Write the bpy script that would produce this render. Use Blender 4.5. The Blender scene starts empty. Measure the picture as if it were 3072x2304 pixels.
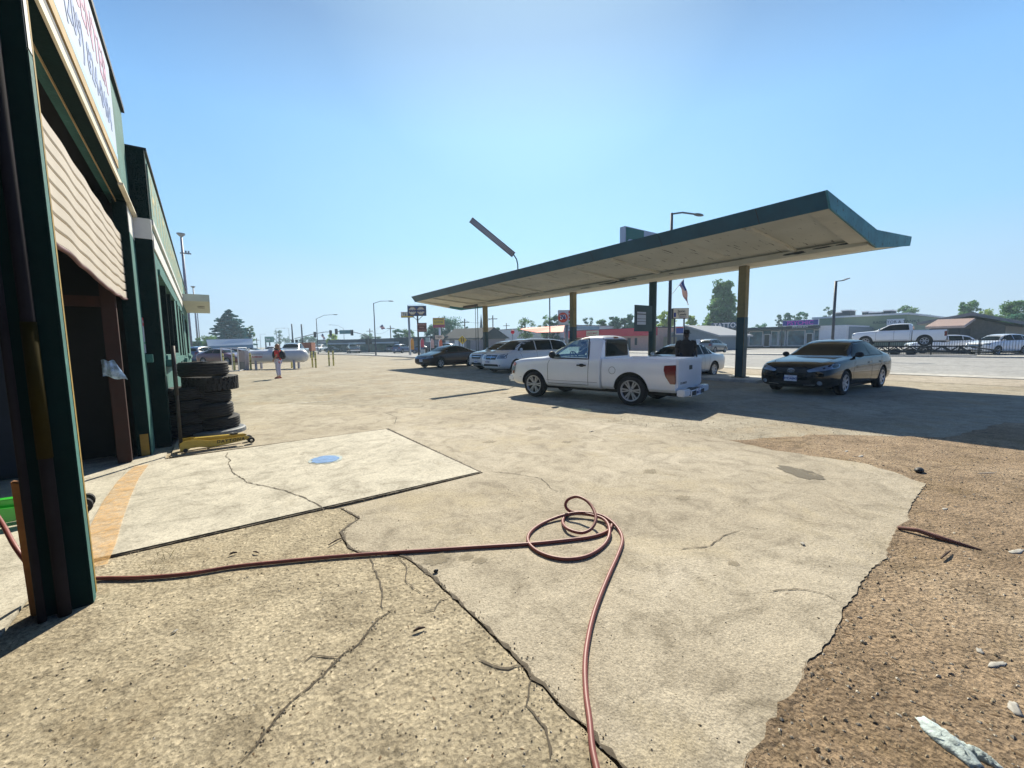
import bpy, bmesh, math, random
from math import sin, cos, tan, atan, atan2, radians, pi, hypot, sqrt
from mathutils import Vector, Matrix
from mathutils.bvhtree import BVHTree
random.seed(7)
S = bpy.context.scene
COL = S.collection
# ------------------------------------------------------------ camera
FPX, EYE = 1250.0, 1.5
TH, PT, RO = radians(35.6), atan(122 / 1250.0), 0.015
CF = Vector((sin(TH) * cos(PT), cos(TH) * cos(PT), -sin(PT)))
R0 = Vector((cos(TH), -sin(TH), 0)); U0 = R0.cross(CF)
CR = R0 * cos(RO) - U0 * sin(RO); CU = U0 * cos(RO) + R0 * sin(RO)
cam = bpy.data.objects.new('camera', bpy.data.cameras.new('camera'))
COL.objects.link(cam)
cm = Matrix(((CR.x, CU.x, -CF.x, 0), (CR.y, CU.y, -CF.y, 0), (CR.z, CU.z, -CF.z, EYE), (0, 0, 0, 1)))
cam.matrix_world = cm
cam.data.sensor_width = 36; cam.data.sensor_fit = 'HORIZONTAL'
cam.data.lens = 36 * FPX / 3072
cam.data.clip_start = 0.05; cam.data.clip_end = 3000
S.camera = cam
# ------------------------------------------------------------ light
SUN_AZ, SUN_EL = radians(38.5), radians(40)
w = bpy.data.worlds.new('World'); S.world = w; w.use_nodes = True
nt = w.node_tree; nt.nodes.clear()
sky = nt.nodes.new('ShaderNodeTexSky'); sky.sky_type = 'NISHITA'; sky.sun_disc = False
sky.sun_elevation = SUN_EL; sky.sun_rotation = SUN_AZ
sky.altitude = 0; sky.air_density = 1.0; sky.dust_density = 0.3; sky.ozone_density = 3.0
SUNV = Vector((sin(SUN_AZ) * cos(SUN_EL), cos(SUN_AZ) * cos(SUN_EL), sin(SUN_EL)))
def wn(t, **k):
    x = nt.nodes.new(t)
    for a, v in k.items(): setattr(x, a, v)
    return x
tc = wn('ShaderNodeTexCoord'); sx = wn('ShaderNodeSeparateXYZ'); nt.links.new(tc.outputs['Generated'], sx.inputs[0])
def wramp(fac, stops):
    r = wn('ShaderNodeValToRGB'); e = r.color_ramp.elements; e[0].position, e[0].color = stops[0][0], (*stops[0][1], 1); e[1].position, e[1].color = stops[-1][0], (*stops[-1][1], 1)
    for p, c in stops[1:-1]: e.new(p).color = (*c, 1)
    nt.links.new(fac, r.inputs[0]); return r.outputs[0]
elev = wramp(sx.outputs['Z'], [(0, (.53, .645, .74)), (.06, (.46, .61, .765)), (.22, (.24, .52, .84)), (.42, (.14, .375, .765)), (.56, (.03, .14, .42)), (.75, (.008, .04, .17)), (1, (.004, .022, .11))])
dt = wn('ShaderNodeVectorMath', operation='DOT_PRODUCT'); nt.links.new(tc.outputs['Generated'], dt.inputs[0]); dt.inputs[1].default_value = SUNV
glow = wramp(dt.outputs['Value'], [(.45, (0, 0, 0)), (.80, (.07, .095, .09)), (.93, (.155, .205, .19)), (1, (.32, .40, .36))])
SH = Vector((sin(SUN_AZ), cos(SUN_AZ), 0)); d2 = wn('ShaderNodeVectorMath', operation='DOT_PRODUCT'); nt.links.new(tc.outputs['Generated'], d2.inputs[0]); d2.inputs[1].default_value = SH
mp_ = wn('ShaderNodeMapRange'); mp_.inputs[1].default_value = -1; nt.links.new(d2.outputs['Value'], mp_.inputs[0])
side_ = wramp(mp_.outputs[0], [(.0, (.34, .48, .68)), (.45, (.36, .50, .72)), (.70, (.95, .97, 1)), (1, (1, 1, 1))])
ad = wn('ShaderNodeMix', data_type='RGBA', blend_type='ADD'); ad.inputs[0].default_value = 1; nt.links.new(elev, ad.inputs[6]); nt.links.new(glow, ad.inputs[7])
sc_ = wn('ShaderNodeMix', data_type='RGBA', blend_type='MULTIPLY'); sc_.inputs[0].default_value = 1; nt.links.new(sky.outputs[0], sc_.inputs[6]); sc_.inputs[7].default_value = (.06, .06, .06, 1)
mx = wn('ShaderNodeMix', data_type='RGBA'); mx.inputs[0].default_value = .015; nt.links.new(ad.outputs[2], mx.inputs[6]); nt.links.new(sc_.outputs[2], mx.inputs[7])
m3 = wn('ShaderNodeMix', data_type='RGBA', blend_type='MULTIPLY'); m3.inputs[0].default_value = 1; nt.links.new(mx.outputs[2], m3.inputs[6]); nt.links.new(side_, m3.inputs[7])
bg = wn('ShaderNodeBackground'); bg.inputs[1].default_value = .72
wo = wn('ShaderNodeOutputWorld')
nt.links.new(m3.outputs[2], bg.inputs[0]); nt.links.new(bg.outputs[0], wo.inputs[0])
sl = bpy.data.lights.new('sun', 'SUN'); sl.energy = 5.0; sl.angle = radians(0.5); sl.color = (1, 0.92, 0.76)
so = bpy.data.objects.new('sun', sl); COL.objects.link(so)
so.rotation_euler = SUNV.to_track_quat('Z', 'Y').to_euler(); so.location = (0, 0, 30)
S.view_settings.view_transform = 'Standard'; S.view_settings.look = 'None'
S.view_settings.exposure = 0.72; S.view_settings.gamma = 1
S.cycles.max_bounces = 6; S.cycles.transparent_max_bounces = 12

# ------------------------------------------------------------ survey helpers (places measured on the ground)
def ray(px, py): return CF * FPX + CR * (px - 1536) - CU * (py - 1152)
def G(px, py, z=0.0):
    d = ray(px, py); t = (z - EYE) / d.z
    return Vector((d.x * t, d.y * t, z))
def PX(px, py, x):
    d = ray(px, py); t = x / d.x
    return Vector((x, d.y * t, EYE + d.z * t))
def PY(px, py, y):
    d = ray(px, py); t = y / d.y
    return Vector((d.x * t, y, EYE + d.z * t))
def PD(px, py, dist):
    d = ray(px, py); t = dist / FPX
    return Vector((d.x * t, d.y * t, EYE + d.z * t))
# ------------------------------------------------------------ materials
def nodes(name):
    m = bpy.data.materials.new(name); m.use_nodes = True
    n = m.node_tree; b = n.nodes['Principled BSDF']
    return m, n, b
def N(n, t, **k):
    x = n.nodes.new(t)
    for a, v in k.items():
        if hasattr(x, a): setattr(x, a, v)
        else: x.inputs[a.replace('_', ' ')].default_value = v
    return x
def ramp(n, fac, stops):
    r = n.nodes.new('ShaderNodeValToRGB'); e = r.color_ramp.elements
    while len(e) > 1: e.remove(e[-1])
    e[0].position, e[0].color = stops[0][0], (*stops[0][1], 1)
    for p, c in stops[1:]:
        q = e.new(p); q.color = (*c, 1)
    n.links.new(fac, r.inputs[0]); return r.outputs[0]
def mix(n, fac, a, b, mode='MIX'):
    x = n.nodes.new('ShaderNodeMix'); x.data_type = 'RGBA'; x.blend_type = mode
    for i, v in ((0, fac), (6, a), (7, b)):
        if isinstance(v, (int, float)): x.inputs[i].default_value = v
        elif isinstance(v, tuple): x.inputs[i].default_value = (*v, 1)
        else: n.links.new(v, x.inputs[i])
    return x.outputs[2]
def M(name, col, rough=.6, metal=0.0, var=0.12, vs=3.0, bump=0.0, bs=40.0, coat=0.0, dirt=None, dirt_amt=.4, spec=.5, world=False):
    m, n, b = nodes(name)
    tc = n.nodes.new('ShaderNodeTexCoord') if not world else n.nodes.new('ShaderNodeNewGeometry')
    co = tc.outputs['Object'] if not world else tc.outputs['Position']
    no = N(n, 'ShaderNodeTexNoise', Scale=vs, Detail=6.0, Roughness=.65); n.links.new(co, no.inputs['Vector'])
    f = no.outputs['Fac']
    lo = tuple(c * (1 - var) for c in col); hi = tuple(min(1, c * (1 + var)) for c in col)
    c = ramp(n, f, [(.3, lo), (.7, hi)])
    if dirt:
        d = N(n, 'ShaderNodeTexNoise', Scale=vs * 2.7, Detail=8.0, Roughness=.7); n.links.new(co, d.inputs['Vector'])
        fr = ramp(n, d.outputs['Fac'], [(.5 + .18 * (1 - dirt_amt * 2), (0, 0, 0)), (.62 + .18 * (1 - dirt_amt * 2), (1, 1, 1))])
        c = mix(n, fr, c, dirt)
    n.links.new(c, b.inputs['Base Color'])
    b.inputs['Roughness'].default_value = rough; b.inputs['Metallic'].default_value = metal
    b.inputs['Coat Weight'].default_value = coat; b.inputs['Coat Roughness'].default_value = .04
    b.inputs['Specular IOR Level'].default_value = spec
    if bump:
        q = N(n, 'ShaderNodeTexNoise', Scale=bs, Detail=5.0); n.links.new(co, q.inputs['Vector'])
        bp = N(n, 'ShaderNodeBump', Strength=bump, Distance=.02); n.links.new(q.outputs['Fac'], bp.inputs['Height'])
        n.links.new(bp.outputs[0], b.inputs['Normal'])
    return m
def paint(name, col, metal=.0): return M(name, col, rough=.32, metal=metal, var=.04, vs=1.5, coat=1.0)
def glassy(name, tint, fac=.35):
    m = bpy.data.materials.new(name); m.use_nodes = True; n = m.node_tree; n.nodes.clear()
    t = N(n, 'ShaderNodeBsdfTransparent', Color=(*tint, 1)); g = N(n, 'ShaderNodeBsdfGlossy', Roughness=.03)
    lw = N(n, 'ShaderNodeLayerWeight', Blend=.5)
    mr = N(n, 'ShaderNodeMapRange'); mr.inputs[3].default_value = fac * .3; mr.inputs[4].default_value = min(1, fac * 2.2)
    n.links.new(lw.outputs['Facing'], mr.inputs[0])
    x = n.nodes.new('ShaderNodeMixShader'); n.links.new(mr.outputs[0], x.inputs[0])
    n.links.new(t.outputs[0], x.inputs[1]); n.links.new(g.outputs[0], x.inputs[2])
    o = n.nodes.new('ShaderNodeOutputMaterial'); n.links.new(x.outputs[0], o.inputs[0])
    return m
PAINT = paint('car_paint', (.8, .8, .8))
WHITE = paint('white_car_paint', (.82, .85, .88)); BLACKP = M('black_car_paint', (.003, .005, .008), rough=.4, var=.04, vs=1.5, coat=1.0, spec=.0)
MAROON = M('dark_maroon_car_paint', (.022, .003, .006), rough=.4, var=.04, coat=.8, spec=.05); SILVER = paint('silver_car_paint', (.33, .36, .39), .5)
GREYP = paint('grey_car_paint', (.13, .15, .17), .3); BLUEP = paint('blue_car_paint', (.03, .08, .2)); REDP = paint('red_car_paint', (.12, .008, .012))
GLASS = M('tinted_car_glass', (.006, .010, .010), rough=.04, var=0, spec=.07)
CLEAR = glassy('clear_car_glass', (.62, .78, .76), .35)
RUBBER = M('tyre_rubber', (.014, .014, .016), rough=.8, var=.3, vs=6, bump=.1, bs=60)
ALLOY = M('alloy_rim', (.42, .44, .47), rough=.4, metal=.5, var=.05)
DARK = M('black_plastic', (.012, .013, .015), rough=.6, var=.2)
WELL = M('wheel_well_dark', (.006, .006, .007), rough=.9, var=.1)
CHROME = M('chrome_trim', (.7, .72, .75), rough=.15, metal=1.0, var=.02)
LAMPG = M('headlamp_lens', (.20, .25, .29), rough=.08, var=.25, vs=12, spec=1.0, coat=1)
REDL = M('red_lamp_lens', (.16, .006, .01), rough=.12, var=.2, vs=10, coat=1)
AMBER = M('amber_lamp_lens', (.7, .16, .03), rough=.15, var=.1, coat=1)
PLATE = M('licence_plate_white', (.72, .76, .82), rough=.4, var=.05)
INKB = M('blue_ink', (.02, .04, .22), rough=.5, var=.05)
SEAT = M('grey_seat_cloth', (.1, .11, .12), rough=.9, var=.1)
# ------------------------------------------------------------ mesh builder
class MB:
    def __init__(s): s.v = []; s.f = []; s.m = []; s.mats = []
    def mi(s, mat):
        if mat not in s.mats: s.mats.append(mat)
        return s.mats.index(mat)
    def add(s, vs, fs, mat):
        o = len(s.v); i = s.mi(mat); s.v += [Vector(v) for v in vs]
        for f in fs: s.f.append([a + o for a in f]); s.m.append(i)
    def box(s, x0, x1, y0, y1, z0, z1, mat, T=None):
        vs = [Vector((x, y, z)) for z in (z0, z1) for y in (y0, y1) for x in (x0, x1)]
        if T: vs = [T @ v for v in vs]
        s.add(vs, [(0, 2, 3, 1), (4, 5, 7, 6), (0, 1, 5, 4), (2, 6, 7, 3), (0, 4, 6, 2), (1, 3, 7, 5)], mat)
    def quad(s, a, b, c, d, mat): s.add([a, b, c, d], [(0, 1, 2, 3)], mat)
    def poly(s, ps, mat): s.add(ps, [tuple(range(len(ps)))], mat)
    def prism(s, ps, ext, mat):      # ps: 3D polygon, ext: vector
        n = len(ps); ps = [Vector(p) for p in ps]; e = Vector(ext)
        s.add(ps + [p + e for p in ps], [tuple(range(n))[::-1], tuple(range(n, 2 * n))] + [(i, (i + 1) % n, n + (i + 1) % n, n + i) for i in range(n)], mat)
    def tube(s, pts, r, mat, seg=8, closed=False, caps=True):
        pts = [Vector(p) for p in pts]; n = len(pts); rs = r if isinstance(r, (list, tuple)) else [r] * n
        vs = []; up = None
        for i, p in enumerate(pts):
            a = pts[(i - 1) % n] if (closed or i > 0) else p; b = pts[(i + 1) % n] if (closed or i < n - 1) else p
            t = (b - a).normalized()
            if up is None: up = Vector((0, 0, 1)) if abs(t.z) < .9 else Vector((1, 0, 0))
            x = t.cross(up).normalized(); y = x.cross(t).normalized(); up = y
            vs += [p + (x * cos(2 * pi * k / seg) + y * sin(2 * pi * k / seg)) * rs[i] for k in range(seg)]
        fs = [(i * seg + k, i * seg + (k + 1) % seg, ((i + 1) % n) * seg + (k + 1) % seg, ((i + 1) % n) * seg + k) for i in range(n if closed else n - 1) for k in range(seg)]
        if caps and not closed: fs += [tuple(range(seg))[::-1], tuple(range((n - 1) * seg, n * seg))]
        s.add(vs, fs, mat)
    def lathe(s, prof, mat, seg=24, T=None, closed=False):   # prof: (r, h) about local Z
        T = T or Matrix(); n = len(prof); vs = []
        for k in range(seg):
            a = 2 * pi * k / seg
            vs += [T @ Vector((r * cos(a), r * sin(a), z)) for r, z in prof]
        m = n if closed else n - 1
        s.add(vs, [(k * n + i, ((k + 1) % seg) * n + i, ((k + 1) % seg) * n + (i + 1) % n, k * n + (i + 1) % n) for k in range(seg) for i in range(m)], mat)
    def sphere(s, c, r, mat, seg=12, rings=8, T=None):
        T = T or Matrix(); c = Vector(c); r = Vector((r, r, r)) if isinstance(r, (int, float)) else Vector(r)
        prof = []; vs = []
        for i in range(rings + 1):
            a = pi * i / rings
            for k in range(seg):
                b = 2 * pi * k / seg
                vs.append(T @ (c + Vector((r.x * sin(a) * cos(b), r.y * sin(a) * sin(b), r.z * cos(a)))))
        s.add(vs, [(i * seg + k, (i + 1) * seg + k, (i + 1) * seg + (k + 1) % seg, i * seg + (k + 1) % seg) for i in range(rings) for k in range(seg)], mat)
    def mesh(s, name, smooth=False, bevel=0.0, off=None):
        me = bpy.data.meshes.new(name)
        vs = s.v if off is None else [v - off for v in s.v]
        me.from_pydata([tuple(v) for v in vs], [], s.f)
        for m in s.mats: me.materials.append(m)
        for p, i in zip(me.polygons, s.m): p.material_index = i; p.use_smooth = smooth
        bm = bmesh.new(); bm.from_mesh(me)
        bmesh.ops.remove_doubles(bm, verts=bm.verts, dist=1e-5)
        bmesh.ops.recalc_face_normals(bm, faces=bm.faces)
        if bevel: bmesh.ops.bevel(bm, geom=[e for e in bm.edges if len(e.link_faces) == 2 and e.calc_face_angle(0) > .6], offset=bevel, segments=2, affect='EDGES', clamp_overlap=True)
        bm.to_mesh(me); bm.free(); me.update()
        return me
def link(name, me, parent=None, label=None, kind=None):
    o = bpy.data.objects.new(name, me); COL.objects.link(o)
    if parent: o.parent = parent
    if label: o['label'] = label
    if kind: o['kind'] = kind
    return o
def put(name, mb, parent=None, smooth=False, bevel=0.0, label=None, kind=None, local=False):
    """mb in world coordinates; a part is shifted to its (unrotated) parent's frame"""
    off = None
    if parent and not local:
        off = Vector((0, 0, 0)); q = parent
        while q: off += Vector(q.location); q = q.parent
    return link(name, mb.mesh(name, smooth, bevel, off), parent, label, kind)
def thing(name, label, cat, loc=(0, 0, 0), rz=0, group=None):
    o = bpy.data.objects.new(name, None); COL.objects.link(o); o.location = loc; o.rotation_euler = (0, 0, rz)
    o.empty_display_size = .2
    o['label'] = label; o['category'] = cat
    if group: o['group'] = group
    return o
def tag(o, label, cat, group=None):
    o['label'] = label; o['category'] = cat
    if group: o['group'] = group
    return o
def text_mb(txt, size, mat, o, xd, yd, ext=.01, align='CENTER', bold=0.0, spacing=1.0):
    """lettering with its origin at o, running along xd, up along yd"""
    cu = bpy.data.curves.new('t', 'FONT'); cu.body = txt; cu.size = size; cu.align_x = align; cu.align_y = 'CENTER'
    cu.extrude = ext; cu.offset = bold; cu.space_character = spacing; cu.resolution_u = 3
    ob = bpy.data.objects.new('t', cu); COL.objects.link(ob)
    bpy.context.view_layer.update()
    me = bpy.data.meshes.new_from_object(ob.evaluated_get(bpy.context.evaluated_depsgraph_get()))
    xd = Vector(xd).normalized(); yd = Vector(yd).normalized(); zd = xd.cross(yd)
    mb = MB()
    mb.add([Vector(o) + xd * v.co.x + yd * v.co.y + zd * v.co.z for v in me.vertices], [list(p.vertices) for p in me.polygons], mat)
    bpy.data.objects.remove(ob); bpy.data.meshes.remove(me); bpy.data.curves.remove(cu)
    return mb
def evald(me, mods):
    """mesh with modifiers applied"""
    o = bpy.data.objects.new('tmp', me); COL.objects.link(o); tmp = []
    for t, kw in mods:
        m = o.modifiers.new(t, t)
        for k, v in kw.items(): setattr(m, k, v)
    bpy.context.view_layer.update()
    r = bpy.data.meshes.new_from_object(o.evaluated_get(bpy.context.evaluated_depsgraph_get()))
    bpy.data.objects.remove(o); return r
# ------------------------------------------------------------ ground
def ground_mat(name, cols, scale=1.0, speck=.5, bump=.5, stain=(.1, .08, .06), stain_amt=.25, warm=None, near=110.0, gain=1.0):
    m, n, b = nodes(name)
    g = n.nodes.new('ShaderNodeNewGeometry'); co = g.outputs['Position']
    def noise(s, d=6.0, r=.65, dist=0.0):
        q = N(n, 'ShaderNodeTexNoise', Scale=s * scale, Detail=d, Roughness=r, Distortion=dist); n.links.new(co, q.inputs['Vector']); return q.outputs['Fac']
    c = ramp(n, noise(.5, 8, .6, .6), [(.32, cols[0]), (.52, cols[1]), (.70, cols[2])])
    c2 = ramp(n, noise(3.2, 9, .72, 1.0), [(.33, (.62, .61, .60)), (.5, (.96, .96, .97)), (.68, (1.16, 1.16, 1.17))])
    c = mix(n, 1.0, c, c2, 'MULTIPLY')
    if warm:
        wf = ramp(n, noise(.9, 6, .7, .4), [(.52, (0, 0, 0)), (.66, (.75, .75, .75))])
        c = mix(n, wf, c, warm)
    st = ramp(n, noise(1.3, 10, .78, 1.5), [(.60 - .1 * stain_amt, (0, 0, 0)), (.74, (stain_amt * 2,) * 3)])
    c = mix(n, st, c, stain)
    v1 = N(n, 'ShaderNodeTexVoronoi', Scale=near); n.links.new(co, v1.inputs['Vector'])
    bw = n.nodes.new('ShaderNodeRGBToBW'); n.links.new(v1.outputs['Color'], bw.inputs[0])
    sp = ramp(n, bw.outputs[0], [(.12, (1 - speck,) * 3), (.4, (1, 1, 1)), (.7, (1.05, 1.05, 1.05)), (.9, (1 + speck,) * 3)])
    c = mix(n, 1.0, c, sp, 'MULTIPLY')
    fn = ramp(n, noise(45, 6, .8), [(.34, (.55, .55, .55)), (.48, (1, 1, 1)), (.7, (1.2, 1.2, 1.2))])
    c = mix(n, 1.0, c, fn, 'MULTIPLY')
    n.links.new(c, b.inputs['Base Color']); b.inputs['Roughness'].default_value = .92; b.inputs['Specular IOR Level'].default_value = .25
    v2 = N(n, 'ShaderNodeTexVoronoi', Scale=near * .55); n.links.new(co, v2.inputs['Vector'])
    b1 = N(n, 'ShaderNodeBump', Strength=bump, Distance=.008); n.links.new(v2.outputs['Distance'], b1.inputs['Height'])
    b2 = N(n, 'ShaderNodeBump', Strength=bump, Distance=.03); n.links.new(noise(14, 8, .7), b2.inputs['Height']); n.links.new(b1.outputs[0], b2.inputs['Normal'])
    n.links.new(b2.outputs[0], b.inputs['Normal'])
    return m
ASPH = ground_mat('weathered_asphalt', [(.30, .26, .19), (.365, .325, .245), (.425, .385, .30)], speck=.3, bump=.5, stain=(.2, .165, .11), stain_amt=.3, warm=(.36, .29, .19))
PATCH = ground_mat('smoother_asphalt', [(.335, .29, .215), (.41, .362, .275), (.475, .425, .335)], speck=.22, bump=.3, stain=(.27, .23, .16), stain_amt=.22, warm=(.42, .36, .25), near=160)
ROUGHG = ground_mat('raveled_gravel_asphalt', [(.32, .27, .18), (.40, .342, .238), (.475, .415, .30)], speck=.34, bump=.6, stain=(.2, .16, .10), stain_amt=.35, warm=(.3, .24, .15), near=75)
DIRT = ground_mat('bare_dirt', [(.24, .17, .105), (.34, .25, .16), (.43, .335, .225)], speck=.4, bump=1.0, stain=(.11, .078, .045), stain_amt=.6, warm=(.24, .17, .09), near=90)
CONC = ground_mat('pale_concrete', [(.46, .425, .34), (.51, .475, .385), (.56, .52, .425)], speck=.1, bump=.15, stain=(.36, .32, .24), stain_amt=.42, near=200)
ROADM = ground_mat('grey_road', [(.30, .30, .29), (.35, .35, .335), (.40, .395, .375)], speck=.15, bump=.1, stain=(.26, .255, .24), stain_amt=.2)
KERBM = ground_mat('kerb_concrete', [(.46, .45, .41), (.52, .51, .46), (.58, .56, .5)], speck=.1, bump=.1)
def worn(name, col, sc=9.0, th=.45, top=.75, w=.1):
    m, n, b = nodes(name); g = n.nodes.new('ShaderNodeNewGeometry')
    q = N(n, 'ShaderNodeTexNoise', Scale=sc, Detail=9.0, Roughness=.75); n.links.new(g.outputs['Position'], q.inputs['Vector'])
    a = ramp(n, q.outputs['Fac'], [(th - .08, (0, 0, 0)), (th + w, (top, top, top))])
    b.inputs['Base Color'].default_value = (*col, 1); b.inputs['Roughness'].default_value = .8
    n.links.new(a, b.inputs['Alpha']); return m
CRACK = worn('dirt_filled_crack', (.07, .052, .03), 22, .43, .95, .05)
LINEW = M('faded_white_line', (.55, .55, .5), rough=.8, var=.12, vs=2, world=True)
def sheet(name, pts, z, mat, kind='structure', thick=0.0, side=None):
    mb = MB(); mb.poly([(p[0], p[1], z) for p in pts], mat)
    if thick:
        n = len(pts)
        for i in range(n):
            a, c = pts[i], pts[(i + 1) % n]
            mb.quad((a[0], a[1], z), (c[0], c[1], z), (c[0], c[1], z - thick), (a[0], a[1], z - thick), side or mat)
    return put(name, mb, kind=kind)
def grid_ground():
    # one sheet to the horizon, finely divided and gently uneven close by
    mb = MB(); xs = [-600, -200, -80, -40, -20, -10] + [-6 + .25 * i for i in range(65)] + [12, 15, 20, 40, 80, 200, 600, 1200]
    ys = [-600, -200, -60, -20, -8, -4, -2] + [-1 + .25 * i for i in range(57)] + [14, 16, 20, 30, 60, 120, 300, 600, 1500]
    from mathutils import noise as mn
    vs = []
    for y in ys:
        for x in xs:
            z = 0
            if -6 < x < 10 and -1 < y < 13: z = -abs(mn.noise(Vector((x * .7, y * .7, 3)))) * .012 - .002
            vs.append((x, y, z))
    nx = len(xs)
    mb.add(vs, [(j * nx + i, j * nx + i + 1, (j + 1) * nx + i + 1, (j + 1) * nx + i) for j in range(len(ys) - 1) for i in range(nx - 1)], ASPH)
    return put('ground', mb, kind='structure', smooth=True)
grid_ground()
rj = random.Random(3)
def jag(pts, step=.05, amp=.02, rnd=rj):
    out = []
    for a, c in zip(pts[:-1], pts[1:]):
        a, c = Vector(a[:2]), Vector(c[:2]); n = max(1, int((c - a).length / step)); d = (c - a); nn = Vector((-d.y, d.x)).normalized() if d.length else Vector((0, 0))
        for i in range(n):
            out.append(a + d * (i / n) + nn * rnd.uniform(-amp, amp) * (1 if i else .5))
    out.append(Vector(pts[-1][:2])); return out
# raised asphalt apron with a broken right edge
edge_px = [(2779, 1450), (2750, 1487), (2733, 1514), (2722, 1538), (2731, 1558), (2691, 1580), (2676, 1615), (2665, 1645), (2660, 1674), (2627, 1694), (2592, 1729), (2570, 1779), (2540, 1812), (2527, 1819), (2525, 1852), (2503, 1888), (2492, 1915), (2452, 1959), (2421, 1986), (2409, 2034), (2399, 2057), (2377, 2085), (2338, 2105), (2336, 2128), (2334, 2148), (2306, 2168), (2296, 2211), (2279, 2235), (2247, 2258), (2235, 2302)]
edge = [G(*p, .025) for p in edge_px]
last = edge[-1]; edge += [last + Vector((-.12, -.3, 0)), last + Vector((-.3, -.9, 0))]
crack_px = [(1023, 1531), (1047, 1543), (1080, 1563), (1047, 1584), (1023, 1604), (1035, 1628), (1047, 1649), (1076, 1665), (1190, 1672), (1222, 1681), (1251, 1702), (1275, 1722), (1308, 1746), (1332, 1775), (1357, 1795), (1450, 1885), (1488, 1923), (1532, 1967), (1575, 2010), (1597, 2049), (1635, 2068), (1679, 2125), (1717, 2158), (1761, 2196), (1799, 2250), (1853, 2300), (1900, 2360)]
crack = [G(*p) for p in crack_px]
top_px = [(2605, 1399), (2473, 1377), (2320, 1355), (2144, 1316), (2000, 1292), (1800, 1268), (1500, 1240), (1200, 1225)]
topl = [G(*p) for p in top_px]
rp = jag(edge, .03, .007); lp = jag(crack[::-1], .05, .004); tp = jag(topl[::-1] + [edge[0]], .12, .04)
patch_pts = rp + [Vector((-.1, -1.2)), Vector((lp[0].x + .1, -.6))] + lp + [Vector((2.44, 4.0)), Vector((2.46, 7.25)), Vector((-.56, 7.25)), Vector((-.56, 12)), Vector((1.2, 12.5))] + tp
def fan_sheet(name, pts, z, mat, thick=0, side=None, kind='structure'):
    bm = bmesh.new(); vs = [bm.verts.new((p[0], p[1], z)) for p in pts]
    es = [bm.edges.new((vs[i], vs[(i + 1) % len(vs)])) for i in range(len(vs))]
    bmesh.ops.triangle_fill(bm, use_beauty=True, edges=es)
    if thick:
        lo = [bm.verts.new((p[0], p[1], z - thick)) for p in pts]
        for i in range(len(vs)):
            f = bm.faces.new((vs[i], vs[(i + 1) % len(vs)], lo[(i + 1) % len(vs)], lo[i])); f.material_index = 1
    bmesh.ops.recalc_face_normals(bm, faces=bm.faces)
    me = bpy.data.meshes.new(name); bm.to_mesh(me); bm.free(); me.materials.append(mat)
    if thick: me.materials.append(side or mat)
    if not thick and me.polygons[0].normal.z < 0: me.flip_normals()
    return link(name, me, kind=kind)
BROKEN = M('broken_asphalt_edge', (.17, .14, .10), rough=1, var=.4, vs=20, bump=.6)
fan_sheet('asphalt_apron', patch_pts, .022, PATCH, .03, BROKEN)
# dirt on the right
dpts = [Vector((p.x - .02, p.y)) for p in rp[:-1]] + [Vector((1.2, -3)), Vector((9, -3)), Vector((12.5, -1.5)), Vector((11, .8)), Vector((8.7, 1.2)), Vector((7.6, 2.4)), Vector((5.6, 3.35))]
fan_sheet('dirt_ground', jag(dpts[-7:] + [dpts[0]], .2, .06)[:-1] + dpts[:-7], .0155, DIRT)
mb = MB(); I_, O_ = [], []; wv = 0
for i, p in enumerate(rp[:-1]):
    wv = max(-.02, min(.055, wv + rj.uniform(-.022, .020))); q = p + Vector((.75, -.66)) * max(0, wv); I_.append((p.x - .006, p.y + .004, .0228 if wv > .01 else .0158)); O_.append((q.x, q.y, .0162))
n = len(I_); mb.add(I_ + O_, [(i, i + 1, n + i + 1, n + i) for i in range(n - 1)], DIRT); put('dirt_bank', mb, kind='structure', smooth=True)
# raveled gravel area on the left foreground
gpts = [Vector((-.99, 3.1)), Vector((-.99, 3.97)), Vector((-.66, 3.97)), Vector((.75, 3.97))] + [Vector((p.x - .015, p.y)) for p in crack[::1]] + [Vector((.2, -1)), Vector((-3, -1)), Vector((-3, 3.1))]
fan_sheet('raveled_asphalt', gpts, .0208, ROUGHG)
# concrete slab in front of the repair bay, with control joint, cracks and stains
fan_sheet('concrete_slab', [Vector(p) for p in ((-.95, 4.02), (2.41, 4.05), (2.40, 7.20), (.9, 7.19), (-.95, 7.11))], .029, CONC, .05, BROKEN)
mb = MB(); mb.box(-5, -.955, 4.03, 7.5, -.02, .026, CONC); mb.box(-.954, -.62, 7.12, 7.6, -.02, .026, CONC); mb.box(-5, -1.0, -3, 4.025, -.02, .029, CONC); put('bay_floor', mb, kind='structure')
def stripline(name, pts, w, z, mat, rnd=rj, wvar=.5, jagged=.008, kind='structure'):
    P = jag(pts, .035, jagged, rnd); mb = MB(); L = []; R_ = []
    for i, p in enumerate(P):
        a = P[max(0, i - 1)]; c = P[min(len(P) - 1, i + 1)]; d = (c - a); nn = Vector((-d.y, d.x)).normalized() if d.length > 1e-6 else Vector((1, 0))
        ww = w * (1 + rnd.uniform(-wvar, wvar)) * (1 if 0 < i < len(P) - 1 else .1) / 2
        L.append((p.x + nn.x * ww, p.y + nn.y * ww, z)); R_.append((p.x - nn.x * ww, p.y - nn.y * ww, z))
    n = len(P); mb.add(L + R_, [(i, i + 1, n + i + 1, n + i) for i in range(n - 1)], mat)
    return put(name, mb, kind=kind)
stripline('ground_crack', crack, .017, .0265, CRACK, wvar=.9, jagged=.006)
sc_px = [(683, 1357), (677, 1368), (692, 1380), (685, 1390), (702, 1421), (730, 1437), (740, 1447), (795, 1457), (860, 1472), (901, 1488), (942, 1506), (964, 1519), (974, 1532)]
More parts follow.
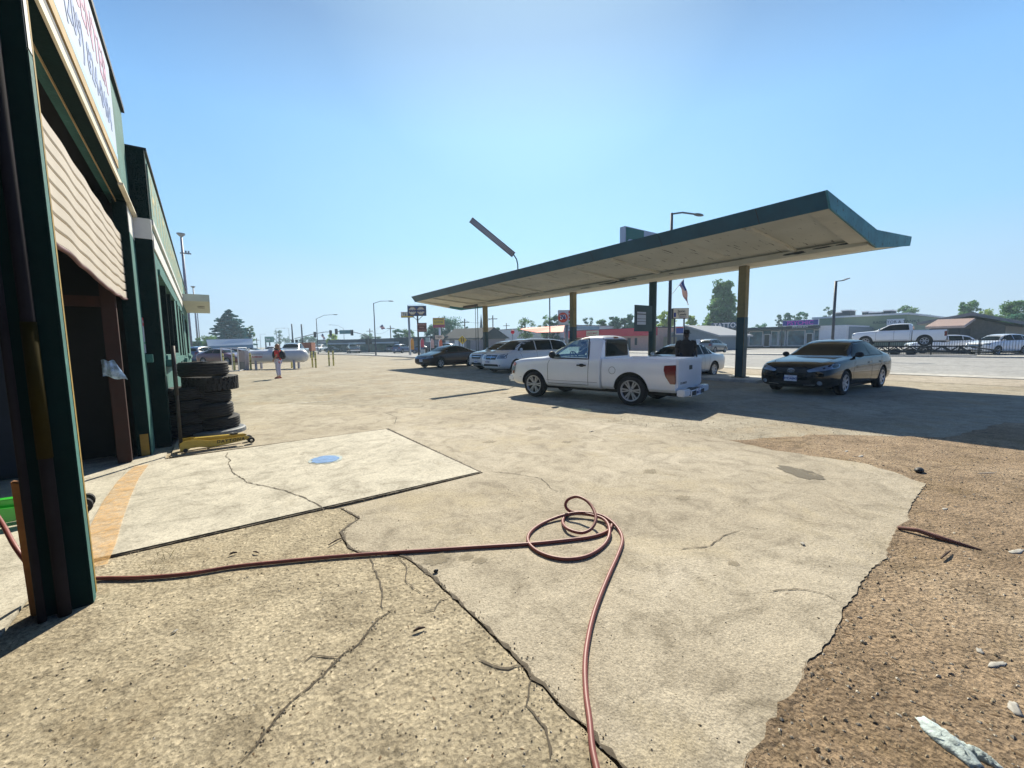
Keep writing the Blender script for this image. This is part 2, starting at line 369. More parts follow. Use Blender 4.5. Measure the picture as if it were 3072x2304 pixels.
stripline('slab_crack', [G(*p, .034) for p in sc_px], .010, .0335, CRACK)
for px, wd in (([(1458, 1419), (1532, 1426), (1624, 1441), (1657, 1476), (1690, 1484)], .008), ([(2040, 1658), (2100, 1652), (2131, 1648), (2148, 1632), (2175, 1615), (2227, 1597)], .007),
               ([(2527, 1819), (2476, 1795), (2421, 1781), (2370, 1780), (2300, 1786)], .006), ([(1150, 1240), (1190, 1255), (1185, 1275)], .012),
               ([(1195, 1676), (1222, 1718), (1215, 1752), (1262, 1790), (1318, 1776)], .006), ([(1357, 1795), (1322, 1812), (1305, 1842), (1262, 1850)], .006)):
    stripline('ground_crack', [G(*p) for p in px], wd, .0265, CRACK)
for px, wd in (([(1181, 1840), (1139, 1868), (1076, 1944), (1020, 1986), (972, 2041), (903, 2097), (833, 2167), (750, 2278), (700, 2330)], .008), ([(1020, 1986), (940, 1980), (900, 2010)], .009),
               ([(1110, 1680), (1140, 1760), (1150, 1840)], .010), ([(1597, 2049), (1580, 2130), (1640, 2200), (1650, 2300)], .009), ([(1575, 2010), (1500, 2020), (1430, 1990)], .010)):
    stripline('ground_crack', [G(*p) for p in px], wd, .0255, CRACK)
for a, b_, w_ in (((2.43, 7.22), (2.43, 4.03), .03), ((2.44, 4.025), (.75, 4.005), .018), ((.75, 4.0), (-.64, 3.99), .014), ((2.4, 7.23), (-.5, 7.16), .03)):
    stripline('slab_gap', [a, b_], w_, .0262, CRACK, wvar=.6, jagged=.008)
stripline('control_joint', [(2.4, 5.62), (-.9, 5.55)], .006, .0333, M('joint', (.3, .28, .22), var=.1), wvar=.1, jagged=.0)
def blot(name, c, rx, ry, z, mat, n=28, rough_=.12, rot=0, kind='structure'):
    pts = []
    for i in range(n):
        a = 2 * pi * i / n; r = 1 + rj.uniform(-rough_, rough_)
        x, y = rx * r * cos(a), ry * r * sin(a)
        pts.append((c[0] + x * cos(rot) - y * sin(rot), c[1] + x * sin(rot) + y * cos(rot)))
    return fan_sheet(name, pts, z, mat, kind=kind)
c = G(976, 1378, .034)
blot('blue_paint_stain', c, .20, .21, .0335, M('pale_blue_stain', (.34, .40, .38), var=.15, vs=9), rough_=.1)
blot('blue_paint_stain', c, .165, .18, .0375, M('blue_stain', (.10, .22, .44), var=.3, vs=14, rough=.7), rough_=.1)
mb = MB()
P = [G(*p, .034) for p in ((425, 1396), (385, 1440), (350, 1500), (320, 1570), (300, 1640), (292, 1700))]
W_ = [.07, .09, .10, .10, .09, .05]
n = len(P); mb.add([p + Vector((-w_, 0, .0046)) for p, w_ in zip(P, W_)] + [p + Vector((w_, 0, .0046)) for p, w_ in zip(P, W_)], [(i, i + 1, n + i + 1, n + i) for i in range(n - 1)], worn('worn_orange_paint', (.78, .46, .17), 16, .36, .62, .30))
put('orange_paint_stripe', mb, kind='structure')
blot('oil_stain', G(2400, 1424), .26, .15, .0268, worn('oil_stain', (.14, .12, .085), 5, .38, .8), rough_=.15, rot=1.1)
for px, r in (((1600, 1290), .16), ((1470, 1330), .10), ((1700, 1330), .08), ((2050, 1500), .07), ((1950, 1420), .09), ((1120, 1300), .08), ((2200, 1700), .04), ((1310, 1688), .09), ((1400, 1680), .06), ((1440, 1690), .05)): blot('oil_stain', G(*px), r, r * .8, .0268, worn('faint_stain', (.24, .20, .13), 12, .40, .5), rough_=.25)
# pale worn lines in the lot
for a, b_ in (((880, 1160), (1420, 1144)), ((780, 1218), (1050, 1200))):
    stripline('faded_parking_line', [G(*a), G(*b_)], .1, .010, worn('worn_white_paint', (.55, .53, .46), 3, .48), wvar=.2)
# pump island kerb strips under the canopy
mb = MB(); mb.box(15.2, 17.4, 6.7, 21.5, -.05, .09, KERBM); put('pump_island', mb, bevel=.03, kind='structure')
# street beyond the lot
sheet('road', [(23.7, -200), (43.8, -200), (43.8, 60), (27, 95), (26, 400), (19.2, 400), (19.2, 60), (23.7, 30)], .008, ROADM)
mb = MB(); mb.box(22.5, 23.7, -60, 30, -.05, .02, KERBM); put('gutter', mb, kind='structure')
mb = MB(); mb.box(43.8, 47.0, -80, 60, -.05, .10, KERBM); put('pavement', mb, kind='structure')
sheet('parking_lot', [(47, -80), (140, -80), (140, 60), (47, 60)], .012, ROADM)
mb = MB()
mb.prism([(18.7, 42.2, -.05), (19.15, 42.2, -.05), (19.15, 62, -.05), (16.3, 84.2, -.05), (15.85, 84.2, -.05), (18.7, 62, -.05)], (0, 0, .17), KERBM); put('kerb', mb, kind='structure')
mb = MB(); mb.box(23.9, 24.3, 76, 94, -.05, .14, KERBM); put('kerb', mb, kind='structure')
mb = MB()
for y in range(-20, 60, 12): mb.box(31.9, 32.05, y - .5, y + 3.2, .0105, .0125, LINEW)
mb.box(24.3, 24.42, -40, 30, .0105, .0125, LINEW)
put('lane_markings', mb, kind='structure')
sheet('dirt_verge', [(19.4, -30), (22.4, -30), (22.4, 14), (21.8, 26), (20.4, 26), (19.2, 10)], .006, ground_mat('verge_dirt', [(.36, .31, .24), (.42, .37, .29), (.46, .41, .33)], bump=.2))
# ------------------------------------------------------------ repair shop on the left (own frame: facade on x=0)
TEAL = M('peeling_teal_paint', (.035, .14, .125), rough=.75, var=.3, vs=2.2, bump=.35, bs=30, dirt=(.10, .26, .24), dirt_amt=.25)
TEALD = M('shaded_teal_paint', (.003, .015, .015), rough=.8, var=.25, vs=3, bump=.2, spec=.08)  # shaded copy of the teal: shade on faces turned from the sun, put into colour
CREAM = M('cream_trim', (.62, .57, .44), rough=.7, var=.15, dirt=(.2, .15, .1), dirt_amt=.1)
WHITEB = M('white_band_paint', (.62, .62, .60), rough=.7, var=.1, dirt=(.3, .3, .27), dirt_amt=.15)
WOODT = M('bare_plywood', (.42, .30, .15), rough=.8, var=.25, vs=5)
OCHRE = M('ochre_paint', (.26, .17, .03), rough=.7, var=.25, vs=7, dirt=(.08, .06, .03), dirt_amt=.15)
PIPEG = M('grey_conduit', (.014, .013, .018), rough=.9, var=.3, spec=.08)
SLAT = M('cream_roll_door', (.50, .435, .35), rough=.6, var=.06, dirt=(.45, .35, .2), dirt_amt=.12)
DARKW = M('unlit_interior', (.007, .007, .009), rough=.9, var=.3)  # gloom of the unlit rooms is put into this near-black colour
RUSTR = M('rust_red_rack', (.030, .006, .004), rough=.7, var=.3, vs=5)
SIGNW = M('sign_white', (.50, .55, .64), rough=.45, var=.03)
REDINK = M('faded_red_lettering', (.52, .28, .38), rough=.5, var=.1)
BLUEINK = M('faded_blue_lettering', (.24, .30, .50), rough=.5, var=.1)
BA = radians(1.6); BO = Vector((-.575, 0, 0))
BT = Matrix.Translation(BO) @ Matrix.Rotation(BA, 4, 'Z')
shop = thing('repair_shop', 'dark green auto repair bay with a half-raised cream rolling door and a white banner sign', 'building', BO, BA)
def sh(name, mb, **k): return put(name, mb, shop, local=True, **k)
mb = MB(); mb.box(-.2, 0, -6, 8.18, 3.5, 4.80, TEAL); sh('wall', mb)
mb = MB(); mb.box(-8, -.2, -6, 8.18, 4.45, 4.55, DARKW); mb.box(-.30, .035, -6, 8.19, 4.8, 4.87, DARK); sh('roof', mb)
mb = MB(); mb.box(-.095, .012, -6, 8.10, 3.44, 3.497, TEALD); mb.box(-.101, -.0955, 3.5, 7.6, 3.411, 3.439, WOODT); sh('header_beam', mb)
mb = MB(); mb.box(.013, .03, -6, 8.19, 3.42, 3.49, CREAM); mb.box(.013, .06, 6.7, 8.19, 3.39, 3.418, CREAM); sh('trim_strip', mb)
mb = MB(); mb.box(.001, .026, -6, 6.8, 3.60, 3.695, WOODT); mb.box(.001, .016, -6, 6.8, 3.50, 3.598, DARK); sh('sign_ledge', mb)
mb = MB(); mb.box(.006, .022, -4, 6.86, 3.71, 4.73, SIGNW); mb.box(.0225, .024, -4, 6.86, 3.71, 3.78, M('pale_blue_border', (.35, .55, .75), var=.05))
sg = sh('banner_sign', mb)
for t, sz, y, z, m_ in (('CENTER', .46, 6.55, 4.44, REDINK), ('(209) 824-0404', .34, 6.6, 4.03, BLUEINK)):
    l = text_mb(t, sz, m_, (.0245, y, z), (0, 1, 0), (0, 0, 1), ext=.001, bold=.008, spacing=1.05, align='RIGHT')
    link('lettering', l.mesh('lettering'), sg)
# near pillar
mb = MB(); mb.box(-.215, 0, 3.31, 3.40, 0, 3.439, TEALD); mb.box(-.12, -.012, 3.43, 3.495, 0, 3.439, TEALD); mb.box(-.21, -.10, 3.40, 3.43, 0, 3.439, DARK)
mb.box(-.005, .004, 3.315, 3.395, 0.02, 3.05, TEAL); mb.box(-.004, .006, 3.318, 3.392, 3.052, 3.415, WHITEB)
mb.box(-.0118, -.004, 3.45, 3.49, 0, 3.4, OCHRE)
sh('pillar', mb, bevel=.004)
mb = MB(); mb.tube([(-.105, 3.27, 0), (-.105, 3.27, 3.44)], .028, PIPEG, 10); mb.tube([(-.19, 3.26, 0), (-.19, 3.26, 3.44)], .018, PIPEG, 8); sh('conduit', mb, smooth=True)
mb = MB(); mb.tube([(-.105, 3.27, .92), (-.105, 3.27, 1.65)], .031, M('dim_ochre_paint', (.022, .017, .003), rough=.9, var=.3, spec=.08), 10); sh('painted_conduit_band', mb, smooth=True)
# far jamb, wall piece and the projecting fin with a white band
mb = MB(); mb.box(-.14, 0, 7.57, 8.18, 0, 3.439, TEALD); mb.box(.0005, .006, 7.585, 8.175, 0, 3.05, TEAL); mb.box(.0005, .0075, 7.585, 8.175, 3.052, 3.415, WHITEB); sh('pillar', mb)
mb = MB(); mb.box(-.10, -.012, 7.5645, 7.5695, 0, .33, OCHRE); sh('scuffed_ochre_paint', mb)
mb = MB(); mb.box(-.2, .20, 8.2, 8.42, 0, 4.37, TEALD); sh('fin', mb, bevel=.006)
mb = MB(); mb.box(-.05, .206, 8.194, 8.3, 3.10, 3.39, WHITEB); sh('white_band', mb)
# rolling door: ribbed curtain with a sagging lower edge
mb = MB(); ny = 30; rows = []
prof = []
for i in range(8):
    zt = i * .105
    prof += [(-.090, zt + .002), (-.084, zt + .012), (-.084, zt + .088), (-.112, zt + .089), (-.112, zt + .101)]
for k in range(9):
    a = k / 8 * pi / 2; prof.append((-.106 - .30 * (1 - cos(a)), .84 + .10 * sin(a)))
for x, dz in prof:
    rows.append([(x + .004 * sin(j * 1.1), 3.51 + j * (7.56 - 3.51) / ny, 2.17 + dz + (.030 * (1 - dz / .95) * sin(j / ny * pi * 1.6 + 1.2) + .006 * sin(j * 1.3)) * max(0, 1 - dz / .6)) for j in range(ny + 1)])
vs = [v for r in rows for v in r]; nn_ = ny + 1
mb.add(vs, [(i * nn_ + j, i * nn_ + j + 1, (i + 1) * nn_ + j + 1, (i + 1) * nn_ + j) for i in range(len(rows) - 1) for j in range(ny)], SLAT)
dr = sh('rolling_door', mb)
mb = MB(); mb.tube([(rows[0][j][0] + .0, rows[0][j][1], rows[0][j][2] - .012) for j in range(ny + 1)], .016, M('door_bottom_seal', (.12, .05, .05), var=.3), 6); link('bottom_bar', mb.mesh('bottom_bar', True), dr)
mb = MB(); mb.box(-.6, -.45, 3.5, 7.56, 3.25, 3.43, DARKW); sh('door_drum', mb)
# dark interior
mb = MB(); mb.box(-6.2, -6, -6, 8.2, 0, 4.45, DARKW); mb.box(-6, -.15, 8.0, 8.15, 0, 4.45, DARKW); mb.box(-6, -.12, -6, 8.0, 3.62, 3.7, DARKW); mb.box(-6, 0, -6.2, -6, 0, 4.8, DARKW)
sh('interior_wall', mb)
# notice with a leaflet box
mb = MB(); mb.box(.007, .014, 8.0, 8.165, 1.44, 1.95, SIGNW); mb.box(.0145, .016, 8.0, 8.165, 1.83, 1.95, M('notice_red', (.5, .05, .06), var=.1)); mb.box(.0145, .016, 8.0, 8.165, 1.57, 1.60, M('notice_green', (.03, .25, .12), var=.1))
no_ = mb; mb = MB(); mb.box(.007, .09, 8.03, 8.17, 1.30, 1.42, TEAL)
nt_ = thing('notice_board', 'red-headed white notice sheet above a small green leaflet box on the bay pillar', 'notice', BT @ Vector((0, 8.1, 1.4)), BA)
o1 = link('notice_sheet', no_.mesh('notice_sheet', off=Vector((0, 8.1, 1.4))), nt_); o2 = link('leaflet_box', mb.mesh('leaflet_box', bevel=.006, off=Vector((0, 8.1, 1.4))), nt_)
l = text_mb('NOTICE', .045, SIGNW, (.0165, 8.083, 1.89), (0, 1, 0), (0, 0, 1), ext=.0005); link('lettering', l.mesh('lettering', off=Vector((0, 8.1, 1.4))), o1)
# rack inside the bay, hanging bag, blue drums
def BB(v): return BT @ Vector(v)
rk = thing('storage_rack', 'rust-red steel rack upright inside the dark repair bay', 'rack', BB((-.24, 7.3, .03)), BA)
mb = MB(); mb.box(-.07, .07, -.05, .05, 0, 2.35, RUSTR); put('upright', mb, rk, local=True, bevel=.008)
mb = MB(); mb.box(-2.2, -.07, -.03, .03, 2.0, 2.13, RUSTR); put('beam', mb, rk, local=True, bevel=.006)
mb = MB(); mb.box(-2.2, -2.06, -.05, .05, 0, 2.35, RUSTR); put('upright', mb, rk, local=True, bevel=.008)
BAGM = M('crumpled_blue_white_bag', (.32, .45, .62), rough=.35, var=.55, vs=14, bump=.6, bs=20)
q00, q10, q01, q11 = BB((-.315, 6.9, 1.375)), BB((-.20, 6.9, 1.36)), BB((-.31, 6.9, 1.18)), BB((-.095, 6.9, 1.12)); nb = 10; fr, bk = [], []
for i in range(nb):
    for j in range(nb):
        u, v = j / (nb - 1), i / (nb - 1); p = (q00 * (1 - u) + q10 * u) * (1 - v) + (q01 * (1 - u) + q11 * u) * v; e_ = sin(pi * u) * (.3 + .7 * sin(pi * v)); wv = .012 * sin(u * 17 + v * 5) + .008 * sin(v * 23 - u * 4)
        fr.append(p + Vector((0, -.035 * e_ + wv, .012 * sin(u * 9)))); bk.append(p + Vector((0, .035 * e_ + .02 + wv, .012 * sin(u * 9))))
fq = [(i * nb + j, i * nb + j + 1, (i + 1) * nb + j + 1, (i + 1) * nb + j) for i in range(nb - 1) for j in range(nb - 1)]
mb = MB(); mb.add(fr, fq, BAGM); mb.add(bk, fq, BAGM); ob = put('plastic_bag', mb, smooth=True)
tag(ob, 'crumpled blue and white plastic bag hanging on the red rack', 'bag')
TARPB = M('dark_blue_cover', (.008, .014, .035), rough=.8, var=.3, vs=2)
mb = MB(); mb.box(-1.7, -.9, -.35, .35, 0, 1.9, TARPB); ob = put('covered_cabinet', mb, bevel=.06); ob.location = BB((0, 7.5, .03)); ob.rotation_euler = (0, 0, BA)
tag(ob, 'tall dark blue covered cabinet in the gloom behind the red rack', 'cabinet')
# leaning orange-brown post left of the near pillar
mb = MB(); mb.prism([(-.255, 3.36, .02), (-.225, 3.36, .02), (-.218, 3.36, .78), (-.262, 3.36, .80)], (0, .04, 0), M('orange_brown_board', (.30, .12, .025), rough=.7, var=.3, vs=6))
ob = link('leaning_board', mb.mesh('leaning_board', bevel=.006)); ob.location = BO; ob.rotation_euler = (0, 0, BA)
tag(ob, 'orange-brown board standing against the left side of the near green pillar', 'board')
# green floor jack mostly hidden behind the pillar
GREENJ = M('bright_green_jack_paint', (.05, .55, .05), rough=.35, var=.12, coat=.6)
YELJ = M('yellow_jack_paint', (.42, .29, .03), rough=.45, var=.2, coat=.3, dirt=(.08, .055, .02), dirt_amt=.2)
def floor_jack(name, label, mat, loc, rz, handle, L=.86, letters=None, group='trolley jacks'):
    t = thing(name, label, 'floor jack', loc, rz, group)
    for s in (-1, 1):
        mb = MB(); pr = [(0, .02), (0, .13), (.05, .16), (.14, .165), (.22, .155), (.34, .125), (.50, .115), (.66, .12), (.80, .125), (.84, .10), (.80, .065), (.5, .03), (.32, .028), (.22, .05), (.12, .05), (.06, .015)]
        mb.prism([(x * L / .86, s * .12 - .006, z) for x, z in pr], (0, .012, 0), mat); o = put('side_plate', mb, t, local=True)
        if letters and s == -1:
            l = text_mb(letters, .062, DARK, (.60 * L / .86, -.1275, .085), (1, 0, -.02), (0.15, 0, 1), ext=.0008, bold=.0015, spacing=1.25); link('lettering', l.mesh('lettering'), o)
    mb = MB(); mb.prism([(.10, -.05, .10), (.18, -.05, .17), (.60, -.05, .155), (.78, -.05, .15), (.78, -.05, .12), (.2, -.05, .08)], (0, .10, 0), mat); put('lifting_arm', mb, t, local=True, bevel=.006)
    mb = MB(); mb.lathe([(0, .15), (.05, .15), (.055, .175), (.03, .175), (.0, .165)], DARK, 16, Matrix.Translation((.66, 0, 0))); put('saddle', mb, t, local=True)
    for s in (-1, 1):
        mb = MB(); T = Matrix.Translation((.86 * L / .86, s * .10, .045)) @ Matrix.Rotation(pi / 2, 4, 'X'); mb.lathe([(.0, -.03), (.045, -.03), (.047, 0), (.045, .03), (0, .03)], RUBBER, 16, T); mb.lathe([(0, .031), (.02, .031), (.018, .036), (0, .036)], CHROME, 10, T); put('front_wheel', mb, t, local=True, smooth=False)
        mb = MB(); T = Matrix.Translation((.06, s * .13, .028)) @ Matrix.Rotation(pi / 2, 4, 'X'); mb.lathe([(.0, -.015), (.028, -.015), (.028, .015), (0, .015)], DARK, 12, T); put('rear_caster', mb, t, local=True)
    mb = MB(); mb.tube([(.02, -.09, .09), (.02, .09, .09)], .028, DARK, 8); put('handle_socket', mb, t, local=True); mb = MB(); mb.tube([(.4, -.12, .075), (.4, .12, .075)], .012, CHROME, 8); put('pivot', mb, t, local=True)
    if handle:
        mb = MB(); mb.tube([(.02, 0, .10), handle], .022, DARK, 10); mb.tube([(.02 + (handle[0] - .02) * .5, handle[1] * .5, .1 + (handle[2] - .1) * .5), handle], .027, DARK, 10); put('handle', mb, t, local=True, smooth=True)
    return t
floor_jack('floor_jack', 'low yellow trolley jack with DAYTONA lettering in front of the stacked tyres', YELJ, (-.47, 7.50, .035), radians(5), (.03, .07, 1.50), letters='DAYTONA')
floor_jack('floor_jack', 'bright green trolley jack half hidden behind the near pillar', GREENJ, BB((-1.32, 5.30, .03)), radians(4), (-.5, .1, .9)).scale = (1.17, .8, 1.4)
# ------------------------------------------------------------ stacked tyres
def tyre_mesh(R, r, wd, grooves=4, blocks=False):
    mb = MB(); h = wd / 2
    prof = [(r, -h * .75), (r + .02, -h * .95), (r + (R - r) * .55, -h), (R - .03, -h * .93), (R - .005, -h * .75)]
    g = [-.6 + 1.2 * i / (grooves - 1) for i in range(grooves)]
    for q in g: prof += [(R, h * q - .012), (R - .012, h * q - .006), (R - .012, h * q + .006), (R, h * q + .012)]
    prof += [(R - .005, h * .75), (R - .03, h * .93), (r + (R - r) * .55, h), (r + .02, h * .95), (r, h * .75), (r - .004, h * .5)]
    prof += [(r + .03, h * .4), (R - .04, h * .5), (R - .025, 0), (R - .04, -h * .5), (r + .03, -h * .4), (r - .004, -h * .5)]
    mb.lathe(prof, RUBBER, 44, closed=True)
    if blocks:
        for k in range(34):
            a = 2 * pi * k / 34
            for s in (-1, 1):
                T = Matrix.Rotation(a + s * .04, 4, 'Z'); mb.box(R - .012, R + .006, -.018, .022, s * h * .38 - h * .34 if s > 0 else -h * .9, h * .9 if s > 0 else -h * .04, RUBBER, T)
    return mb
pad = thing('tyre_pad', 'round grey concrete pad under the stacked tyres', 'pad', (-.06, 8.93, 0))
mb = MB(); mb.lathe([(0, .10), (.44, .10), (.47, .085), (.48, 0)], M('grey_pad', (.13, .145, .16), var=.15), 32); put('pad_body', mb, pad, local=True, smooth=False)
tz = .10
for i, (R, r, wd, bl, dx, dy, lab) in enumerate([(.385, .22, .215, False, .02, .05, 'bottom tyre of the stack, resting on the round pad'), (.36, .21, .24, False, -.04, -.02, 'second tyre from the bottom of the stack, with ribbed tread'),
                         (.335, .2, .215, False, -.03, .03, 'middle tyre of the stack, narrower than its neighbours'), (.40, .22, .25, True, .015, .03, 'wide blocky off-road tyre, second from the top of the stack'), (.365, .285, .24, False, -.07, -.05, 'topmost tyre of the stack, with its hole showing')]):
    mb = tyre_mesh(R, r, wd, 4, bl); o = link('tyre', mb.mesh('tyre', False)); o.location = (-.07 + dx, 8.92 + dy, tz + wd / 2); o.rotation_euler = (radians((-1) ** i * 1.2), radians(.8 * (i % 3 - 1)), i)
    tag(o, lab, 'tyre', 'tyres stacked outside the repair shop'); tz += wd + .002
mb = tyre_mesh(.34, .2, .2); o = link('tyre', mb.mesh('tyre', False)); o.location = (-.36, 8.72, .95); o.rotation_euler = (radians(8), 0, .3)
tz2 = .03
for i in range(4):
    o2 = o if i == 3 else o.copy()
    if i < 3: COL.objects.link(o2)
    o2.location = (-.42 + .01 * i, 8.88, .14 + .205 * i); o2.rotation_euler = (0, radians(i - 1), i)
    tag(o2, ['lowest tyre of the short stack between the fin and the main stack', 'second tyre up in the short stack beside the fin', 'third tyre up in the short stack beside the fin', 'top tyre of the short stack tight against the green fin'][i], 'tyre', 'tyres in the short stack by the wall')
# ------------------------------------------------------------ far wing of the shop
def WX(y): return -.62 - .0145 * (y - 8.4)
wing = thing('shop_wing', 'long lower green wing of the repair shop with white peeling fascia and dark shop windows', 'building', (-.62, 8.4, 0))
def wbox(mb, y0, y1, z0, z1, o0, o1, mat):   # o0..o1: distance out of the wall plane
    ps = [Vector((WX(y) + o, y, z)) for z in (z0, z1) for y in (y0, y1) for o in (o0, o1)]
    mb.add(ps, [(0, 2, 3, 1), (4, 5, 7, 6), (0, 1, 5, 4), (2, 6, 7, 3), (0, 4, 6, 2), (1, 3, 7, 5)], mat)
mb = MB(); wbox(mb, 8.43, 27.5, 2.78, 4.42, -.2, 0, TEAL)
cut = [(8.95, 13.7, 1.32), (14.6, 15.5, .9), (16.4, 17.7, 1.2), (18.4, 19.3, .1), (21.5, 24.5, 1.2)]
y0 = 8.43
for a, b_, zb in cut:
    wbox(mb, y0, a, 0, 2.7799, -.2, 0, TEAL); wbox(mb, a + .0005, b_ - .0005, 0, zb, -.2, -.001, TEAL); y0 = b_
wbox(mb, y0, 27.5, 0, 2.7799, -.2, 0, TEAL)
wl = put('wall', mb, wing)
mb = MB(); mb.box(-8, -.85, 8.4, 27.5, 4.2, 4.3, DARKW); wbox(mb, 8.43, 27.52, 4.421, 4.47, -.22, .03, DARK); put('roof', mb, wing)
mb = MB(); mb.box(-8, -1.0, 27.3, 27.5, 0, 4.2, DARKW); mb.box(-8.2, -8, 8.4, 27.5, 0, 4.2, DARKW); mb.box(-8, -1.2, 8.0, 8.2, 0, 4.2, DARKW); put('interior_wall', mb, wing)
mb = MB(); wbox(mb, 8.43, 20, 3.02, 3.24, .001, .02, WHITEB); wbox(mb, 8.43, 20, 3.36, 3.44, .001, .035, WHITEB); put('white_fascia', mb, wing)
# peeling painted lettering band: pale strokes on the wall
SB = M('pale_painted_sign_band', (.17, .29, .25), rough=.7, var=.2, vs=6, dirt=(.38, .34, .19), dirt_amt=.45)
mb = MB(); wbox(mb, 8.6, 22, 3.5, 4.3, .002, .018, SB); sb = put('sign_band', mb, wing)
r_ = random.Random(5); YST = M('yellowed_stroke', (.5, .42, .2), var=.2); y = 8.9
while y < 21.5:
    mb = MB(); wbox(mb, y, y + .12, 3.62, 4.17, .0185, .021, YST); q_ = r_.random()
    if q_ < .35: wbox(mb, y + .1201, y + .45, 4.05, 4.17, .0185, .021, YST)
    elif q_ < .65: wbox(mb, y + .1201, y + .42, 3.85, 3.95, .0185, .021, YST)
    link('painted_letter', mb.mesh('painted_letter', off=Vector((-.62, 8.4, 0))), sb); y += .62 + r_.random() * .2
for a, b_, zb in cut:
    mb = MB(); nb_ = max(1, round((b_ - a) / 1.4))
    wbox(mb, a, b_, zb, zb + .07, -.10, .03, TEAL); wbox(mb, a, b_, 2.70, 2.78, -.10, .03, TEAL)
    for i in range(nb_ + 1): yy = a + (b_ - a - .06) * i / nb_; wbox(mb, yy, yy + .06, zb + .07, 2.70, -.10, .004, TEALD)
    nm = 'door' if zb < .3 else 'window'
    f = put(nm, mb, wing)
    mb = MB(); wbox(mb, a + .06, b_ - .06, zb + .07, 2.70, -.08, -.07, GLASS); link('pane', mb.mesh('pane', off=Vector((-.62, 8.4, 0))), f)
    if zb > 1: mb = MB(); wbox(mb, a - .1, b_ + .1, zb - .12, zb - .001, .001, .10, TEAL); link('sill', mb.mesh('sill', bevel=.01, off=Vector((-.62, 8.4, 0))), f)
aw = MB(); ps = [Vector((x, y, z)) for z in (3.27, 3.53) for y in (20.0, 26.8) for x in (WX(y), .06)]
aw.add(ps, [(0, 2, 3, 1), (4, 5, 7, 6), (0, 1, 5, 4), (2, 6, 7, 3), (0, 4, 6, 2), (1, 3, 7, 5)], M('pale_green_awning', (.58, .60, .54), var=.06))
a_ = put('entrance_awning', aw, wing)
for dy in (0, .8): mb = MB(); mb.lathe([(0, 3.262), (.13, 3.262), (.14, 3.269)], DARK, 14, Matrix.Translation((-.25, 22.4 + dy, 0))); link('soffit_light', mb.mesh('soffit_light', off=Vector((-.62, 8.4, 0))), a_)
# ------------------------------------------------------------ fuel canopy
def soffit_mat():
    m, n, b = nodes('flaking_cream_soffit'); g = n.nodes.new('ShaderNodeNewGeometry')
    q = N(n, 'ShaderNodeTexNoise', Scale=.8, Detail=6.0); n.links.new(g.outputs['Position'], q.inputs['Vector'])
    c = ramp(n, q.outputs['Fac'], [(.3, (.50, .485, .40)), (.7, (.60, .585, .50))])
    mp = N(n, 'ShaderNodeMapping'); mp.inputs['Scale'].default_value = (.9, 7, 1); n.links.new(g.outputs['Position'], mp.inputs[0])
    q2 = N(n, 'ShaderNodeTexNoise', Scale=1.6, Detail=5.0, Roughness=.6); n.links.new(mp.outputs[0], q2.inputs['Vector'])
    f = ramp(n, q2.outputs['Fac'], [(.63, (0, 0, 0)), (.65, (.9, .9, .9))])
    n.links.new(mix(n, f, c, (.09, .075, .05)), b.inputs['Base Color']); b.inputs['Roughness'].default_value = .85
    return m
SOF = soffit_mat()
BEAMC = M('cream_beam', (.58, .55, .45), rough=.8, var=.12, vs=1.5, dirt=(.07, .055, .04), dirt_amt=.03)
FASC = M('blue_green_fascia', (.006, .062, .10), rough=.55, var=.25, vs=1.2, dirt=(.03, .10, .12), dirt_amt=.12)
FASCE = M('flaking_blue_fascia', (.05, .22, .27), rough=.7, var=.25, vs=2, dirt=(.02, .035, .04), dirt_amt=.33)
cp = thing('fuel_canopy', 'long disused petrol station canopy with butterfly roof and blue-green fascia', 'canopy', (16.2, 16.8, 0))
Y0, Y1 = 4.03, 29.55
mb = MB(); mb.prism([(12.22, Y0 + .03, 5.02), (16.2, Y0 + .03, 4.66), (20.03, Y0 + .03, 4.97), (19.9, Y0 + .03, 4.70), (16.2, Y0 + .03, 4.40), (12.5, Y0 + .03, 4.70)], (0, Y1 - Y0 - .06, 0), M('roof_felt', (.12, .12, .12), var=.2)); put('roof_deck', mb, cp)
mb = MB()
for xa, za, xb, zb in ((12.49, 4.695, 16.19, 4.395), (16.21, 4.395, 19.9, 4.695)):
    ny = 28
    for i in range(1): mb.quad((xa, Y0 + .04, za - .004), (xb, Y0 + .04, zb - .004), (xb, Y1 - .04, zb - .004), (xa, Y1 - .04, za - .004), SOF)
put('soffit', mb, cp)
mb = MB()
mb.prism([(12.18, Y0, 5.03), (12.215, Y0, 5.03), (12.495, Y0, 4.66), (12.46, Y0, 4.66)], (0, Y1 - Y0, 0), FASC)
mb.prism([(20.07, Y0, 4.98), (20.035, Y0, 4.98), (19.905, Y0, 4.68), (19.94, Y0, 4.68)], (0, Y1 - Y0, 0), FASC); put('side_fascia', mb, cp)
for yy, nm in ((Y0 - .05, 'near'), (Y1 + .01, 'far')):
    mb = MB(); mb.prism([(12.182, yy, 5.032), (16.18, yy, 4.672), (20.06, yy, 4.99), (19.93, yy, 4.66), (16.3, yy, 4.17), (12.462, yy, 4.658)], (0, .045, 0), FASCE); put('end_fascia', mb, cp)
mb = MB(); mb.prism([(12.53, Y0, 4.655), (12.53, Y0, 4.69), (15.6, Y0, 4.43), (15.6, Y0, 4.28)], (0, .45, 0), BEAMC); put('end_rafter', mb, cp, bevel=.01); mb = MB(); mb.prism([(12.53, 28.95, 4.655), (12.53, 28.95, 4.69), (15.0, 28.95, 4.47), (15.0, 28.95, 4.30)], (0, .5, 0), BEAMC); put('end_rafter', mb, cp, bevel=.01)
mb = MB(); mb.box(15.75, 16.65, Y0 + .05, 26.1, 4.21, 4.395, BEAMC); put('valley_beam', mb, cp, bevel=.012)
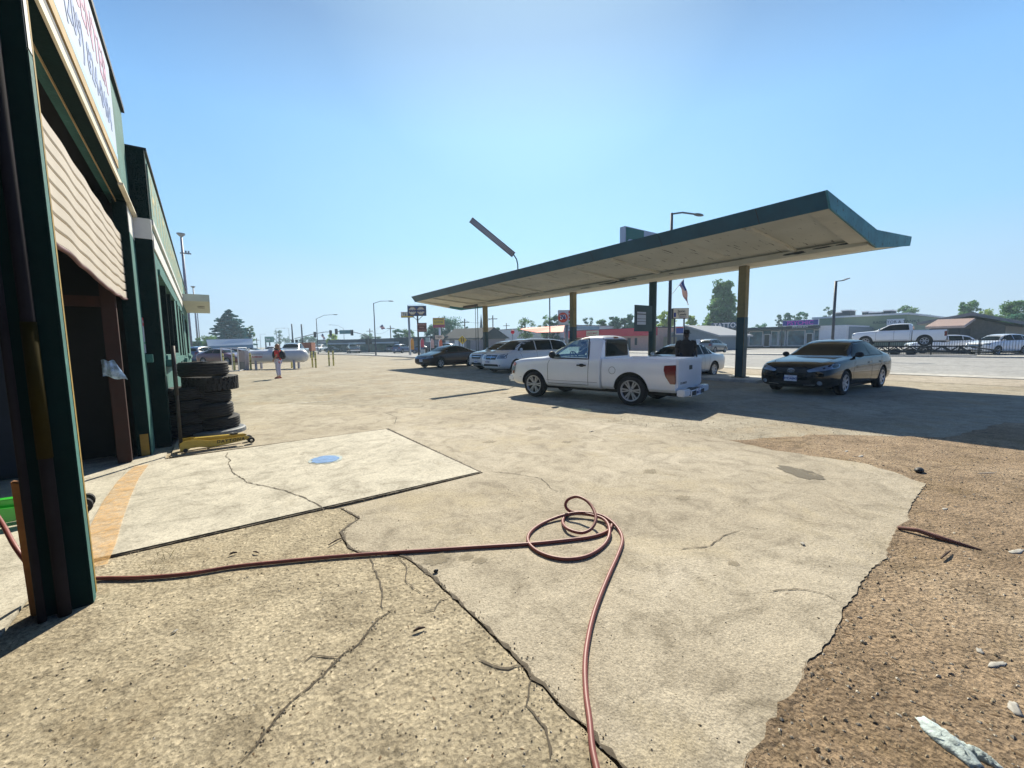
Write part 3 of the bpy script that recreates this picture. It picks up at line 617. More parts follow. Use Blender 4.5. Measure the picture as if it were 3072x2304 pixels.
mb = MB(); mb.box(15.95, 16.35, 26.1, 28.6, 4.24, 4.39, M('bare_rusty_beam', (.05, .035, .03), var=.3)); put('bare_beam_end', mb, cp)
r_ = random.Random(11)
for i, y in enumerate((5.9, 7.9, 11.0, 13.2, 15.9, 18.6, 20.6, 22.7, 24.6, 26.6)):
    wd = (.12, .34, .14)[i % 3]; d_ = .085 if wd < .3 else .012
    mb = MB(); mb.prism([(12.6, y, 4.685), (12.6, y, 4.685 - d_), (15.74, y, 4.43 - d_), (15.74, y, 4.43)], (0, wd, 0), BEAMC)
    if i % 3 == 0: mb.prism([(12.6, y + wd + .07, 4.685), (12.6, y + wd + .07, 4.66), (15.74, y + wd + .07, 4.405), (15.74, y + wd + .07, 4.43)], (0, .06, 0), BEAMC)
    put('batten', mb, cp)
# bare patches where the beam cladding has flaked away
FLK = M('flaked_patch', (.05, .055, .05), rough=.9, var=.3, vs=9)
def flake(y, z, L, H):
    pts = []; mb = MB()
    for k in range(12):
        a = 2 * pi * k / 12; pts.append((15.748, y + L / 2 * cos(a) * r_.uniform(.7, 1.2), z + H / 2 * sin(a) * r_.uniform(.5, 1.3)))
    mb.poly(pts, FLK); put('flaked_paint', mb, cp)
for y, z, L, H in ((13.9, 4.31, 1.3, .07), (13.2, 4.33, .9, .10), (12.5, 4.33, .6, .06), (6.0, 4.30, .8, .09), (5.2, 4.34, .7, .04), (10.5, 4.29, .3, .03), (15.4, 4.27, .8, .03), (4.6, 4.34, .5, .05), (20.0, 4.3, .5, .03)): flake(y, z, L, H)
for i in range(8):
    y = 5.6 + i * 3.05; mb = MB(); mb.prism([(12.176, y, 5.028), (12.186, y, 5.028), (12.466, y, 4.662), (12.456, y, 4.662)], (0, .018, 0), DARK); put('fascia_joint', mb, cp)
UPC = M('ochre_column_paint', (.24, .19, .08), rough=.7, var=.2, vs=4); LOC = M('dark_column_paint', (.010, .045, .055), rough=.55, var=.25, vs=4)
for y, lab in ((7.77, 1), (16.8, 2), (25.85, 3)):
    mb = MB(); mb.box(16.08, 16.36, y - .14, y + .14, 2.35, 4.2095, UPC); mb.box(16.075, 16.365, y - .145, y + .145, .09, 2.349, LOC); mb.box(15.98, 16.46, y - .24, y + .24, .09, .12, LOC)
    put('column', mb, cp, bevel=.012)
mb = MB(); mb.tube([(15.85, 26.3, .1), (15.85, 26.3, 4.3)], .025, LOC, 6); mb.tube([(15.7, 26.35, .1), (15.7, 26.35, 4.35)], .02, LOC, 6); put('drain_pipe', mb, cp, smooth=True)
# fluorescent fixture on its bent pole
lt = thing('canopy_light', 'long fluorescent light fixture tilting up from a bent pole on the canopy roof', 'light fixture', (12.35, 16.62, 4.95))
A, B_ = Vector((12.08, 16.6, 5.74)), Vector((10.23, 17.36, 7.25))
mb = MB(); mb.tube([(12.35, 16.62, 4.85), (12.35, 16.62, 5.3), (12.28, 16.62, 5.55), (12.08, 16.6, 5.76)], .03, FASC, 8); put('pole', mb, lt, smooth=True)
d = (B_ - A).normalized(); sd = d.cross(Vector((0, 0, 1))).normalized(); up_ = sd.cross(d).normalized()
# turned so its tubes face the lot
vw = (A - Vector((0, 0, EYE))).normalized(); sd = d.cross(vw).normalized(); up_ = (vw * .97 + Vector((0, 0, .2))).normalized(); sd = d.cross(up_).normalized(); up_ = sd.cross(d).normalized()
if up_.dot(vw) < 0: up_ = -up_
mb = MB(); T = Matrix((( d.x, sd.x, up_.x, A.x), (d.y, sd.y, up_.y, A.y), (d.z, sd.z, up_.z, A.z), (0, 0, 0, 1)))
L = (B_ - A).length; HOU = M('mauve_grey_housing', (.22, .20, .26), rough=.5, var=.1)
mb.prism([T @ Vector(v) for v in ((0, -.14, 0), (0, -.12, .06), (0, .12, .06), (0, .14, 0), (0, .125, 0), (0, .11, .045), (0, -.11, .045), (0, -.125, 0))], d * L, HOU)
mb.box(-.02, 0, -.14, .14, -.03, .07, HOU, T); mb.box(L, L + .02, -.14, .14, -.03, .07, HOU, T); put('housing', mb, lt)
TUBEM = M('fluorescent_tube', (.55, .55, .62), rough=.3, var=.05)
for s in (-.065, 0.0, .065): mb = MB(); mb.tube([T @ Vector((.02, s, .012)), T @ Vector((L - .02, s, .012))], .02, TUBEM, 8); put('tube', mb, lt, smooth=True)
# price sign pole rising through the canopy line
sp = thing('oil_sign', 'green and white oil brand sign on a thick dark post behind the canopy', 'sign', (16.9, 12.2, 0))
mb = MB(); mb.tube([(16.9, 12.2, 0), (16.9, 12.2, 5.5)], .175, LOC, 16); put('post', mb, sp, smooth=True)
GRN = M('sign_green', (.006, .14, .09), rough=.4, var=.05)
mb = MB(); mb.box(14.7, 19.1, 12.06, 12.34, 5.3, 6.42, SIGNW); mb.box(14.75, 15.98, 12.053, 12.0595, 5.33, 6.39, GRN); pn = put('sign_panel', mb, sp, bevel=.006)
mb = MB(); mb.prism([(14.83 + .2 - .2 * cos(a), 12.044, 5.72 - .19 * sin(a)) for a in [pi * k / 8 - pi / 2 for k in range(9)]] + [(15.75 + .19 * cos(a), 12.044, 5.72 + .19 * sin(a)) for a in [pi * k / 8 - pi / 2 for k in range(9)]], (0, .006, 0), SIGNW); link('logo_plate', mb.mesh('logo_plate', off=Vector((16.9, 12.2, 0))), pn)
mb = MB(); mb.lathe([(0, 0), (.13, 0)], GRN, 20, Matrix.Translation((15.03, 12.041, 5.72)) @ Matrix.Rotation(pi / 2, 4, 'X')); mb.box(14.98, 15.13, 12.036, 12.038, 5.70, 5.74, SIGNW); link('emblem', mb.mesh('emblem', off=Vector((16.9, 12.2, 0))), pn)
l = text_mb('Castrol', .27, M('castrol_red', (.5, .03, .04), var=.03), (15.5, 12.04, 5.72), (1, 0, 0), (0, 0, 1), ext=.001, bold=.006); link('lettering', l.mesh('lettering', off=Vector((16.9, 12.2, 0))), pn)
l = text_mb('OIL', .8, INKB, (17.3, 12.052, 5.55), (1, 0, 0), (0, 0, 1), ext=.002, bold=.01); link('lettering', l.mesh('lettering', off=Vector((16.9, 12.2, 0))), pn)
mb = MB(); mb.box(15.35, 16.6, 12.0, 12.03, 1.95, 3.12, LOC); pb = put('price_board', mb, sp)
mb = MB(); mb.box(15.5, 16.12, 11.985, 11.998, 2.25, 2.82, SIGNW); mb.box(15.5, 16.12, 11.98, 11.984, 2.70, 2.74, DARK); mb.box(15.5, 16.12, 11.98, 11.984, 2.5, 2.52, DARK); mb.box(15.5, 16.12, 11.98, 11.984, 2.38, 2.40, DARK); link('paper_notice', mb.mesh('paper_notice', off=Vector((16.9, 12.2, 0))), pb)
# ------------------------------------------------------------ vehicles
class Kit:
    """a vehicle described once as (name, mesh, parent index, location); every copy shares its meshes"""
    def __init__(s): s.parts = []
    def add(s, name, mb, parent=None, loc=(0, 0, 0), smooth=False, bevel=0, rz=0):
        me = mb.mesh(name, smooth, bevel) if isinstance(mb, MB) else mb
        s.parts.append((name, me, parent, Vector(loc), rz)); return len(s.parts) - 1
    def make(s, name, label, cat, loc, deg, paintm, group=None, z=0.0, scale=1.0, plate=None):
        t = thing(name, label, cat, (loc[0], loc[1], z), radians(deg), group); t.scale = (scale,) * 3
        obs = []
        for nm, me, par, lo, rz in s.parts:
            o = bpy.data.objects.new(nm, me); COL.objects.link(o); o.parent = obs[par] if par is not None else t; o.location = lo; o.rotation_euler = (0, 0, rz)
            for i, m_ in enumerate(me.materials):
                if m_ == PAINT: o.material_slots[i].link = 'OBJECT'; o.material_slots[i].material = paintm
            obs.append(o)
        return t
def ring(st):
    x, zb, zs, zt, wb, wm, ws, wt = st; h = zs - zb
    half = [(0, zb), (.8 * wb, zb), (wb, zb + .05), (wm * .985, zb + .22 * h), (wm, zb + .55 * h), (wm * .985, zb + .82 * h), (ws, zs)]
    half += [(ws - .25 * (ws - wt), zs + .10 * (zt - zs) + .006), (wt + .07 * (ws - wt), zt - .16 * (zt - zs)), (wt * .86, zt - .01), (wt * .45, zt + .004), (0, zt + .008)]
    pts = [(x, y, z) for y, z in half] + [(x, -y, z) for y, z in half[-2:0:-1]]
    return pts
def shell(stations, cuts=(), R=.36, W=.9, sub=2, creases=()):
    rs = [ring(s) for s in stations]; n = len(rs[0]); vs = [p for r in rs for p in r]
    fs = [(i * n + k, i * n + (k + 1) % n, (i + 1) * n + (k + 1) % n, (i + 1) * n + k) for i in range(len(rs) - 1) for k in range(n)]
    fs += [tuple(range(n))[::-1], tuple(range((len(rs) - 1) * n, len(rs) * n))]
    me = bpy.data.meshes.new('shell'); me.from_pydata(vs, [], fs); me.materials.append(PAINT)
    bm = bmesh.new(); bm.from_mesh(me); bmesh.ops.recalc_face_normals(bm, faces=bm.faces); bm.to_mesh(me); bm.free()
    mods = [('SUBSURF', dict(levels=sub, render_levels=sub))]
    me = evald(me, mods)
    if cuts:
        c = MB()
        for x, z in cuts:
            for s in (-1, 1):
                T = Matrix.Translation((x, s * (W + .35), z)) @ Matrix.Rotation(pi / 2, 4, 'X')
                c.lathe([(0, -.62), (R, -.62), (R, .62), (0, .62)], WELL, 32, T)
        cme = c.mesh('cut'); co = bpy.data.objects.new('cut', cme); COL.objects.link(co)
        me = evald(me, [('BOOLEAN', dict(object=co, operation='DIFFERENCE', solver='EXACT'))]); bpy.data.objects.remove(co)
        if WELL.name not in [m.name for m in me.materials if m]: me.materials.append(WELL)
        wi = [m.name if m else '' for m in me.materials].index(WELL.name)
        for p in me.polygons:
            for x, z in cuts:
                ds = [hypot(me.vertices[v].co.x - x, me.vertices[v].co.z - z) for v in p.vertices]
                if max(ds) < R + .006: p.material_index = wi
    for p in me.polygons: p.use_smooth = True
    try: me.set_sharp_from_angle(angle=radians(38))
    except Exception: pass
    return me
def bvh(me): return BVHTree.FromPolygons([v.co for v in me.vertices], [list(p.vertices) for p in me.polygons])
def wrap(tree, poly, axis, off=.006, mat=GLASS, step=.09, round_=0.0):
    """a panel cut to poly, laid onto the body along an axis"""
    if round_:
        out = []
        n = len(poly)
        for i in range(n):
            p = Vector(poly[i]); a = Vector(poly[i - 1]); c = Vector(poly[(i + 1) % n]); r = min(round_, (a - p).length * .4, (c - p).length * .4)
            p1 = p + (a - p).normalized() * r; p2 = p + (c - p).normalized() * r
            out += [p1, p * .5 + (p1 + p2) * .25, p2]
        poly = [tuple(v) for v in out]
    bm = bmesh.new(); vs = [bm.verts.new((u, v, 0)) for u, v in poly]; bm.faces.new(vs)
    us = [p[0] for p in poly]; v2 = [p[1] for p in poly]
    for a, lo, hi in ((0, min(us), max(us)), (1, min(v2), max(v2))):
        k = max(1, int((hi - lo) / step))
        for i in range(1, k):
            co = [0, 0, 0]; no = [0, 0, 0]; co[a] = lo + (hi - lo) * i / k; no[a] = 1
            bmesh.ops.bisect_plane(bm, geom=bm.verts[:] + bm.edges[:] + bm.faces[:], plane_co=co, plane_no=no)
    bmesh.ops.triangulate(bm, faces=bm.faces)
    dead = []
    for v in bm.verts:
        u, w_ = v.co.x, v.co.y
        if axis[0] == 'y': s = 1 if axis[1] == '+' else -1; o, d = Vector((u, 4 * s, w_)), Vector((0, -s, 0))
        elif axis[0] == 'x': s = 1 if axis[1] == '+' else -1; o, d = Vector((6 * s, u, w_)), Vector((-s, 0, 0))
        else: o, d = Vector((u, w_, 5)), Vector((0, 0, -1))
        h = tree.ray_cast(o, d)
        if h[0] is None: dead.append(v); continue
        nrm = h[1] if h[1].dot(d) < 0 else -h[1]
        v.co = h[0] + nrm * off * .5 - d * off * .7
    bmesh.ops.delete(bm, geom=dead, context='VERTS')
    bmesh.ops.recalc_face_normals(bm, faces=bm.faces)
    me = bpy.data.meshes.new('panel'); bm.to_mesh(me); bm.free(); me.materials.append(mat)
    # normals outwards
    if me.polygons:
        p = me.polygons[len(me.polygons) // 2]; dv = {'y+': (0, 1, 0), 'y-': (0, -1, 0), 'x+': (1, 0, 0), 'x-': (-1, 0, 0), 'z+': (0, 0, 1)}[axis]
        if p.normal.dot(Vector(dv)) < 0: me.flip_normals()
    for p in me.polygons: p.use_smooth = True
    return me
def line(tree, pts, axis, w_=.012, mat=DARK, off=.003, step=.07):
    """a thin shut line following the body"""
    pts = [Vector(p) for p in pts]; P = []
    for a, c in zip(pts[:-1], pts[1:]):
        k = max(1, int((c - a).length / step)); P += [a + (c - a) * i / k for i in range(k)]
    P.append(pts[-1]); bm = bmesh.new(); prev = None
    for i, p in enumerate(P):
        a = P[max(0, i - 1)]; c = P[min(len(P) - 1, i + 1)]; d = (c - a).normalized(); nn = Vector((-d.y, d.x)) * w_ / 2; row = []
        for q in (p + nn, p - nn):
            if axis[0] == 'y': s = 1 if axis[1] == '+' else -1; o, dd = Vector((q.x, 4 * s, q.y)), Vector((0, -s, 0))
            elif axis[0] == 'x': s = 1 if axis[1] == '+' else -1; o, dd = Vector((6 * s, q.x, q.y)), Vector((-s, 0, 0))
            else: o, dd = Vector((q.x, q.y, 5)), Vector((0, 0, -1))
            h = tree.ray_cast(o, dd)
            row.append(None if h[0] is None else bm.verts.new(h[0] - dd * off))
        if prev and None not in prev and None not in row: bm.faces.new((prev[0], prev[1], row[1], row[0]))
        prev = row
    me = bpy.data.meshes.new('line'); bm.to_mesh(me); bm.free(); me.materials.append(mat); return me
def merge(meshes, name):
    bm = bmesh.new(); mats = []
    for me in meshes:
        b2 = bmesh.new(); b2.from_mesh(me); mp = {}
        for m_ in me.materials:
            if m_ not in mats: mats.append(m_)
        vm = {v: bm.verts.new(v.co) for v in b2.verts}
        for f in b2.faces:
            nf = bm.faces.new([vm[v] for v in f.verts]); nf.material_index = mats.index(me.materials[f.material_index]); nf.smooth = f.smooth
        b2.free()
    me = bpy.data.meshes.new(name); bm.to_mesh(me); bm.free()
    for m_ in mats: me.materials.append(m_)
    return me
def wheel(kit, x, y, R, wd, rimR, spokes=6, twin=False, col=ALLOY, steer=0.0):
    """tyre named wheel > rim; axle along y"""
    s = 1 if y > 0 else -1; T = Matrix.Rotation(-s * pi / 2, 4, 'X'); h = wd / 2
    mb = MB(); mb.lathe([(rimR, -h * .9), (rimR + .02, -h), (R - .05, -h * 1.02), (R - .015, -h * .85), (R, -h * .6), (R, -h * .1), (R - .008, -h * .06), (R - .008, h * .06), (R, h * .1), (R, h * .6), (R - .015, h * .85), (R - .05, h * 1.02), (rimR + .02, h), (rimR, h * .9), (rimR - .02, 0)], RUBBER, 36, T, closed=True)
    w_ = kit.add('wheel', mb, None, (x, y, R), smooth=True, rz=steer)
    mb = MB(); mb.lathe([(0, h * .2), (rimR * .9, h * .2), (rimR * .97, h * .3), (rimR * .93, h * .86), (rimR, h * .92), (rimR + .006, h * .86), (rimR + .004, -h * .9)], DARK, 32, T)
    mb.lathe([(rimR * .90, h * .82), (rimR * .94, h * .93), (rimR + .005, h * .98), (rimR + .008, h * .85), (rimR * .92, h * .5)], col, 36, T)
    mb.lathe([(0, h * .80), (.045, h * .80), (.07, h * .72), (.075, h * .4)], col, 20, T)
    for k in range(spokes):
        for da in ((-.16, .16) if twin else (0,)):
            a = 2 * pi * k / spokes + da * (1 if twin else 0); A = T @ Matrix.Rotation(a, 4, 'Z'); ww = .014 if twin else .026
            vs = [(.055, -ww * 1.1, h * .72), (.055, ww * 1.1, h * .72), (rimR * .93, ww * 1.25, h * .86), (rimR * .93, -ww * 1.25, h * .86), (.055, -ww, h * .45), (.055, ww, h * .45), (rimR * .93, ww, h * .5), (rimR * .93, -ww, h * .5)]
            mb.add([A @ Vector(v) for v in vs], [(0, 1, 2, 3), (7, 6, 5, 4), (0, 3, 7, 4), (1, 5, 6, 2)], col)
        A = T @ Matrix.Rotation(2 * pi * k / spokes + pi / spokes, 4, 'Z'); mb.lathe([(0, 0), (.011, 0), (.011, -.02)], DARK, 8, A @ Matrix.Translation((.052, 0, h * .79)))
    kit.add('rim', mb, w_, (0, 0, 0))
def mirror(kit, x, y, z, mat, big=1.0):
    s = 1 if y > 0 else -1; mb = MB()
    mb.sphere((0, s * .09, .02), (.055 * big, .10 * big, .075 * big), mat, 12, 8); mb.box(-.02, .02, -s * .02 if s > 0 else -.02, .02, -.03, 0, mat)
    kit.add('wing_mirror', mb, None, (x, y, z), smooth=True)
def plate(kit, x, z, y=0.0, txt='8YDA847', ang=0, s=1, T0=None):
    mb = MB(); mb.box(-.006, .006, -.153, .153, -.078, .078, PLATE); p = kit.add('licence_plate', mb, None, (x, y, z), bevel=.004, rz=0)
    l = text_mb(txt, .085, INKB, (s * .0075, 0, -.01), (0, s, 0), (0, 0, 1), ext=.001, bold=.002); kit.add('plate_number', l, p)
    l = text_mb('California', .028, M('plate_red', (.4, .04, .08), var=0), (s * .0075, 0, .058), (0, s, 0), (0, 0, 1), ext=.001); kit.add('plate_state', l, p)
CARS = {}
def car(kind):
    if kind in CARS: return CARS[kind]
    k = Kit(); twin = False; R = .325; rimR = .215; sp = 7; extra = None
    if kind == 'sedan':
        st = [(2.42, .34, .62, .66, .50, .60, .54, .40), (2.38, .25, .71, .75, .66, .77, .70, .54), (2.24, .19, .80, .845, .78, .86, .79, .62), (1.9, .18, .875, .92, .84, .90, .84, .66), (1.4, .18, .925, .975, .85, .915, .855, .68), (1.05, .18, .955, 1.015, .85, .92, .86, .68), (.85, .18, .96, 1.06, .85, .92, .865, .68), (.45, .18, .965, 1.27, .85, .92, .87, .65), (.08, .18, .97, 1.42, .85, .92, .87, .625), (-.4, .18, .98, 1.475, .85, .92, .87, .62), (-.95, .18, .99, 1.455, .85, .92, .87, .615), (-1.4, .18, 1.0, 1.33, .85, .92, .865, .62), (-1.82, .18, 1.01, 1.15, .85, .915, .855, .65), (-2.1, .20, 1.0, 1.08, .83, .90, .83, .66), (-2.34, .26, .95, 1.03, .78, .86, .78, .62), (-2.42, .36, .82, .86, .66, .76, .68, .5)]
        wb = 2.78; fx = 1.40; side = [(.76, 1.0), (.12, 1.37), (-.42, 1.41), (-.95, 1.39), (-1.60, 1.08), (-1.50, 1.02)]; ws_ = [(-.74, 1.03), (.74, 1.03), (.60, 1.41), (-.60, 1.41)]; rw = [(-.6, 1.08), (.6, 1.08), (.5, 1.36), (-.5, 1.36)]
        piv = (-.42, -1.38); hl = [(.88, .74), (.74, .68), (.40, .63), (.36, .68), (.56, .76), (.86, .85)]; tl = [(.80, .80), (.45, .82), (.45, .93), (.78, .96)]; hz = .82
    elif kind == 'civic':
        st = [(2.27, .34, .58, .62, .46, .56, .50, .36), (2.22, .25, .66, .70, .60, .73, .66, .5), (2.05, .19, .76, .81, .74, .82, .76, .58), (1.7, .18, .86, .91, .82, .875, .81, .62), (1.3, .18, .93, .99, .83, .88, .82, .63), (1.05, .18, .95, 1.05, .83, .88, .82, .62), (.65, .18, .96, 1.24, .83, .88, .83, .58), (.2, .18, .97, 1.40, .83, .88, .83, .54), (-.3, .18, .98, 1.44, .83, .88, .83, .535), (-.85, .18, .99, 1.40, .83, .88, .83, .535), (-1.35, .18, 1.0, 1.24, .83, .88, .82, .56), (-1.75, .18, 1.01, 1.11, .82, .875, .81, .6), (-2.05, .22, .98, 1.07, .79, .85, .78, .58), (-2.22, .30, .90, .96, .7, .78, .7, .5)]
        wb = 2.67; fx = 1.37; side = [(.95, 1.0), (.25, 1.335), (-.3, 1.375), (-.85, 1.34), (-1.42, 1.06), (-1.35, 1.03)]; ws_ = [(-.64, 1.06), (.64, 1.06), (.5, 1.37), (-.5, 1.37)]; rw = [(-.56, 1.10), (.56, 1.10), (.46, 1.34), (-.46, 1.34)]
        piv = (-.32, -1.30); hl = [(.82, .66), (.40, .62), (.45, .70), (.76, .80)]; tl = [(.76, .80), (.45, .82), (.45, .93), (.74, .96)]; hz = .84; sp = 5; R = .315; rimR = .205
    elif kind == 'minivan':
        st = [(2.55, .36, .66, .70, .52, .66, .60, .42), (2.50, .26, .80, .85, .68, .84, .76, .56), (2.35, .2, .93, .98, .8, .93, .84, .64), (2.05, .19, 1.0, 1.06, .87, .965, .88, .68), (1.72, .19, 1.04, 1.13, .89, .98, .90, .70), (1.4, .19, 1.05, 1.32, .89, .98, .91, .70), (.98, .19, 1.06, 1.58, .89, .98, .91, .70), (.6, .19, 1.07, 1.70, .89, .98, .91, .70), (-.2, .19, 1.08, 1.745, .89, .98, .91, .70), (-1.3, .19, 1.08, 1.73, .89, .98, .91, .70), (-2.1, .19, 1.08, 1.66, .89, .975, .90, .68), (-2.42, .21, 1.08, 1.50, .88, .96, .88, .66), (-2.56, .3, 1.03, 1.15, .82, .9, .82, .62), (-2.60, .4, .9, .95, .7, .8, .7, .5)]
        wb = 3.08; fx = 1.62; side = [(1.42, 1.14), (.90, 1.58), (.5, 1.635), (-1.3, 1.65), (-2.1, 1.56), (-2.36, 1.2), (-2.3, 1.14)]; ws_ = [(-.78, 1.16), (.78, 1.16), (.66, 1.62), (-.66, 1.62)]; rw = [(-.7, 1.15), (.7, 1.15), (.62, 1.56), (-.62, 1.56)]
        piv = (.18, -1.05); hl = [(.93, .76), (.48, .74), (.50, .93), (.86, 1.0)]; tl = [(.85, .9), (.62, .9), (.62, 1.15), (.82, 1.15)]; hz = .98; R = .34; rimR = .22; sp = 5
    elif kind == 'suv':
        st = [(2.28, .38, .68, .72, .5, .62, .56, .4), (2.23, .28, .84, .88, .66, .80, .72, .54), (2.05, .24, .95, 1.0, .8, .89, .82, .64), (1.7, .23, 1.02, 1.07, .84, .92, .85, .68), (1.25, .23, 1.06, 1.12, .85, .925, .86, .68), (1.0, .23, 1.07, 1.20, .85, .925, .87, .67), (.62, .23, 1.08, 1.44, .85, .925, .87, .64), (.25, .23, 1.09, 1.61, .85, .925, .87, .62), (-.4, .23, 1.11, 1.68, .85, .925, .87, .62), (-1.2, .23, 1.13, 1.66, .85, .925, .87, .61), (-1.75, .24, 1.15, 1.58, .85, .92, .86, .60), (-2.08, .28, 1.12, 1.34, .83, .90, .84, .58), (-2.24, .36, 1.02, 1.08, .74, .83, .76, .52)]
        wb = 2.72; fx = 1.36; side = [(.95, 1.14), (.32, 1.52), (-.2, 1.585), (-1.2, 1.56), (-1.75, 1.40), (-1.86, 1.23), (-1.4, 1.18)]; ws_ = [(-.68, 1.15), (.68, 1.15), (.58, 1.56), (-.58, 1.56)]; rw = [(-.6, 1.2), (.6, 1.2), (.54, 1.52), (-.54, 1.52)]
        piv = (-.32, -1.28); hl = [(.86, .82), (.46, .80), (.48, .92), (.80, .98)]; tl = [(.80, .86), (.5, .86), (.5, 1.1), (.78, 1.1)]; hz = .98; R = .36; rimR = .235; sp = 5
    elif kind == 'coupe':
        st = [(2.35, .32, .62, .66, .60, .70, .64, .45), (2.30, .24, .72, .76, .72, .80, .74, .56), (2.1, .2, .79, .83, .78, .84, .79, .62), (1.6, .19, .84, .885, .8, .85, .80, .64), (1.0, .19, .88, .93, .8, .85, .80, .64), (.8, .19, .89, 1.0, .8, .85, .80, .64), (.45, .19, .895, 1.20, .8, .85, .80, .61), (.1, .19, .90, 1.36, .8, .85, .80, .58), (-.4, .19, .90, 1.395, .8, .85, .80, .575), (-.85, .19, .905, 1.37, .8, .85, .80, .575), (-1.2, .19, .91, 1.18, .8, .85, .80, .6), (-1.45, .19, .915, .98, .8, .85, .80, .62), (-2.0, .2, .90, .95, .79, .84, .79, .62), (-2.35, .28, .85, .90, .7, .78, .72, .55)]
        wb = 2.6; fx = 1.35; side = [(.72, .93), (.12, 1.31), (-.4, 1.335), (-.88, 1.31), (-1.18, .97)]; ws_ = [(-.64, .97), (.64, .97), (.54, 1.33), (-.54, 1.33)]; rw = [(-.58, 1.0), (.58, 1.0), (.5, 1.32), (-.5, 1.32)]
        piv = (-.5, -.95); hl = [(.78, .60), (.38, .60), (.38, .72), (.78, .72)]; tl = [(.76, .66), (.4, .66), (.4, .8), (.74, .8)]; hz = .78; R = .31; rimR = .19
    rx = fx - wb; W = st[len(st) // 2][5]
    me = shell(st, [(fx, R), (rx, R)], R + .055, W); me.name = 'body'; b = k.add('body', me)
    bt = bvh(me)
    for ax in ('y+', 'y-'):
        # windows of each side, split at the pillars
        xs = [1.9, piv[0], piv[1] if kind != 'coupe' else -9, -9]
        prev = None
        def clip(poly, x0, x1):
            bm = bmesh.new(); bm.faces.new([bm.verts.new((u, v, 0)) for u, v in poly])
            for xx, no in ((x0, (1, 0, 0)), (x1, (-1, 0, 0))): bmesh.ops.bisect_plane(bm, geom=bm.verts[:] + bm.edges[:] + bm.faces[:], plane_co=(xx, 0, 0), plane_no=no, clear_outer=True)
            r = [[(v.co.x, v.co.y) for v in f.verts] for f in bm.faces]; bm.free(); return r[0] if r else None
        for x1, x0 in ((9, piv[0] + .035), (piv[0] - .035, piv[1] + .03), (piv[1] - .03, -9)):
            pl = clip(side, x1 if x1 < 9 else 3, x0) if x0 > -9 else clip(side, x1, -3)
            if pl and len(pl) >= 3 and (max(p[0] for p in pl) - min(p[0] for p in pl)) > .12:
                k.add('side_window', wrap(bt, pl, ax, round_=.03))
        k.add('window_trim', line(bt, side + [side[0]], ax, .022, DARK, .008))
        zz = side[0][1]; sl_ = [(piv[0] + .0, zz + .01), (piv[0] + .0, .30)]
        k.add('door_seam', merge([line(bt, [(side[0][0] - .02, zz), (fx - R - .13, .62), (fx - R - .13, .28), (piv[0], .26), sl_[0]], ax, .010), line(bt, [(piv[0], .26), (rx + R + .12, .28), (rx + R + .1, .55), (piv[1] - .0, zz + .02)], ax, .010)], 'door_seam'))
        s = 1 if ax == 'y+' else -1
        for hx in (piv[0] + .18, piv[1] + .25)[: 1 if kind == 'coupe' else 2]:
            hh = bt.ray_cast(Vector((hx, 3 * s, hz)), Vector((0, -s, 0)))
            if hh[0]:
                mb = MB(); mb.box(-.09, .09, -.012, .018, -.014, .014, PAINT); k.add('door_handle', mb, None, hh[0] + Vector((0, s * .012, 0)), bevel=.008)
        k.add('headlight', wrap(bt, [(u * s, v) for u, v in hl], 'x+', .008, LAMPG, .06, .03))
        k.add('taillight', wrap(bt, [(u * s, v) for u, v in tl], 'x-', .008, REDL, .06, .03))
        k.add('sill_trim', wrap(bt, [(fx - R - .10, .20), (rx + R + .10, .20), (rx + R + .10, .265), (fx - R - .10, .265)], ax, .008, DARK, .2))
        hh = bt.ray_cast(Vector((side[0][0] - .14, 3 * s, side[0][1] - .02)), Vector((0, -s, 0)))
        mirror(k, side[0][0] - .14, hh[0].y - s * .01, side[0][1] + .03, PAINT if kind != 'sedan' else DARK)
        wheel(k, fx, s * (W - .125), R, .21, rimR, sp, twin, steer=0); wheel(k, rx, s * (W - .125), R, .21, rimR, sp, twin)
    k.add('windshield', wrap(bt, ws_, 'x+', .006, GLASS, .09, .06)); k.add('rear_window', wrap(bt, rw, 'x-', .006, GLASS, .09, .06))
    if kind == 'sedan':
        k.add('hood_seam', line(bt, [(1.02, .68), (1.9, .64), (2.2, .50)], 'z+', .012)); k.add('hood_seam', line(bt, [(1.02, -.68), (1.9, -.64), (2.2, -.50)], 'z+', .012))
        k.add('grille', wrap(bt, [(-.34, .60), (.34, .60), (.38, .72), (-.38, .72)], 'x+', .006, DARK, .06, .02))
        k.add('lower_grille', wrap(bt, [(-.5, .30), (.5, .30), (.46, .42), (-.46, .42)], 'x+', .006, DARK, .06, .03))
        for s in (-1, 1):
            k.add('fog_light', wrap(bt, [(s * (.66 + .055 * cos(a)), .36 + .055 * sin(a)) for a in [2 * pi * i / 14 for i in range(14)]], 'x+', .012, LAMPG, .04))
            k.add('chrome_strip', wrap(bt, [(s * .30, .285), (s * .56, .30), (s * .56, .315), (s * .30, .30)], 'x+', .012, CHROME, .06))
        hh = bt.ray_cast(Vector((5, 0, .67)), Vector((-1, 0, 0)))[0]
        mb = MB(); T = Matrix.Translation((hh.x + .014, 0, .67)) @ Matrix.Rotation(pi / 2, 4, 'Y')
        for rx_, ry_, oy in ((.052, .078, 0), (.048, .026, 0), (.018, .055, 0)):
            mb.tube([T @ Vector((rx_ * cos(a) + (-.02 if rx_ == .018 else 0), ry_ * sin(a), 0)) for a in [2 * pi * i / 24 for i in range(24)]], .006, CHROME, 6, closed=True)
        k.add('emblem', mb, None, smooth=True)
        hh = bt.ray_cast(Vector((5, 0, .46)), Vector((-1, 0, 0)))[0]; plate(k, hh.x + .02, .46)
    elif kind == 'minivan':
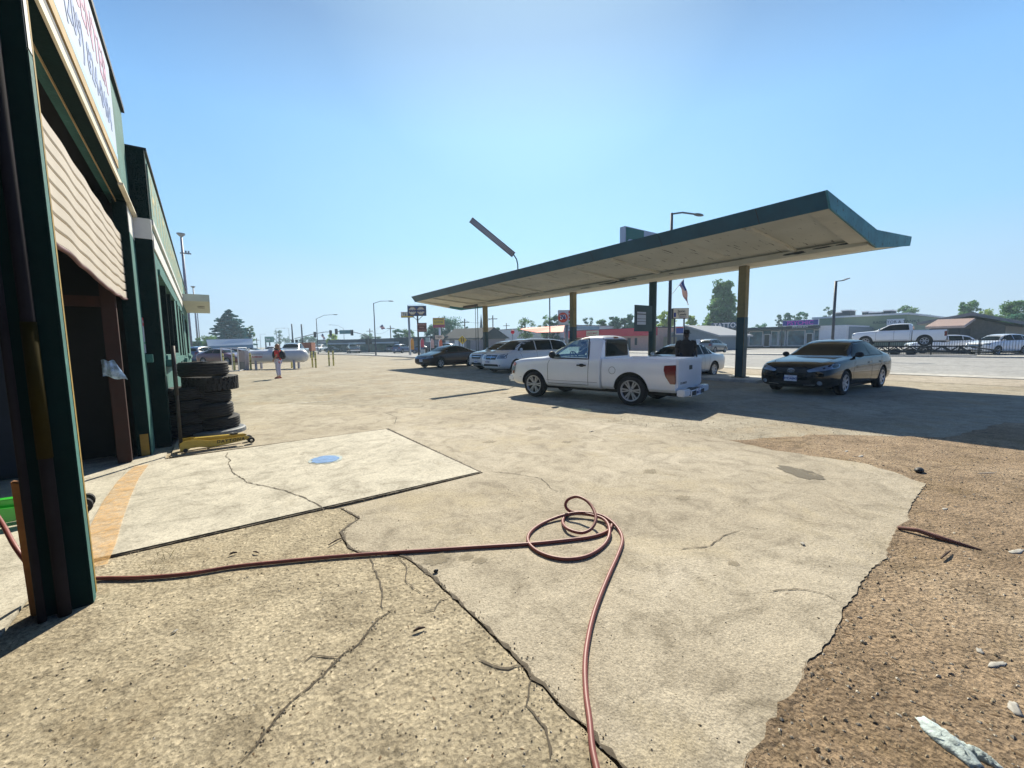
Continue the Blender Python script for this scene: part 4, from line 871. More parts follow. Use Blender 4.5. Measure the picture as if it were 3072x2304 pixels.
        k.add('grille', wrap(bt, [(-.40, .70), (.40, .70), (.45, .92), (-.45, .92)], 'x+', .008, DARK, .06, .03))
        for z in (.79, .845): k.add('grille_bar', wrap(bt, [(-.38, z), (.38, z), (.38, z + .018), (-.38, z + .018)], 'x+', .016, CHROME, .08))
        k.add('grille_bar', wrap(bt, [(-.018, .74), (.018, .74), (.018, .90), (-.018, .90)], 'x+', .018, CHROME, .08))
        k.add('lower_grille', wrap(bt, [(-.62, .36), (.62, .36), (.55, .47), (-.55, .47)], 'x+', .008, DARK, .06, .04))
        for s in (-1, 1): k.add('fog_light', wrap(bt, [(s * (.70 + .04 * cos(a)), .41 + .04 * sin(a)) for a in [2 * pi * i / 12 for i in range(12)]], 'x+', .014, LAMPG, .04))
        hh = bt.ray_cast(Vector((5, 0, .58)), Vector((-1, 0, 0)))[0]; plate(k, hh.x + .02, .58, -.25, '6VAN208')
    else:
        gz = {'civic': (.60, .68), 'suv': (.66, .86), 'coupe': (.58, .68)}[kind]
        k.add('grille', wrap(bt, [(-.42, gz[0]), (.42, gz[0]), (.46, gz[1]), (-.46, gz[1])], 'x+', .008, DARK, .06, .03))
        k.add('grille_bar', wrap(bt, [(-.40, (gz[0] + gz[1]) / 2), (.40, (gz[0] + gz[1]) / 2), (.40, (gz[0] + gz[1]) / 2 + .022), (-.40, (gz[0] + gz[1]) / 2 + .022)], 'x+', .016, CHROME, .08))
        k.add('lower_grille', wrap(bt, [(-.5, .32), (.5, .32), (.46, .44), (-.46, .44)], 'x+', .008, DARK, .06, .03))
        hh = bt.ray_cast(Vector((5, 0, .50)), Vector((-1, 0, 0)))[0]; plate(k, hh.x + .02, .50, 0, '7CGR531')
    hh = bt.ray_cast(Vector((-5, 0, .62)), Vector((1, 0, 0)))[0]
    mb = MB(); mb.box(-.006, .006, -.153, .153, -.078, .078, PLATE); k.add('licence_plate', mb, None, (hh.x - .02, 0, .62))
    mb = MB(); mb.box(rx - .1, fx + .1, -W + .3, W - .3, .12, .24, DARK); mb.tube([(fx, -W + .2, R), (fx, W - .2, R)], .04, DARK, 6); mb.tube([(rx, -W + .2, R), (rx, W - .2, R)], .04, DARK, 6); k.add('underbody', mb)
    CARS[kind] = k; return k
def truck(kind):
    if kind in CARS: return CARS[kind]
    k = Kit(); crew = kind == 'crew'
    if crew:   # full-size four-door
        L0, W, R, rimR, fx, rx, sp, twin = 2.95, 1.0, .42, .26, 1.95, -1.75, 6, False
        st = [(2.95, .50, .92, .97, .66, .82, .76, .58), (2.88, .42, 1.10, 1.14, .82, .95, .86, .66), (2.6, .38, 1.18, 1.22, .90, 1.0, .92, .74), (2.0, .38, 1.22, 1.27, .92, 1.0, .93, .76), (1.35, .38, 1.24, 1.31, .92, 1.0, .94, .76), (1.15, .38, 1.25, 1.42, .92, 1.0, .94, .76), (.8, .38, 1.26, 1.66, .92, 1.0, .94, .74), (.45, .38, 1.27, 1.85, .92, 1.0, .94, .72), (-.2, .38, 1.27, 1.90, .92, 1.0, .94, .72), (-.75, .38, 1.27, 1.88, .92, 1.0, .94, .72), (-.93, .38, 1.27, 1.83, .92, 1.0, .94, .71), (-1.0, .40, 1.25, 1.4, .92, .99, .93, .72)]
        side = [(1.12, 1.32), (.42, 1.76), (-.2, 1.80), (-.72, 1.79), (-.80, 1.34)]; ws_ = [(-.76, 1.38), (.76, 1.38), (.66, 1.78), (-.66, 1.78)]; rw = [(-.62, 1.36), (.62, 1.36), (.58, 1.78), (-.58, 1.78)]; piv = .12
        bx0, bx1, zb, zs = -1.02, -2.95, .42, 1.30; hz = 1.12
    else:      # compact regular cab
        L0, W, R, rimR, fx, rx, sp, twin = 2.3, .87, .355, .245, 1.50, -1.38, 6, True
        st = [(2.38, .42, .80, .85, .62, .74, .68, .5), (2.34, .34, .92, .96, .72, .83, .76, .6), (2.2, .30, 1.0, 1.04, .78, .86, .80, .66), (1.9, .30, 1.04, 1.085, .80, .87, .81, .68), (1.35, .30, 1.07, 1.12, .81, .87, .82, .69), (1.05, .30, 1.08, 1.17, .81, .87, .825, .69), (.86, .30, 1.085, 1.28, .81, .87, .83, .68), (.50, .30, 1.09, 1.49, .81, .87, .83, .66), (.20, .30, 1.095, 1.62, .81, .87, .83, .645), (-.15, .30, 1.10, 1.665, .81, .87, .83, .64), (-.42, .30, 1.10, 1.66, .81, .87, .83, .64), (-.55, .30, 1.10, 1.63, .81, .87, .83, .64), (-.61, .32, 1.08, 1.5, .81, .865, .825, .66)]
        side = [(.86, 1.115), (.78, 1.21), (.27, 1.53), (.10, 1.565), (-.13, 1.565), (-.22, 1.10)]; ws_ = [(-.68, 1.18), (.68, 1.18), (.58, 1.60), (-.58, 1.60)]; rw = [(-.60, 1.16), (.60, 1.16), (.565, 1.54), (-.565, 1.54)]; piv = None
        bx0, bx1, zb, zs = -.635, -2.42, .36, 1.10; hz = .92
    me = shell(st, [(fx, R)], R + .07, W)
    if not crew:     # open the cab so one can look through it
        c = MB()
        def shr(poly, k_): cx = sum(p[0] for p in poly) / len(poly); cz = sum(p[1] for p in poly) / len(poly); return [(cx + (p[0] - cx) * k_, cz + (p[1] - cz) * k_) for p in poly]
        def cutm(mb_):
            nonlocal me
            co = bpy.data.objects.new('cut', mb_.mesh('cut')); COL.objects.link(co)
            me = evald(me, [('BOOLEAN', dict(object=co, operation='DIFFERENCE', solver='EXACT'))]); bpy.data.objects.remove(co)
        c = MB(); c.prism([(x, -1.3, z) for x, z in shr(side, .97)], (0, 2.6, 0), SEAT); cutm(c)
        c = MB(); c.prism([(-1.0, y, z) for y, z in shr(rw, .96)], (1.2, 0, 0), SEAT); cutm(c)
        c = MB(); c.prism([(.0, y, z) for y, z in shr(ws_, .96)], (1.6, 0, 0), SEAT); cutm(c)
        c = MB(); c.prism([(x, -.70, z) for x, z in ((.80, .62), (.80, 1.10), (-.52, 1.10), (-.52, .62))], (0, 1.40, 0), SEAT); cutm(c)
        c = MB(); c.prism([(x, -.57, z) for x, z in ((.78, 1.05), (.78, 1.18), (.22, 1.54), (-.50, 1.55), (-.52, 1.05))], (0, 1.14, 0), SEAT); cutm(c)
        names = [m.name if m else '' for m in me.materials]
        for nm in (SEAT.name,):
            if nm not in names: me.materials.append(SEAT)
        si = [m.name if m else '' for m in me.materials].index(SEAT.name)
        for p in me.polygons:
            ce = p.center
            if -.545 < ce.x < .84 and abs(ce.y) < min(.72, .83 - (ce.z - 1.1) * .40) - .035 and .6 < ce.z < 1.585 and not (ce.x > .3 and ce.z > 1.62 - (ce.x - .25) * .56): p.material_index = si
    # lower rear quarter: the cargo bed, an open box with the same flank
    me.name = 'body'; for_body = me
    b = k.add('body', me); bt = bvh(me)
    hw = W * .965; n = 10
    def flank(x, tw=0):
        return [(x, 0, zb + .06), (x, W * .90, zb + .0), (x, W * .965, zb + .06), (x, W - .0, zb + .26 * (zs - zb)), (x, W + .01, zb + .6 * (zs - zb)), (x, W - .01, zb + .86 * (zs - zb)), (x, W - .04, zs - .015), (x, W - .05, zs), (x, W - .12, zs), (x, W - .13, zs - .02), (x, W - .13, zb + .2), (x, 0, zb + .2)]
    rows = []; xs = [bx0 - (bx0 - bx1) * i / 12 for i in range(13)]
    for x in xs:
        h = flank(x); rows.append(h + [(p[0], -p[1], p[2]) for p in h[-2:0:-1]])
    m_ = len(rows[0]); vs = [p for r in rows for p in r]
    fs = [(i * m_ + j, i * m_ + (j + 1) % m_, (i + 1) * m_ + (j + 1) % m_, (i + 1) * m_ + j) for i in range(12) for j in range(m_)]
    # end caps of the U-shaped section: strips
    for i in (0, 12):
        o = i * m_; hN = 12
        for j in range(1, 10): fs.append((o + j, o + j + 1, o + (m_ - j - 1) % m_, o + (m_ - j) % m_)) if False else None
    bme = bpy.data.meshes.new('cargo_bed')
    def cap(o):
        q = []
        q.append((o + 0, o + 1, o + 10, o + 11)); q.append((o + 1, o + 2, o + 9, o + 10)); q.append((o + 2, o + 3, o + 9)); q.append((o + 3, o + 4, o + 9)); q.append((o + 4, o + 5, o + 9)); q.append((o + 5, o + 6, o + 9)); q.append((o + 6, o + 7, o + 8, o + 9))
        mi = lambda j: o + (m_ - j) % m_ if j not in (0, 11) else o + j
        q += [tuple(mi(v - o) for v in f)[::-1] for f in list(q)]
        return q
    fs += cap(0) + cap(12 * m_)
    bme.from_pydata(vs, [], [f for f in fs if f]); bme.materials.append(PAINT)
    bm = bmesh.new(); bm.from_mesh(bme); bmesh.ops.recalc_face_normals(bm, faces=bm.faces); bm.to_mesh(bme); bm.free()
    c = MB()
    for s in (-1, 1):
        T = Matrix.Translation((rx, s * (W + .35), R + .01)) @ Matrix.Rotation(pi / 2, 4, 'X'); c.lathe([(0, -.47), (R + .08, -.47), (R + .08, .47), (0, .47)], WELL, 36, T)
    co = bpy.data.objects.new('cut', c.mesh('cut')); COL.objects.link(co)
    bme = evald(bme, [('BOOLEAN', dict(object=co, operation='DIFFERENCE', solver='EXACT'))]); bpy.data.objects.remove(co)
    if WELL.name not in [m.name for m in bme.materials if m]: bme.materials.append(WELL)
    wi = [m.name if m else '' for m in bme.materials].index(WELL.name)
    for p in bme.polygons:
        ds = [hypot(bme.vertices[v].co.x - rx, bme.vertices[v].co.z - R - .01) for v in p.vertices]
        if max(ds) < R + .09: p.material_index = wi
        p.use_smooth = True
    try: bme.set_sharp_from_angle(angle=radians(30))
    except Exception: pass
    bed = k.add('cargo_bed', bme); bb = bvh(bme)
    mb = MB(); mb.box(bx0 - .005, bx0 - .05, -W + .13, W - .13, zb + .2, zs - .01, PAINT); k.add('bed_front_panel', mb, bed)
    for s in (-1, 1): mb = MB(); y0_, y1_ = sorted((s * (W - .30), s * (W - .125))); mb.box(rx - R - .06, rx + R + .06, y0_, y1_, zb + .02, 2 * R + .10, WELL); k.add('wheel_house', mb, bed)
    # tailgate
    mb = MB(); mb.box(bx1 - .035, bx1 + .045, -W + .06, W - .06, zb + .10, zs + .005, PAINT); tg = k.add('tailgate', mb, None, bevel=.018)
    mb = MB(); mb.box(bx1 - .045, bx1 - .03, -.10, .10, zs - .26, zs - .16, DARK); k.add('tailgate_handle', mb, tg, bevel=.01)
    if not crew:
        l = text_mb('COLORADO', .07, DARK, (bx1 - .037, W - .42, zb + .2), (0, -1, 0), (0, 0, 1), ext=.002, spacing=1.1); k.add('badge_lettering', l, tg)
    mb = MB(); mb.box(bx1 - .20, bx1 - .03, -W + .02, -W + .42, zb - .07, zb + .08, CHROME if crew else WHITE); mb.box(bx1 - .20, bx1 - .03, W - .42, W - .02, zb - .07, zb + .08, CHROME if crew else WHITE); mb.box(bx1 - .22, bx1 - .02, -W + .425, W - .425, zb - .10, zb + .04, DARK); mb.box(bx1 - .1, bx1 + .3, -.2, .2, zb - .14, zb - .04, DARK); k.add('rear_bumper', mb, None, bevel=.02)
    for s in (-1, 1):
        ax = 'y+' if s > 0 else 'y-'
        k.add('side_window', wrap(bt, side, ax, .002, CLEAR, .09) if not crew else wrap(bt, [p for p in side if p[0] > -9], ax, .006, GLASS, .09, .03)) if crew else None
        if not crew:
            mb = MB(); 
            hh = [bt.ray_cast(Vector((x, 3 * s, z)), Vector((0, -s, 0))) for x, z in [(side[0][0], side[0][1] - .03), (side[2][0] + .04, side[2][1] + .05), (side[4][0] - .05, side[4][1] + .03), (side[5][0] - .03, side[5][1] - .03)]]
            yb = W - .055; yt = .665
            pts = [(x, s * (yb + (yt - yb) * (z - 1.10) / .47), z) for x, z in side]
            mb.poly(pts, CLEAR); k.add('side_window', mb)
        k.add('window_trim', line(bt, [( .5 * (p[0] - .2) * 2.08 * .5 + p[0] * .0 + .2 * 1 if False else p[0], p[1]) for p in side] + [side[0]] if crew else [(x + (.025 if x > .3 else -.022), z + (.022 if z > 1.2 else -.02)) for x, z in side + [side[0]]], ax, .03 if not crew else .022, DARK, .005))
        dl = ([(.92, 1.12), (1.00, .95), (1.00, .42), (-.24, .42), (-.26, 1.05), (-.20, 1.50), (-.12, 1.61), (.22, 1.60)] if not crew else [(1.2, 1.30), (1.28, 1.1), (1.28, .5), (-.86, .5), (-.88, 1.3)])
        k.add('door_seam', line(bt, dl, ax, .011, DARK, .003))
        if crew: k.add('door_seam', line(bt, [(.12, 1.82), (.12, .5)], ax, .014, DARK, .008))
        for hx in ((-.06,) if not crew else (.28, -.70)):
            h1 = bt.ray_cast(Vector((hx, 3 * s, hz)), Vector((0, -s, 0)))[0]; mb = MB()
            hm = DARK if not crew else PAINT
            mb.sphere((0, 0, 0), (.085, .012, .042), hm, 14, 8); mb.box(-.13, .13, s * .004 if s > 0 else -.03, .03 if s > 0 else -s * -.004, -.018, .018, hm); k.add('door_handle', mb, None, h1 + Vector((0, s * .004, 0)), bevel=.006)
        k.add('headlight', wrap(bt, [(s * (W - .04), st[1][2] - .20), (s * (W - .38), st[1][2] - .20), (s * (W - .38), st[1][2] - .05), (s * (W - .08), st[1][2] - .04)], 'x+', .01, LAMPG, .05, .02))
        if not crew:
            k.add('side_headlight', wrap(bt, [(2.28, .70), (2.17, .70), (2.13, .93), (2.2, .97), (2.27, .92)], ax, .01, LAMPG, .05)); k.add('indicator', wrap(bt, [(2.265, .86), (2.16, .86), (2.145, .94), (2.2, .965), (2.255, .93)], ax, .016, AMBER, .04)); k.add('side_marker', wrap(bt, [(2.27, .64), (2.19, .64), (2.17, .72), (2.27, .72)], ax, .016, REDL, .04))
            cx, cz = -.92, .82
            k.add('fuel_cap', line(bb, [(cx + .085 * cos(a), cz + .085 * sin(a)) for a in [2 * pi * i / 20 for i in range(21)]], ax, .008, DARK, .003)) if s > 0 else None
            k.add('body_crease_shade', line(bt, [(2.0, .55), (.9, .50), (-.5, .50)], ax, .010, M('painted_crease_shade', (.25, .27, .3), var=0), .002))  # flat grey strip on the flank, the shade of a crease painted in
            mb = MB(); mb.prism([(bx1 + .24, s * (W - .03), zs - .14), (bx1 - .012, s * (W - .03), zs - .12), (bx1 - .012, s * (W - .03), zs - .54), (bx1 + .10, s * (W - .03), zs - .54), (bx1 + .21, s * (W - .03), zs - .38), (bx1 + .25, s * (W - .03), zs - .24)], (0, s * .05, 0), REDL); k.add('taillight', mb, None, bevel=.008)
        else:
            mb = MB(); mb.box(bx1 - .045, bx1 + .10, s * (W - .16) if s > 0 else -W - .015, W + .015 if s > 0 else s * (W - .16), zs - .52, zs - .12, REDL); k.add('taillight', mb, None, bevel=.012)
        # wheel-arch lips
        for cx_, rr, z_, tr in ((fx, R + .075, R, bt), (rx, R + .085, R + .01, bb)):
            P = []
            for i in range(25):
                a = -.35 + (pi + .70) * i / 24; x_, zz = cx_ + rr * cos(a), z_ + rr * sin(a)
                if zz < zb + .03: continue
                q = tr.ray_cast(Vector((x_ + .01 * cos(a), 3 * s, zz + .01 * sin(a))), Vector((0, -s, 0)))[0]
                if q: P.append((x_, q.y - s * .002, zz))
            if len(P) > 3: mb = MB(); mb.tube(P, .010, PAINT, 8); k.add('wheel_arch_lip', mb, None, smooth=True)
        mirror(k, side[0][0] - .06, s * (W - .03), side[0][1] + .05, DARK if not crew else CHROME, 1.25)
        wheel(k, fx, s * (W - .13), R, .235, rimR, sp, twin, steer=.0); wheel(k, rx, s * (W - .13), R, .235, rimR, sp, twin)
    if crew:
        k.add('windshield', wrap(bt, ws_, 'x+', .006, GLASS, .09, .05)); k.add('rear_window', wrap(bt, rw, 'x-', .006, GLASS, .09, .05))
        k.add('grille', wrap(bt, [(-.52, .78), (.52, .78), (.56, 1.04), (-.56, 1.04)], 'x+', .01, DARK, .08, .04))
        for z in (.86, .95): k.add('grille_bar', wrap(bt, [(-.54, z), (.54, z), (.54, z + .03), (-.54, z + .03)], 'x+', .02, CHROME, .1))
        mb = MB(); mb.box(2.80, 3.02, -.92, .92, .48, .70, CHROME); k.add('front_bumper', mb, bevel=.03)
    else:
        mb = MB(); mb.poly([(-.605 , y, z) for y, z in rw], GLASS); 
        k.add('rear_window', wrap(bt, rw, 'x-', .004, CLEAR, .2) if False else mb)
        k.add('window_trim', line(bt, [(y * 1.02, z + (.012 if z > 1.3 else -.012)) for y, z in rw + [rw[0]]], 'x-', .03, DARK, .006))
        mb = MB(); mb.poly([(1.02, -.68, 1.18), (1.02, .68, 1.18), (.27, .58, 1.60), (.27, -.58, 1.60)], CLEAR); k.add('windshield', mb)
        k.add('window_trim', line(bt, [(y, z + (.012 if z > 1.3 else -.012)) for y, z in ws_ + [ws_[0]]], 'x+', .03, DARK, .006))
        k.add('brake_light', wrap(bt, [(-.13, 1.585), (.13, 1.585), (.12, 1.625), (-.12, 1.625)], 'x-', .015, REDL, .04, .01))
        k.add('grille', wrap(bt, [(-.42, .72), (.42, .72), (.44, .86), (-.44, .86)], 'x+', .01, DARK, .08, .03))
        mb = MB(); mb.box(2.22, 2.46, -.84, .84, .40, .60, PAINT); k.add('front_bumper', mb, bevel=.05)
        # cabin: bench seat, dashboard, wheel
        mb = MB(); mb.box(-.42, -.05, -.62, .62, .62, .92, SEAT); mb.box(-.50, -.36, -.60, -.06, .9, 1.26, SEAT); mb.box(-.50, -.36, .06, .60, .9, 1.26, SEAT); mb.box(-.49, -.40, -.45, -.2, 1.27, 1.40, SEAT); mb.box(-.49, -.40, .2, .45, 1.27, 1.40, SEAT); k.add('seat', mb, bevel=.03)
        mb = MB(); mb.box(.60, .80, -.68, .68, .66, 1.13, M('grey_dashboard', (.16, .17, .17), var=.1)); k.add('dashboard', mb, bevel=.03)
        mb = MB(); T = Matrix.Translation((.46, .36, 1.10)) @ Matrix.Rotation(radians(-62), 4, 'Y'); mb.tube([T @ Vector((.18 * cos(a), .18 * sin(a), 0)) for a in [2 * pi * i / 24 for i in range(24)]], .016, DARK, 8, closed=True); mb.tube([T @ Vector((-.17, 0, 0)), T @ Vector((.17, 0, 0))], .014, DARK, 6); mb.tube([T @ Vector((0, 0, 0)), T @ Vector((0, 0, -.2))], .03, DARK, 8); k.add('steering_wheel', mb, smooth=True)
        mb = MB(); mb.box(.40, .43, -.12, .12, 1.46, 1.52, DARK); mb.box(.41, .42, -.01, .01, 1.51, 1.56, DARK); k.add('rear_view_mirror', mb, bevel=.008)
        plate(k, bx1 - .225, zb - .02, 0, '8M47132', s=-1)
        mb = MB(); mb.tube([(bx1 + .3, -.45, .32), (bx1 - .06, -.48, .30)], .035, DARK, 10); k.add('exhaust_pipe', mb, smooth=True)
    mb = MB(); mb.box(bx1 + .1, fx + .4, -W + .32, W - .32, R - .1, zb + .1, DARK)
    for a in (fx, rx): mb.tube([(a, -W + .2, R), (a, W - .2, R)], .06, DARK, 8)
    k.add('chassis', mb)
    CARS[kind] = k; return k
# ------------------------------------------------------------ vehicles in the lot
truck('pickup').make('pickup_truck', 'lowered white regular-cab pickup truck with twin-spoke alloy wheels, nearest the camera', 'pickup truck', (8.40, 7.80), 103, WHITE)
car('sedan').make('parked_car', 'black four-door sedan facing the camera beside the nearest canopy column', 'car', (15.02, 4.62), 177.8, BLACKP, 'cars parked under and around the canopy')
car('civic').make('parked_car', 'dark maroon sedan with a sun glint on its roof, parked beyond the white minivans', 'car', (12.9, 25.45), 196, MAROON, 'cars parked under and around the canopy')
car('minivan').make('parked_minivan', 'white minivan with chrome cross grille behind the nose of the white pickup', 'minivan', (13.95, 18.0), 185, WHITE, 'cars parked under and around the canopy')
car('suv').make('parked_suv', 'silver-white crossover parked between the maroon sedan and the white minivan', 'suv', (14.5, 20.75), 184, paint('pale_silver_paint', (.6, .63, .66)), 'cars parked under and around the canopy')
car('coupe').make('parked_car', 'old pale silver two-door car behind the bed of the white pickup', 'car', (15.6, 9.95), 180, paint('pale_champagne_paint', (.5, .52, .52)), 'cars parked under and around the canopy')
# ------------------------------------------------------------ far scenery: buildings, signs, poles
def bvis(name, label, base, cat='building', group=None): return thing(name, label, cat, base, 0, group)
WALLW = M('far_white_wall', (.80, .80, .80), rough=.8, var=.06); WALLT = M('far_tan_wall', (.38, .33, .22), rough=.8, var=.1); GREENB = M('olive_metal_wall', (.27, .33, .21), rough=.7, var=.08)
SHOPG = M('shop_window_glass', (.05, .15, .20), rough=.08, var=.7, vs=1.3, spec=.8); FRAMEW = M('pale_frame', (.80, .82, .82), rough=.6, var=.05); SLATE = M('dark_slate_fascia', (.03, .045, .06), rough=.7, var=.1)
ROOFD = M('dark_shingle', (.02, .03, .038), rough=.9, var=.25, vs=6); ROOFG = M('grey_shingle', (.22, .23, .24), rough=.9, var=.12); REDB = M('red_fascia', (.62, .015, .045), rough=.6, var=.08); PINKW = M('pale_pink_wall', (.62, .38, .30), rough=.8, var=.12)
TILE = M('pinkish_metal_roof', (.55, .42, .36), rough=.6, var=.12); DBLUE = M('dark_blue_wall', (.02, .06, .10), rough=.7, var=.15); GREYW = M('grey_siding', (.24, .28, .31), rough=.8, var=.08); BLKW = M('black_wall', (.02, .024, .03), rough=.8, var=.15)
POLEM = M('dark_pole', (.05, .06, .08), rough=.5, var=.1); POLEG = M('galvanised_pole', (.28, .31, .34), rough=.5, metal=.3, var=.1); WOODP = M('weathered_wood_pole', (.14, .11, .09), rough=.9, var=.2)
# strip of shops (facade faces us, parallel to the road)
SX = 80.0
def F(px, py, x=SX): v = PX(px, py, x); return v.y, v.z
def fbox(mb, pxa, pya, pxb, pyb, mat, d0=0.0, d1=.1, x=SX, z0=None, z1=None):
    """box on a facade at x: spans two picture corners, standing d0..d1 out of the wall towards us"""
    ya, za = F(pxa, pya, x); yb, zb = F(pxb, pyb, x); lo, hi = sorted((za, zb))
    if z0 is not None: lo = z0
    if z1 is not None: hi = z1
    mb.box(x - d1, x - d0, min(ya, yb), max(ya, yb), lo, hi, mat); return min(ya, yb), max(ya, yb), lo, hi
stp = bvis('strip_mall', 'low strip of shops with a TATTOO sign, dark canopy and wide blue-tinted windows', (SX, 38, 0))
yl, _ = F(2133, 1000); yr, _ = F(2548, 1000)
mb = MB(); mb.box(SX, SX + 12, yr, yl, 0, 3.3, GREYW); put('wall', mb, stp)
mb = MB(); y_a, _ = F(2460, 1000); mb.box(SX - 1.2, SX - .02, y_a, yl, 0, .22, DARK); put('plinth', mb, stp)
ztop = F(2250, 980)[1]
mb = MB(); mb.box(SX - 2.2, SX + 12.2, y_a - .3, yl + 3.5, 3.25, 3.62, SLATE); put('canopy_roof', mb, stp)
def yat(px, x=SX): return F(px, 1000, x)[0]
for a, b_, nm in ((2160, 2178, 'window'), (2178, 2196, 'door'), (2196, 2232, 'window'), (2248, 2290, 'window'), (2292, 2312, 'door'), (2314, 2336, 'window'), (2337, 2358, 'window'), (2363, 2417, 'window'), (2419, 2440, 'door'), (2442, 2461, 'window')):
    ya, yb = yat(a), yat(b_); mb = MB(); lo, hi = min(ya, yb), max(ya, yb); z0 = .35 if nm == 'window' else .23; z1 = 3.0 if nm == 'window' else 2.45; t_ = .12
    mb.box(SX - .14, SX - .01, lo, lo + t_, z0, z1, FRAMEW); mb.box(SX - .14, SX - .01, hi - t_, hi, z0, z1, FRAMEW); mb.box(SX - .14, SX - .01, lo + t_, hi - t_, z1 - t_, z1, FRAMEW); mb.box(SX - .14, SX - .01, lo + t_, hi - t_, z0, z0 + t_, FRAMEW)
    if nm == 'door': mb.box(SX - .14, SX - .01, lo, hi, z1 + .02, 3.0, SHOPG)
    o = put(nm, mb, stp); mb = MB(); mb.box(SX - .08, SX - .05, lo + t_, hi - t_, z0 + t_, z1 - t_, SHOPG if nm == 'window' else DARK); link('pane', mb.mesh('pane', off=Vector((SX, 38, 0))), o)
for px in (2137, 2243, 2360): mb = MB(); y = yat(px); mb.box(SX - 2.0, SX - 1.85, y - .07, y + .07, 0, 3.245, POLEM); put('canopy_post', mb, stp)
ya, yb = yat(2131, SX - 2.3), yat(2232, SX - 2.3)
def billboard(name, label, x, y0, y1, z0, z1, face, txts=(), posts=(), edge=POLEM, thick=.25, cat='sign', pole_mat=POLEM, pr=.1, top_off=0, parts=(), group=None):
    """panel facing -X at x; txts: (text, size, y, z, material)"""
    t = thing(name, label, cat, (x, (y0 + y1) / 2, 0), 0, group)
    mb = MB(); mb.box(x, x + thick, y0, y1, z0, z1, edge); mb.box(x - .02, x - .001, y0 + .06, y1 - .06, z0 + .06, z1 - .06, face); pn = put('sign_panel', mb, t)
    for tx, sz, y, z, m_ in txts:
        l = text_mb(tx, sz, m_, (x - .03, y, z), (0, -1, 0), (0, 0, 1), ext=.008, bold=.012 * sz); link('lettering', l.mesh('lettering', off=Vector(t.location)), pn)
    for fn in parts: fn(pn, t)
    for yp in posts: mb = MB(); mb.tube([(x + thick / 2, yp, 0), (x + thick / 2, yp, z0 + .02)], pr, pole_mat, 8); put('post', mb, t, smooth=True)
    return t
def onroof(t, z): pass
TATB = M('blue_grey_sign_panel', (.05, .10, .15), rough=.6, var=.1); LETW = M('white_lettering', (.82, .84, .86), rough=.5, var=.03)
zt = 3.63
t = billboard('shop_sign', 'blue-grey TATTOO sign in outlined letters on the left end of the strip roof', SX - 2.3, yb, ya, zt, zt + 1.15, TATB, [('TATTOO', 1.25, (ya * .97 + yb * 1.03) / 2, zt + .55, LETW)])
PURP = M('deep_blue_sign', (.012, .02, .28), rough=.4, var=.05)
y2, y3 = yat(2346, SX - 2.3), yat(2454, SX - 2.3); zp0, zp1 = F(2400, 974, SX - 2.3)[1], F(2400, 957, SX - 2.3)[1]; print('psychic z', zp0, zp1)
t = billboard('shop_sign', 'dark blue PSYCHIC sign with purple letters and a white border on the shop roof', SX - 2.3, y3, y2, 3.66, 3.66 + (zp1 - zp0), PURP, [('PSYCHIC', .95, (y2 + y3) / 2, 3.66 + (zp1 - zp0) / 2 - .03, M('purple_letter', (.62, .05, .55), var=.05))], edge=LETW)
yA, yB = yat(2455), yat(2546)
mb = MB(); mb.box(SX - 1.0, SX + 10, yB, yA - .4, 0, 3.55, WALLW); ob = put('white_annex', mb); tag(ob, 'blank white end block between the strip of shops and the green warehouse', 'building')
mb = MB(); y_, z_ = F(2478, 1000, SX - 1.05); mb.box(SX - 1.06, SX - 1.001, y_ - .8, y_ + .8, 1.6, 2.8, LETW); ob = put('wall_notice', mb); tag(ob, 'pale square notice on the white annex wall', 'notice')
l = text_mb('(559) 838-5634', .36, LETW, (SX - 2.22, (y2 + y3) / 2, 3.44), (0, -1, 0), (0, 0, 1), ext=.01); ob = put('roof_lettering', l, stp)
# green warehouse with rooftop units
gw = bvis('green_warehouse', 'long olive-green metal warehouse with air units along its flat roof', (95, 20, 0))
GX = 92.0; yl, zt_ = F(2440, 957, GX); yr, zr_ = F(2722, 954, GX)
mb = MB(); mb.box(GX, GX + 30, yr, yl, 0, zt_, GREENB); put('wall', mb, gw)
mb = MB(); mb.box(GX - .2, GX + 30.2, yr - .2, yl + .2, zt_ + .01, zt_ + .3, FRAMEW); put('roof_edge', mb, gw)
for a, b_, top in ((2513, 2530, 940), (2530, 2556, 934), (2592, 2610, 938), (2613, 2650, 940), (2656, 2680, 934), (2700, 2722, 944)):
    mb = MB(); y_1, z1_ = F(a, top, GX + 3); y_2, _ = F(b_, top, GX + 3); mb.box(GX + 2, GX + 5, y_2, y_1, zt_ + .3, z1_, SLATE); mb.box(GX + 1.95, GX + 5.05, y_2 - .1, y_1 + .1, z1_ + .005, z1_ + .2, FRAMEW); ob = put('roof_unit', mb, gw)
mb = MB(); yq, zq = F(2660, 967, GX - .3); y5 = F(2712, 967, GX - .3)[0]; mb.box(GX - .3, GX - .2, y5, yq, zq - .5, zq + .5, LETW); ob = put('wall_sign', mb, gw)
l = text_mb('RADIATOR & TANKS', .62, SLATE, (GX - .31, (yq + y5) / 2, zq), (0, -1, 0), (0, 0, 1), ext=.005); link('lettering', l.mesh('lettering', off=Vector((95, 20, 0))), ob)
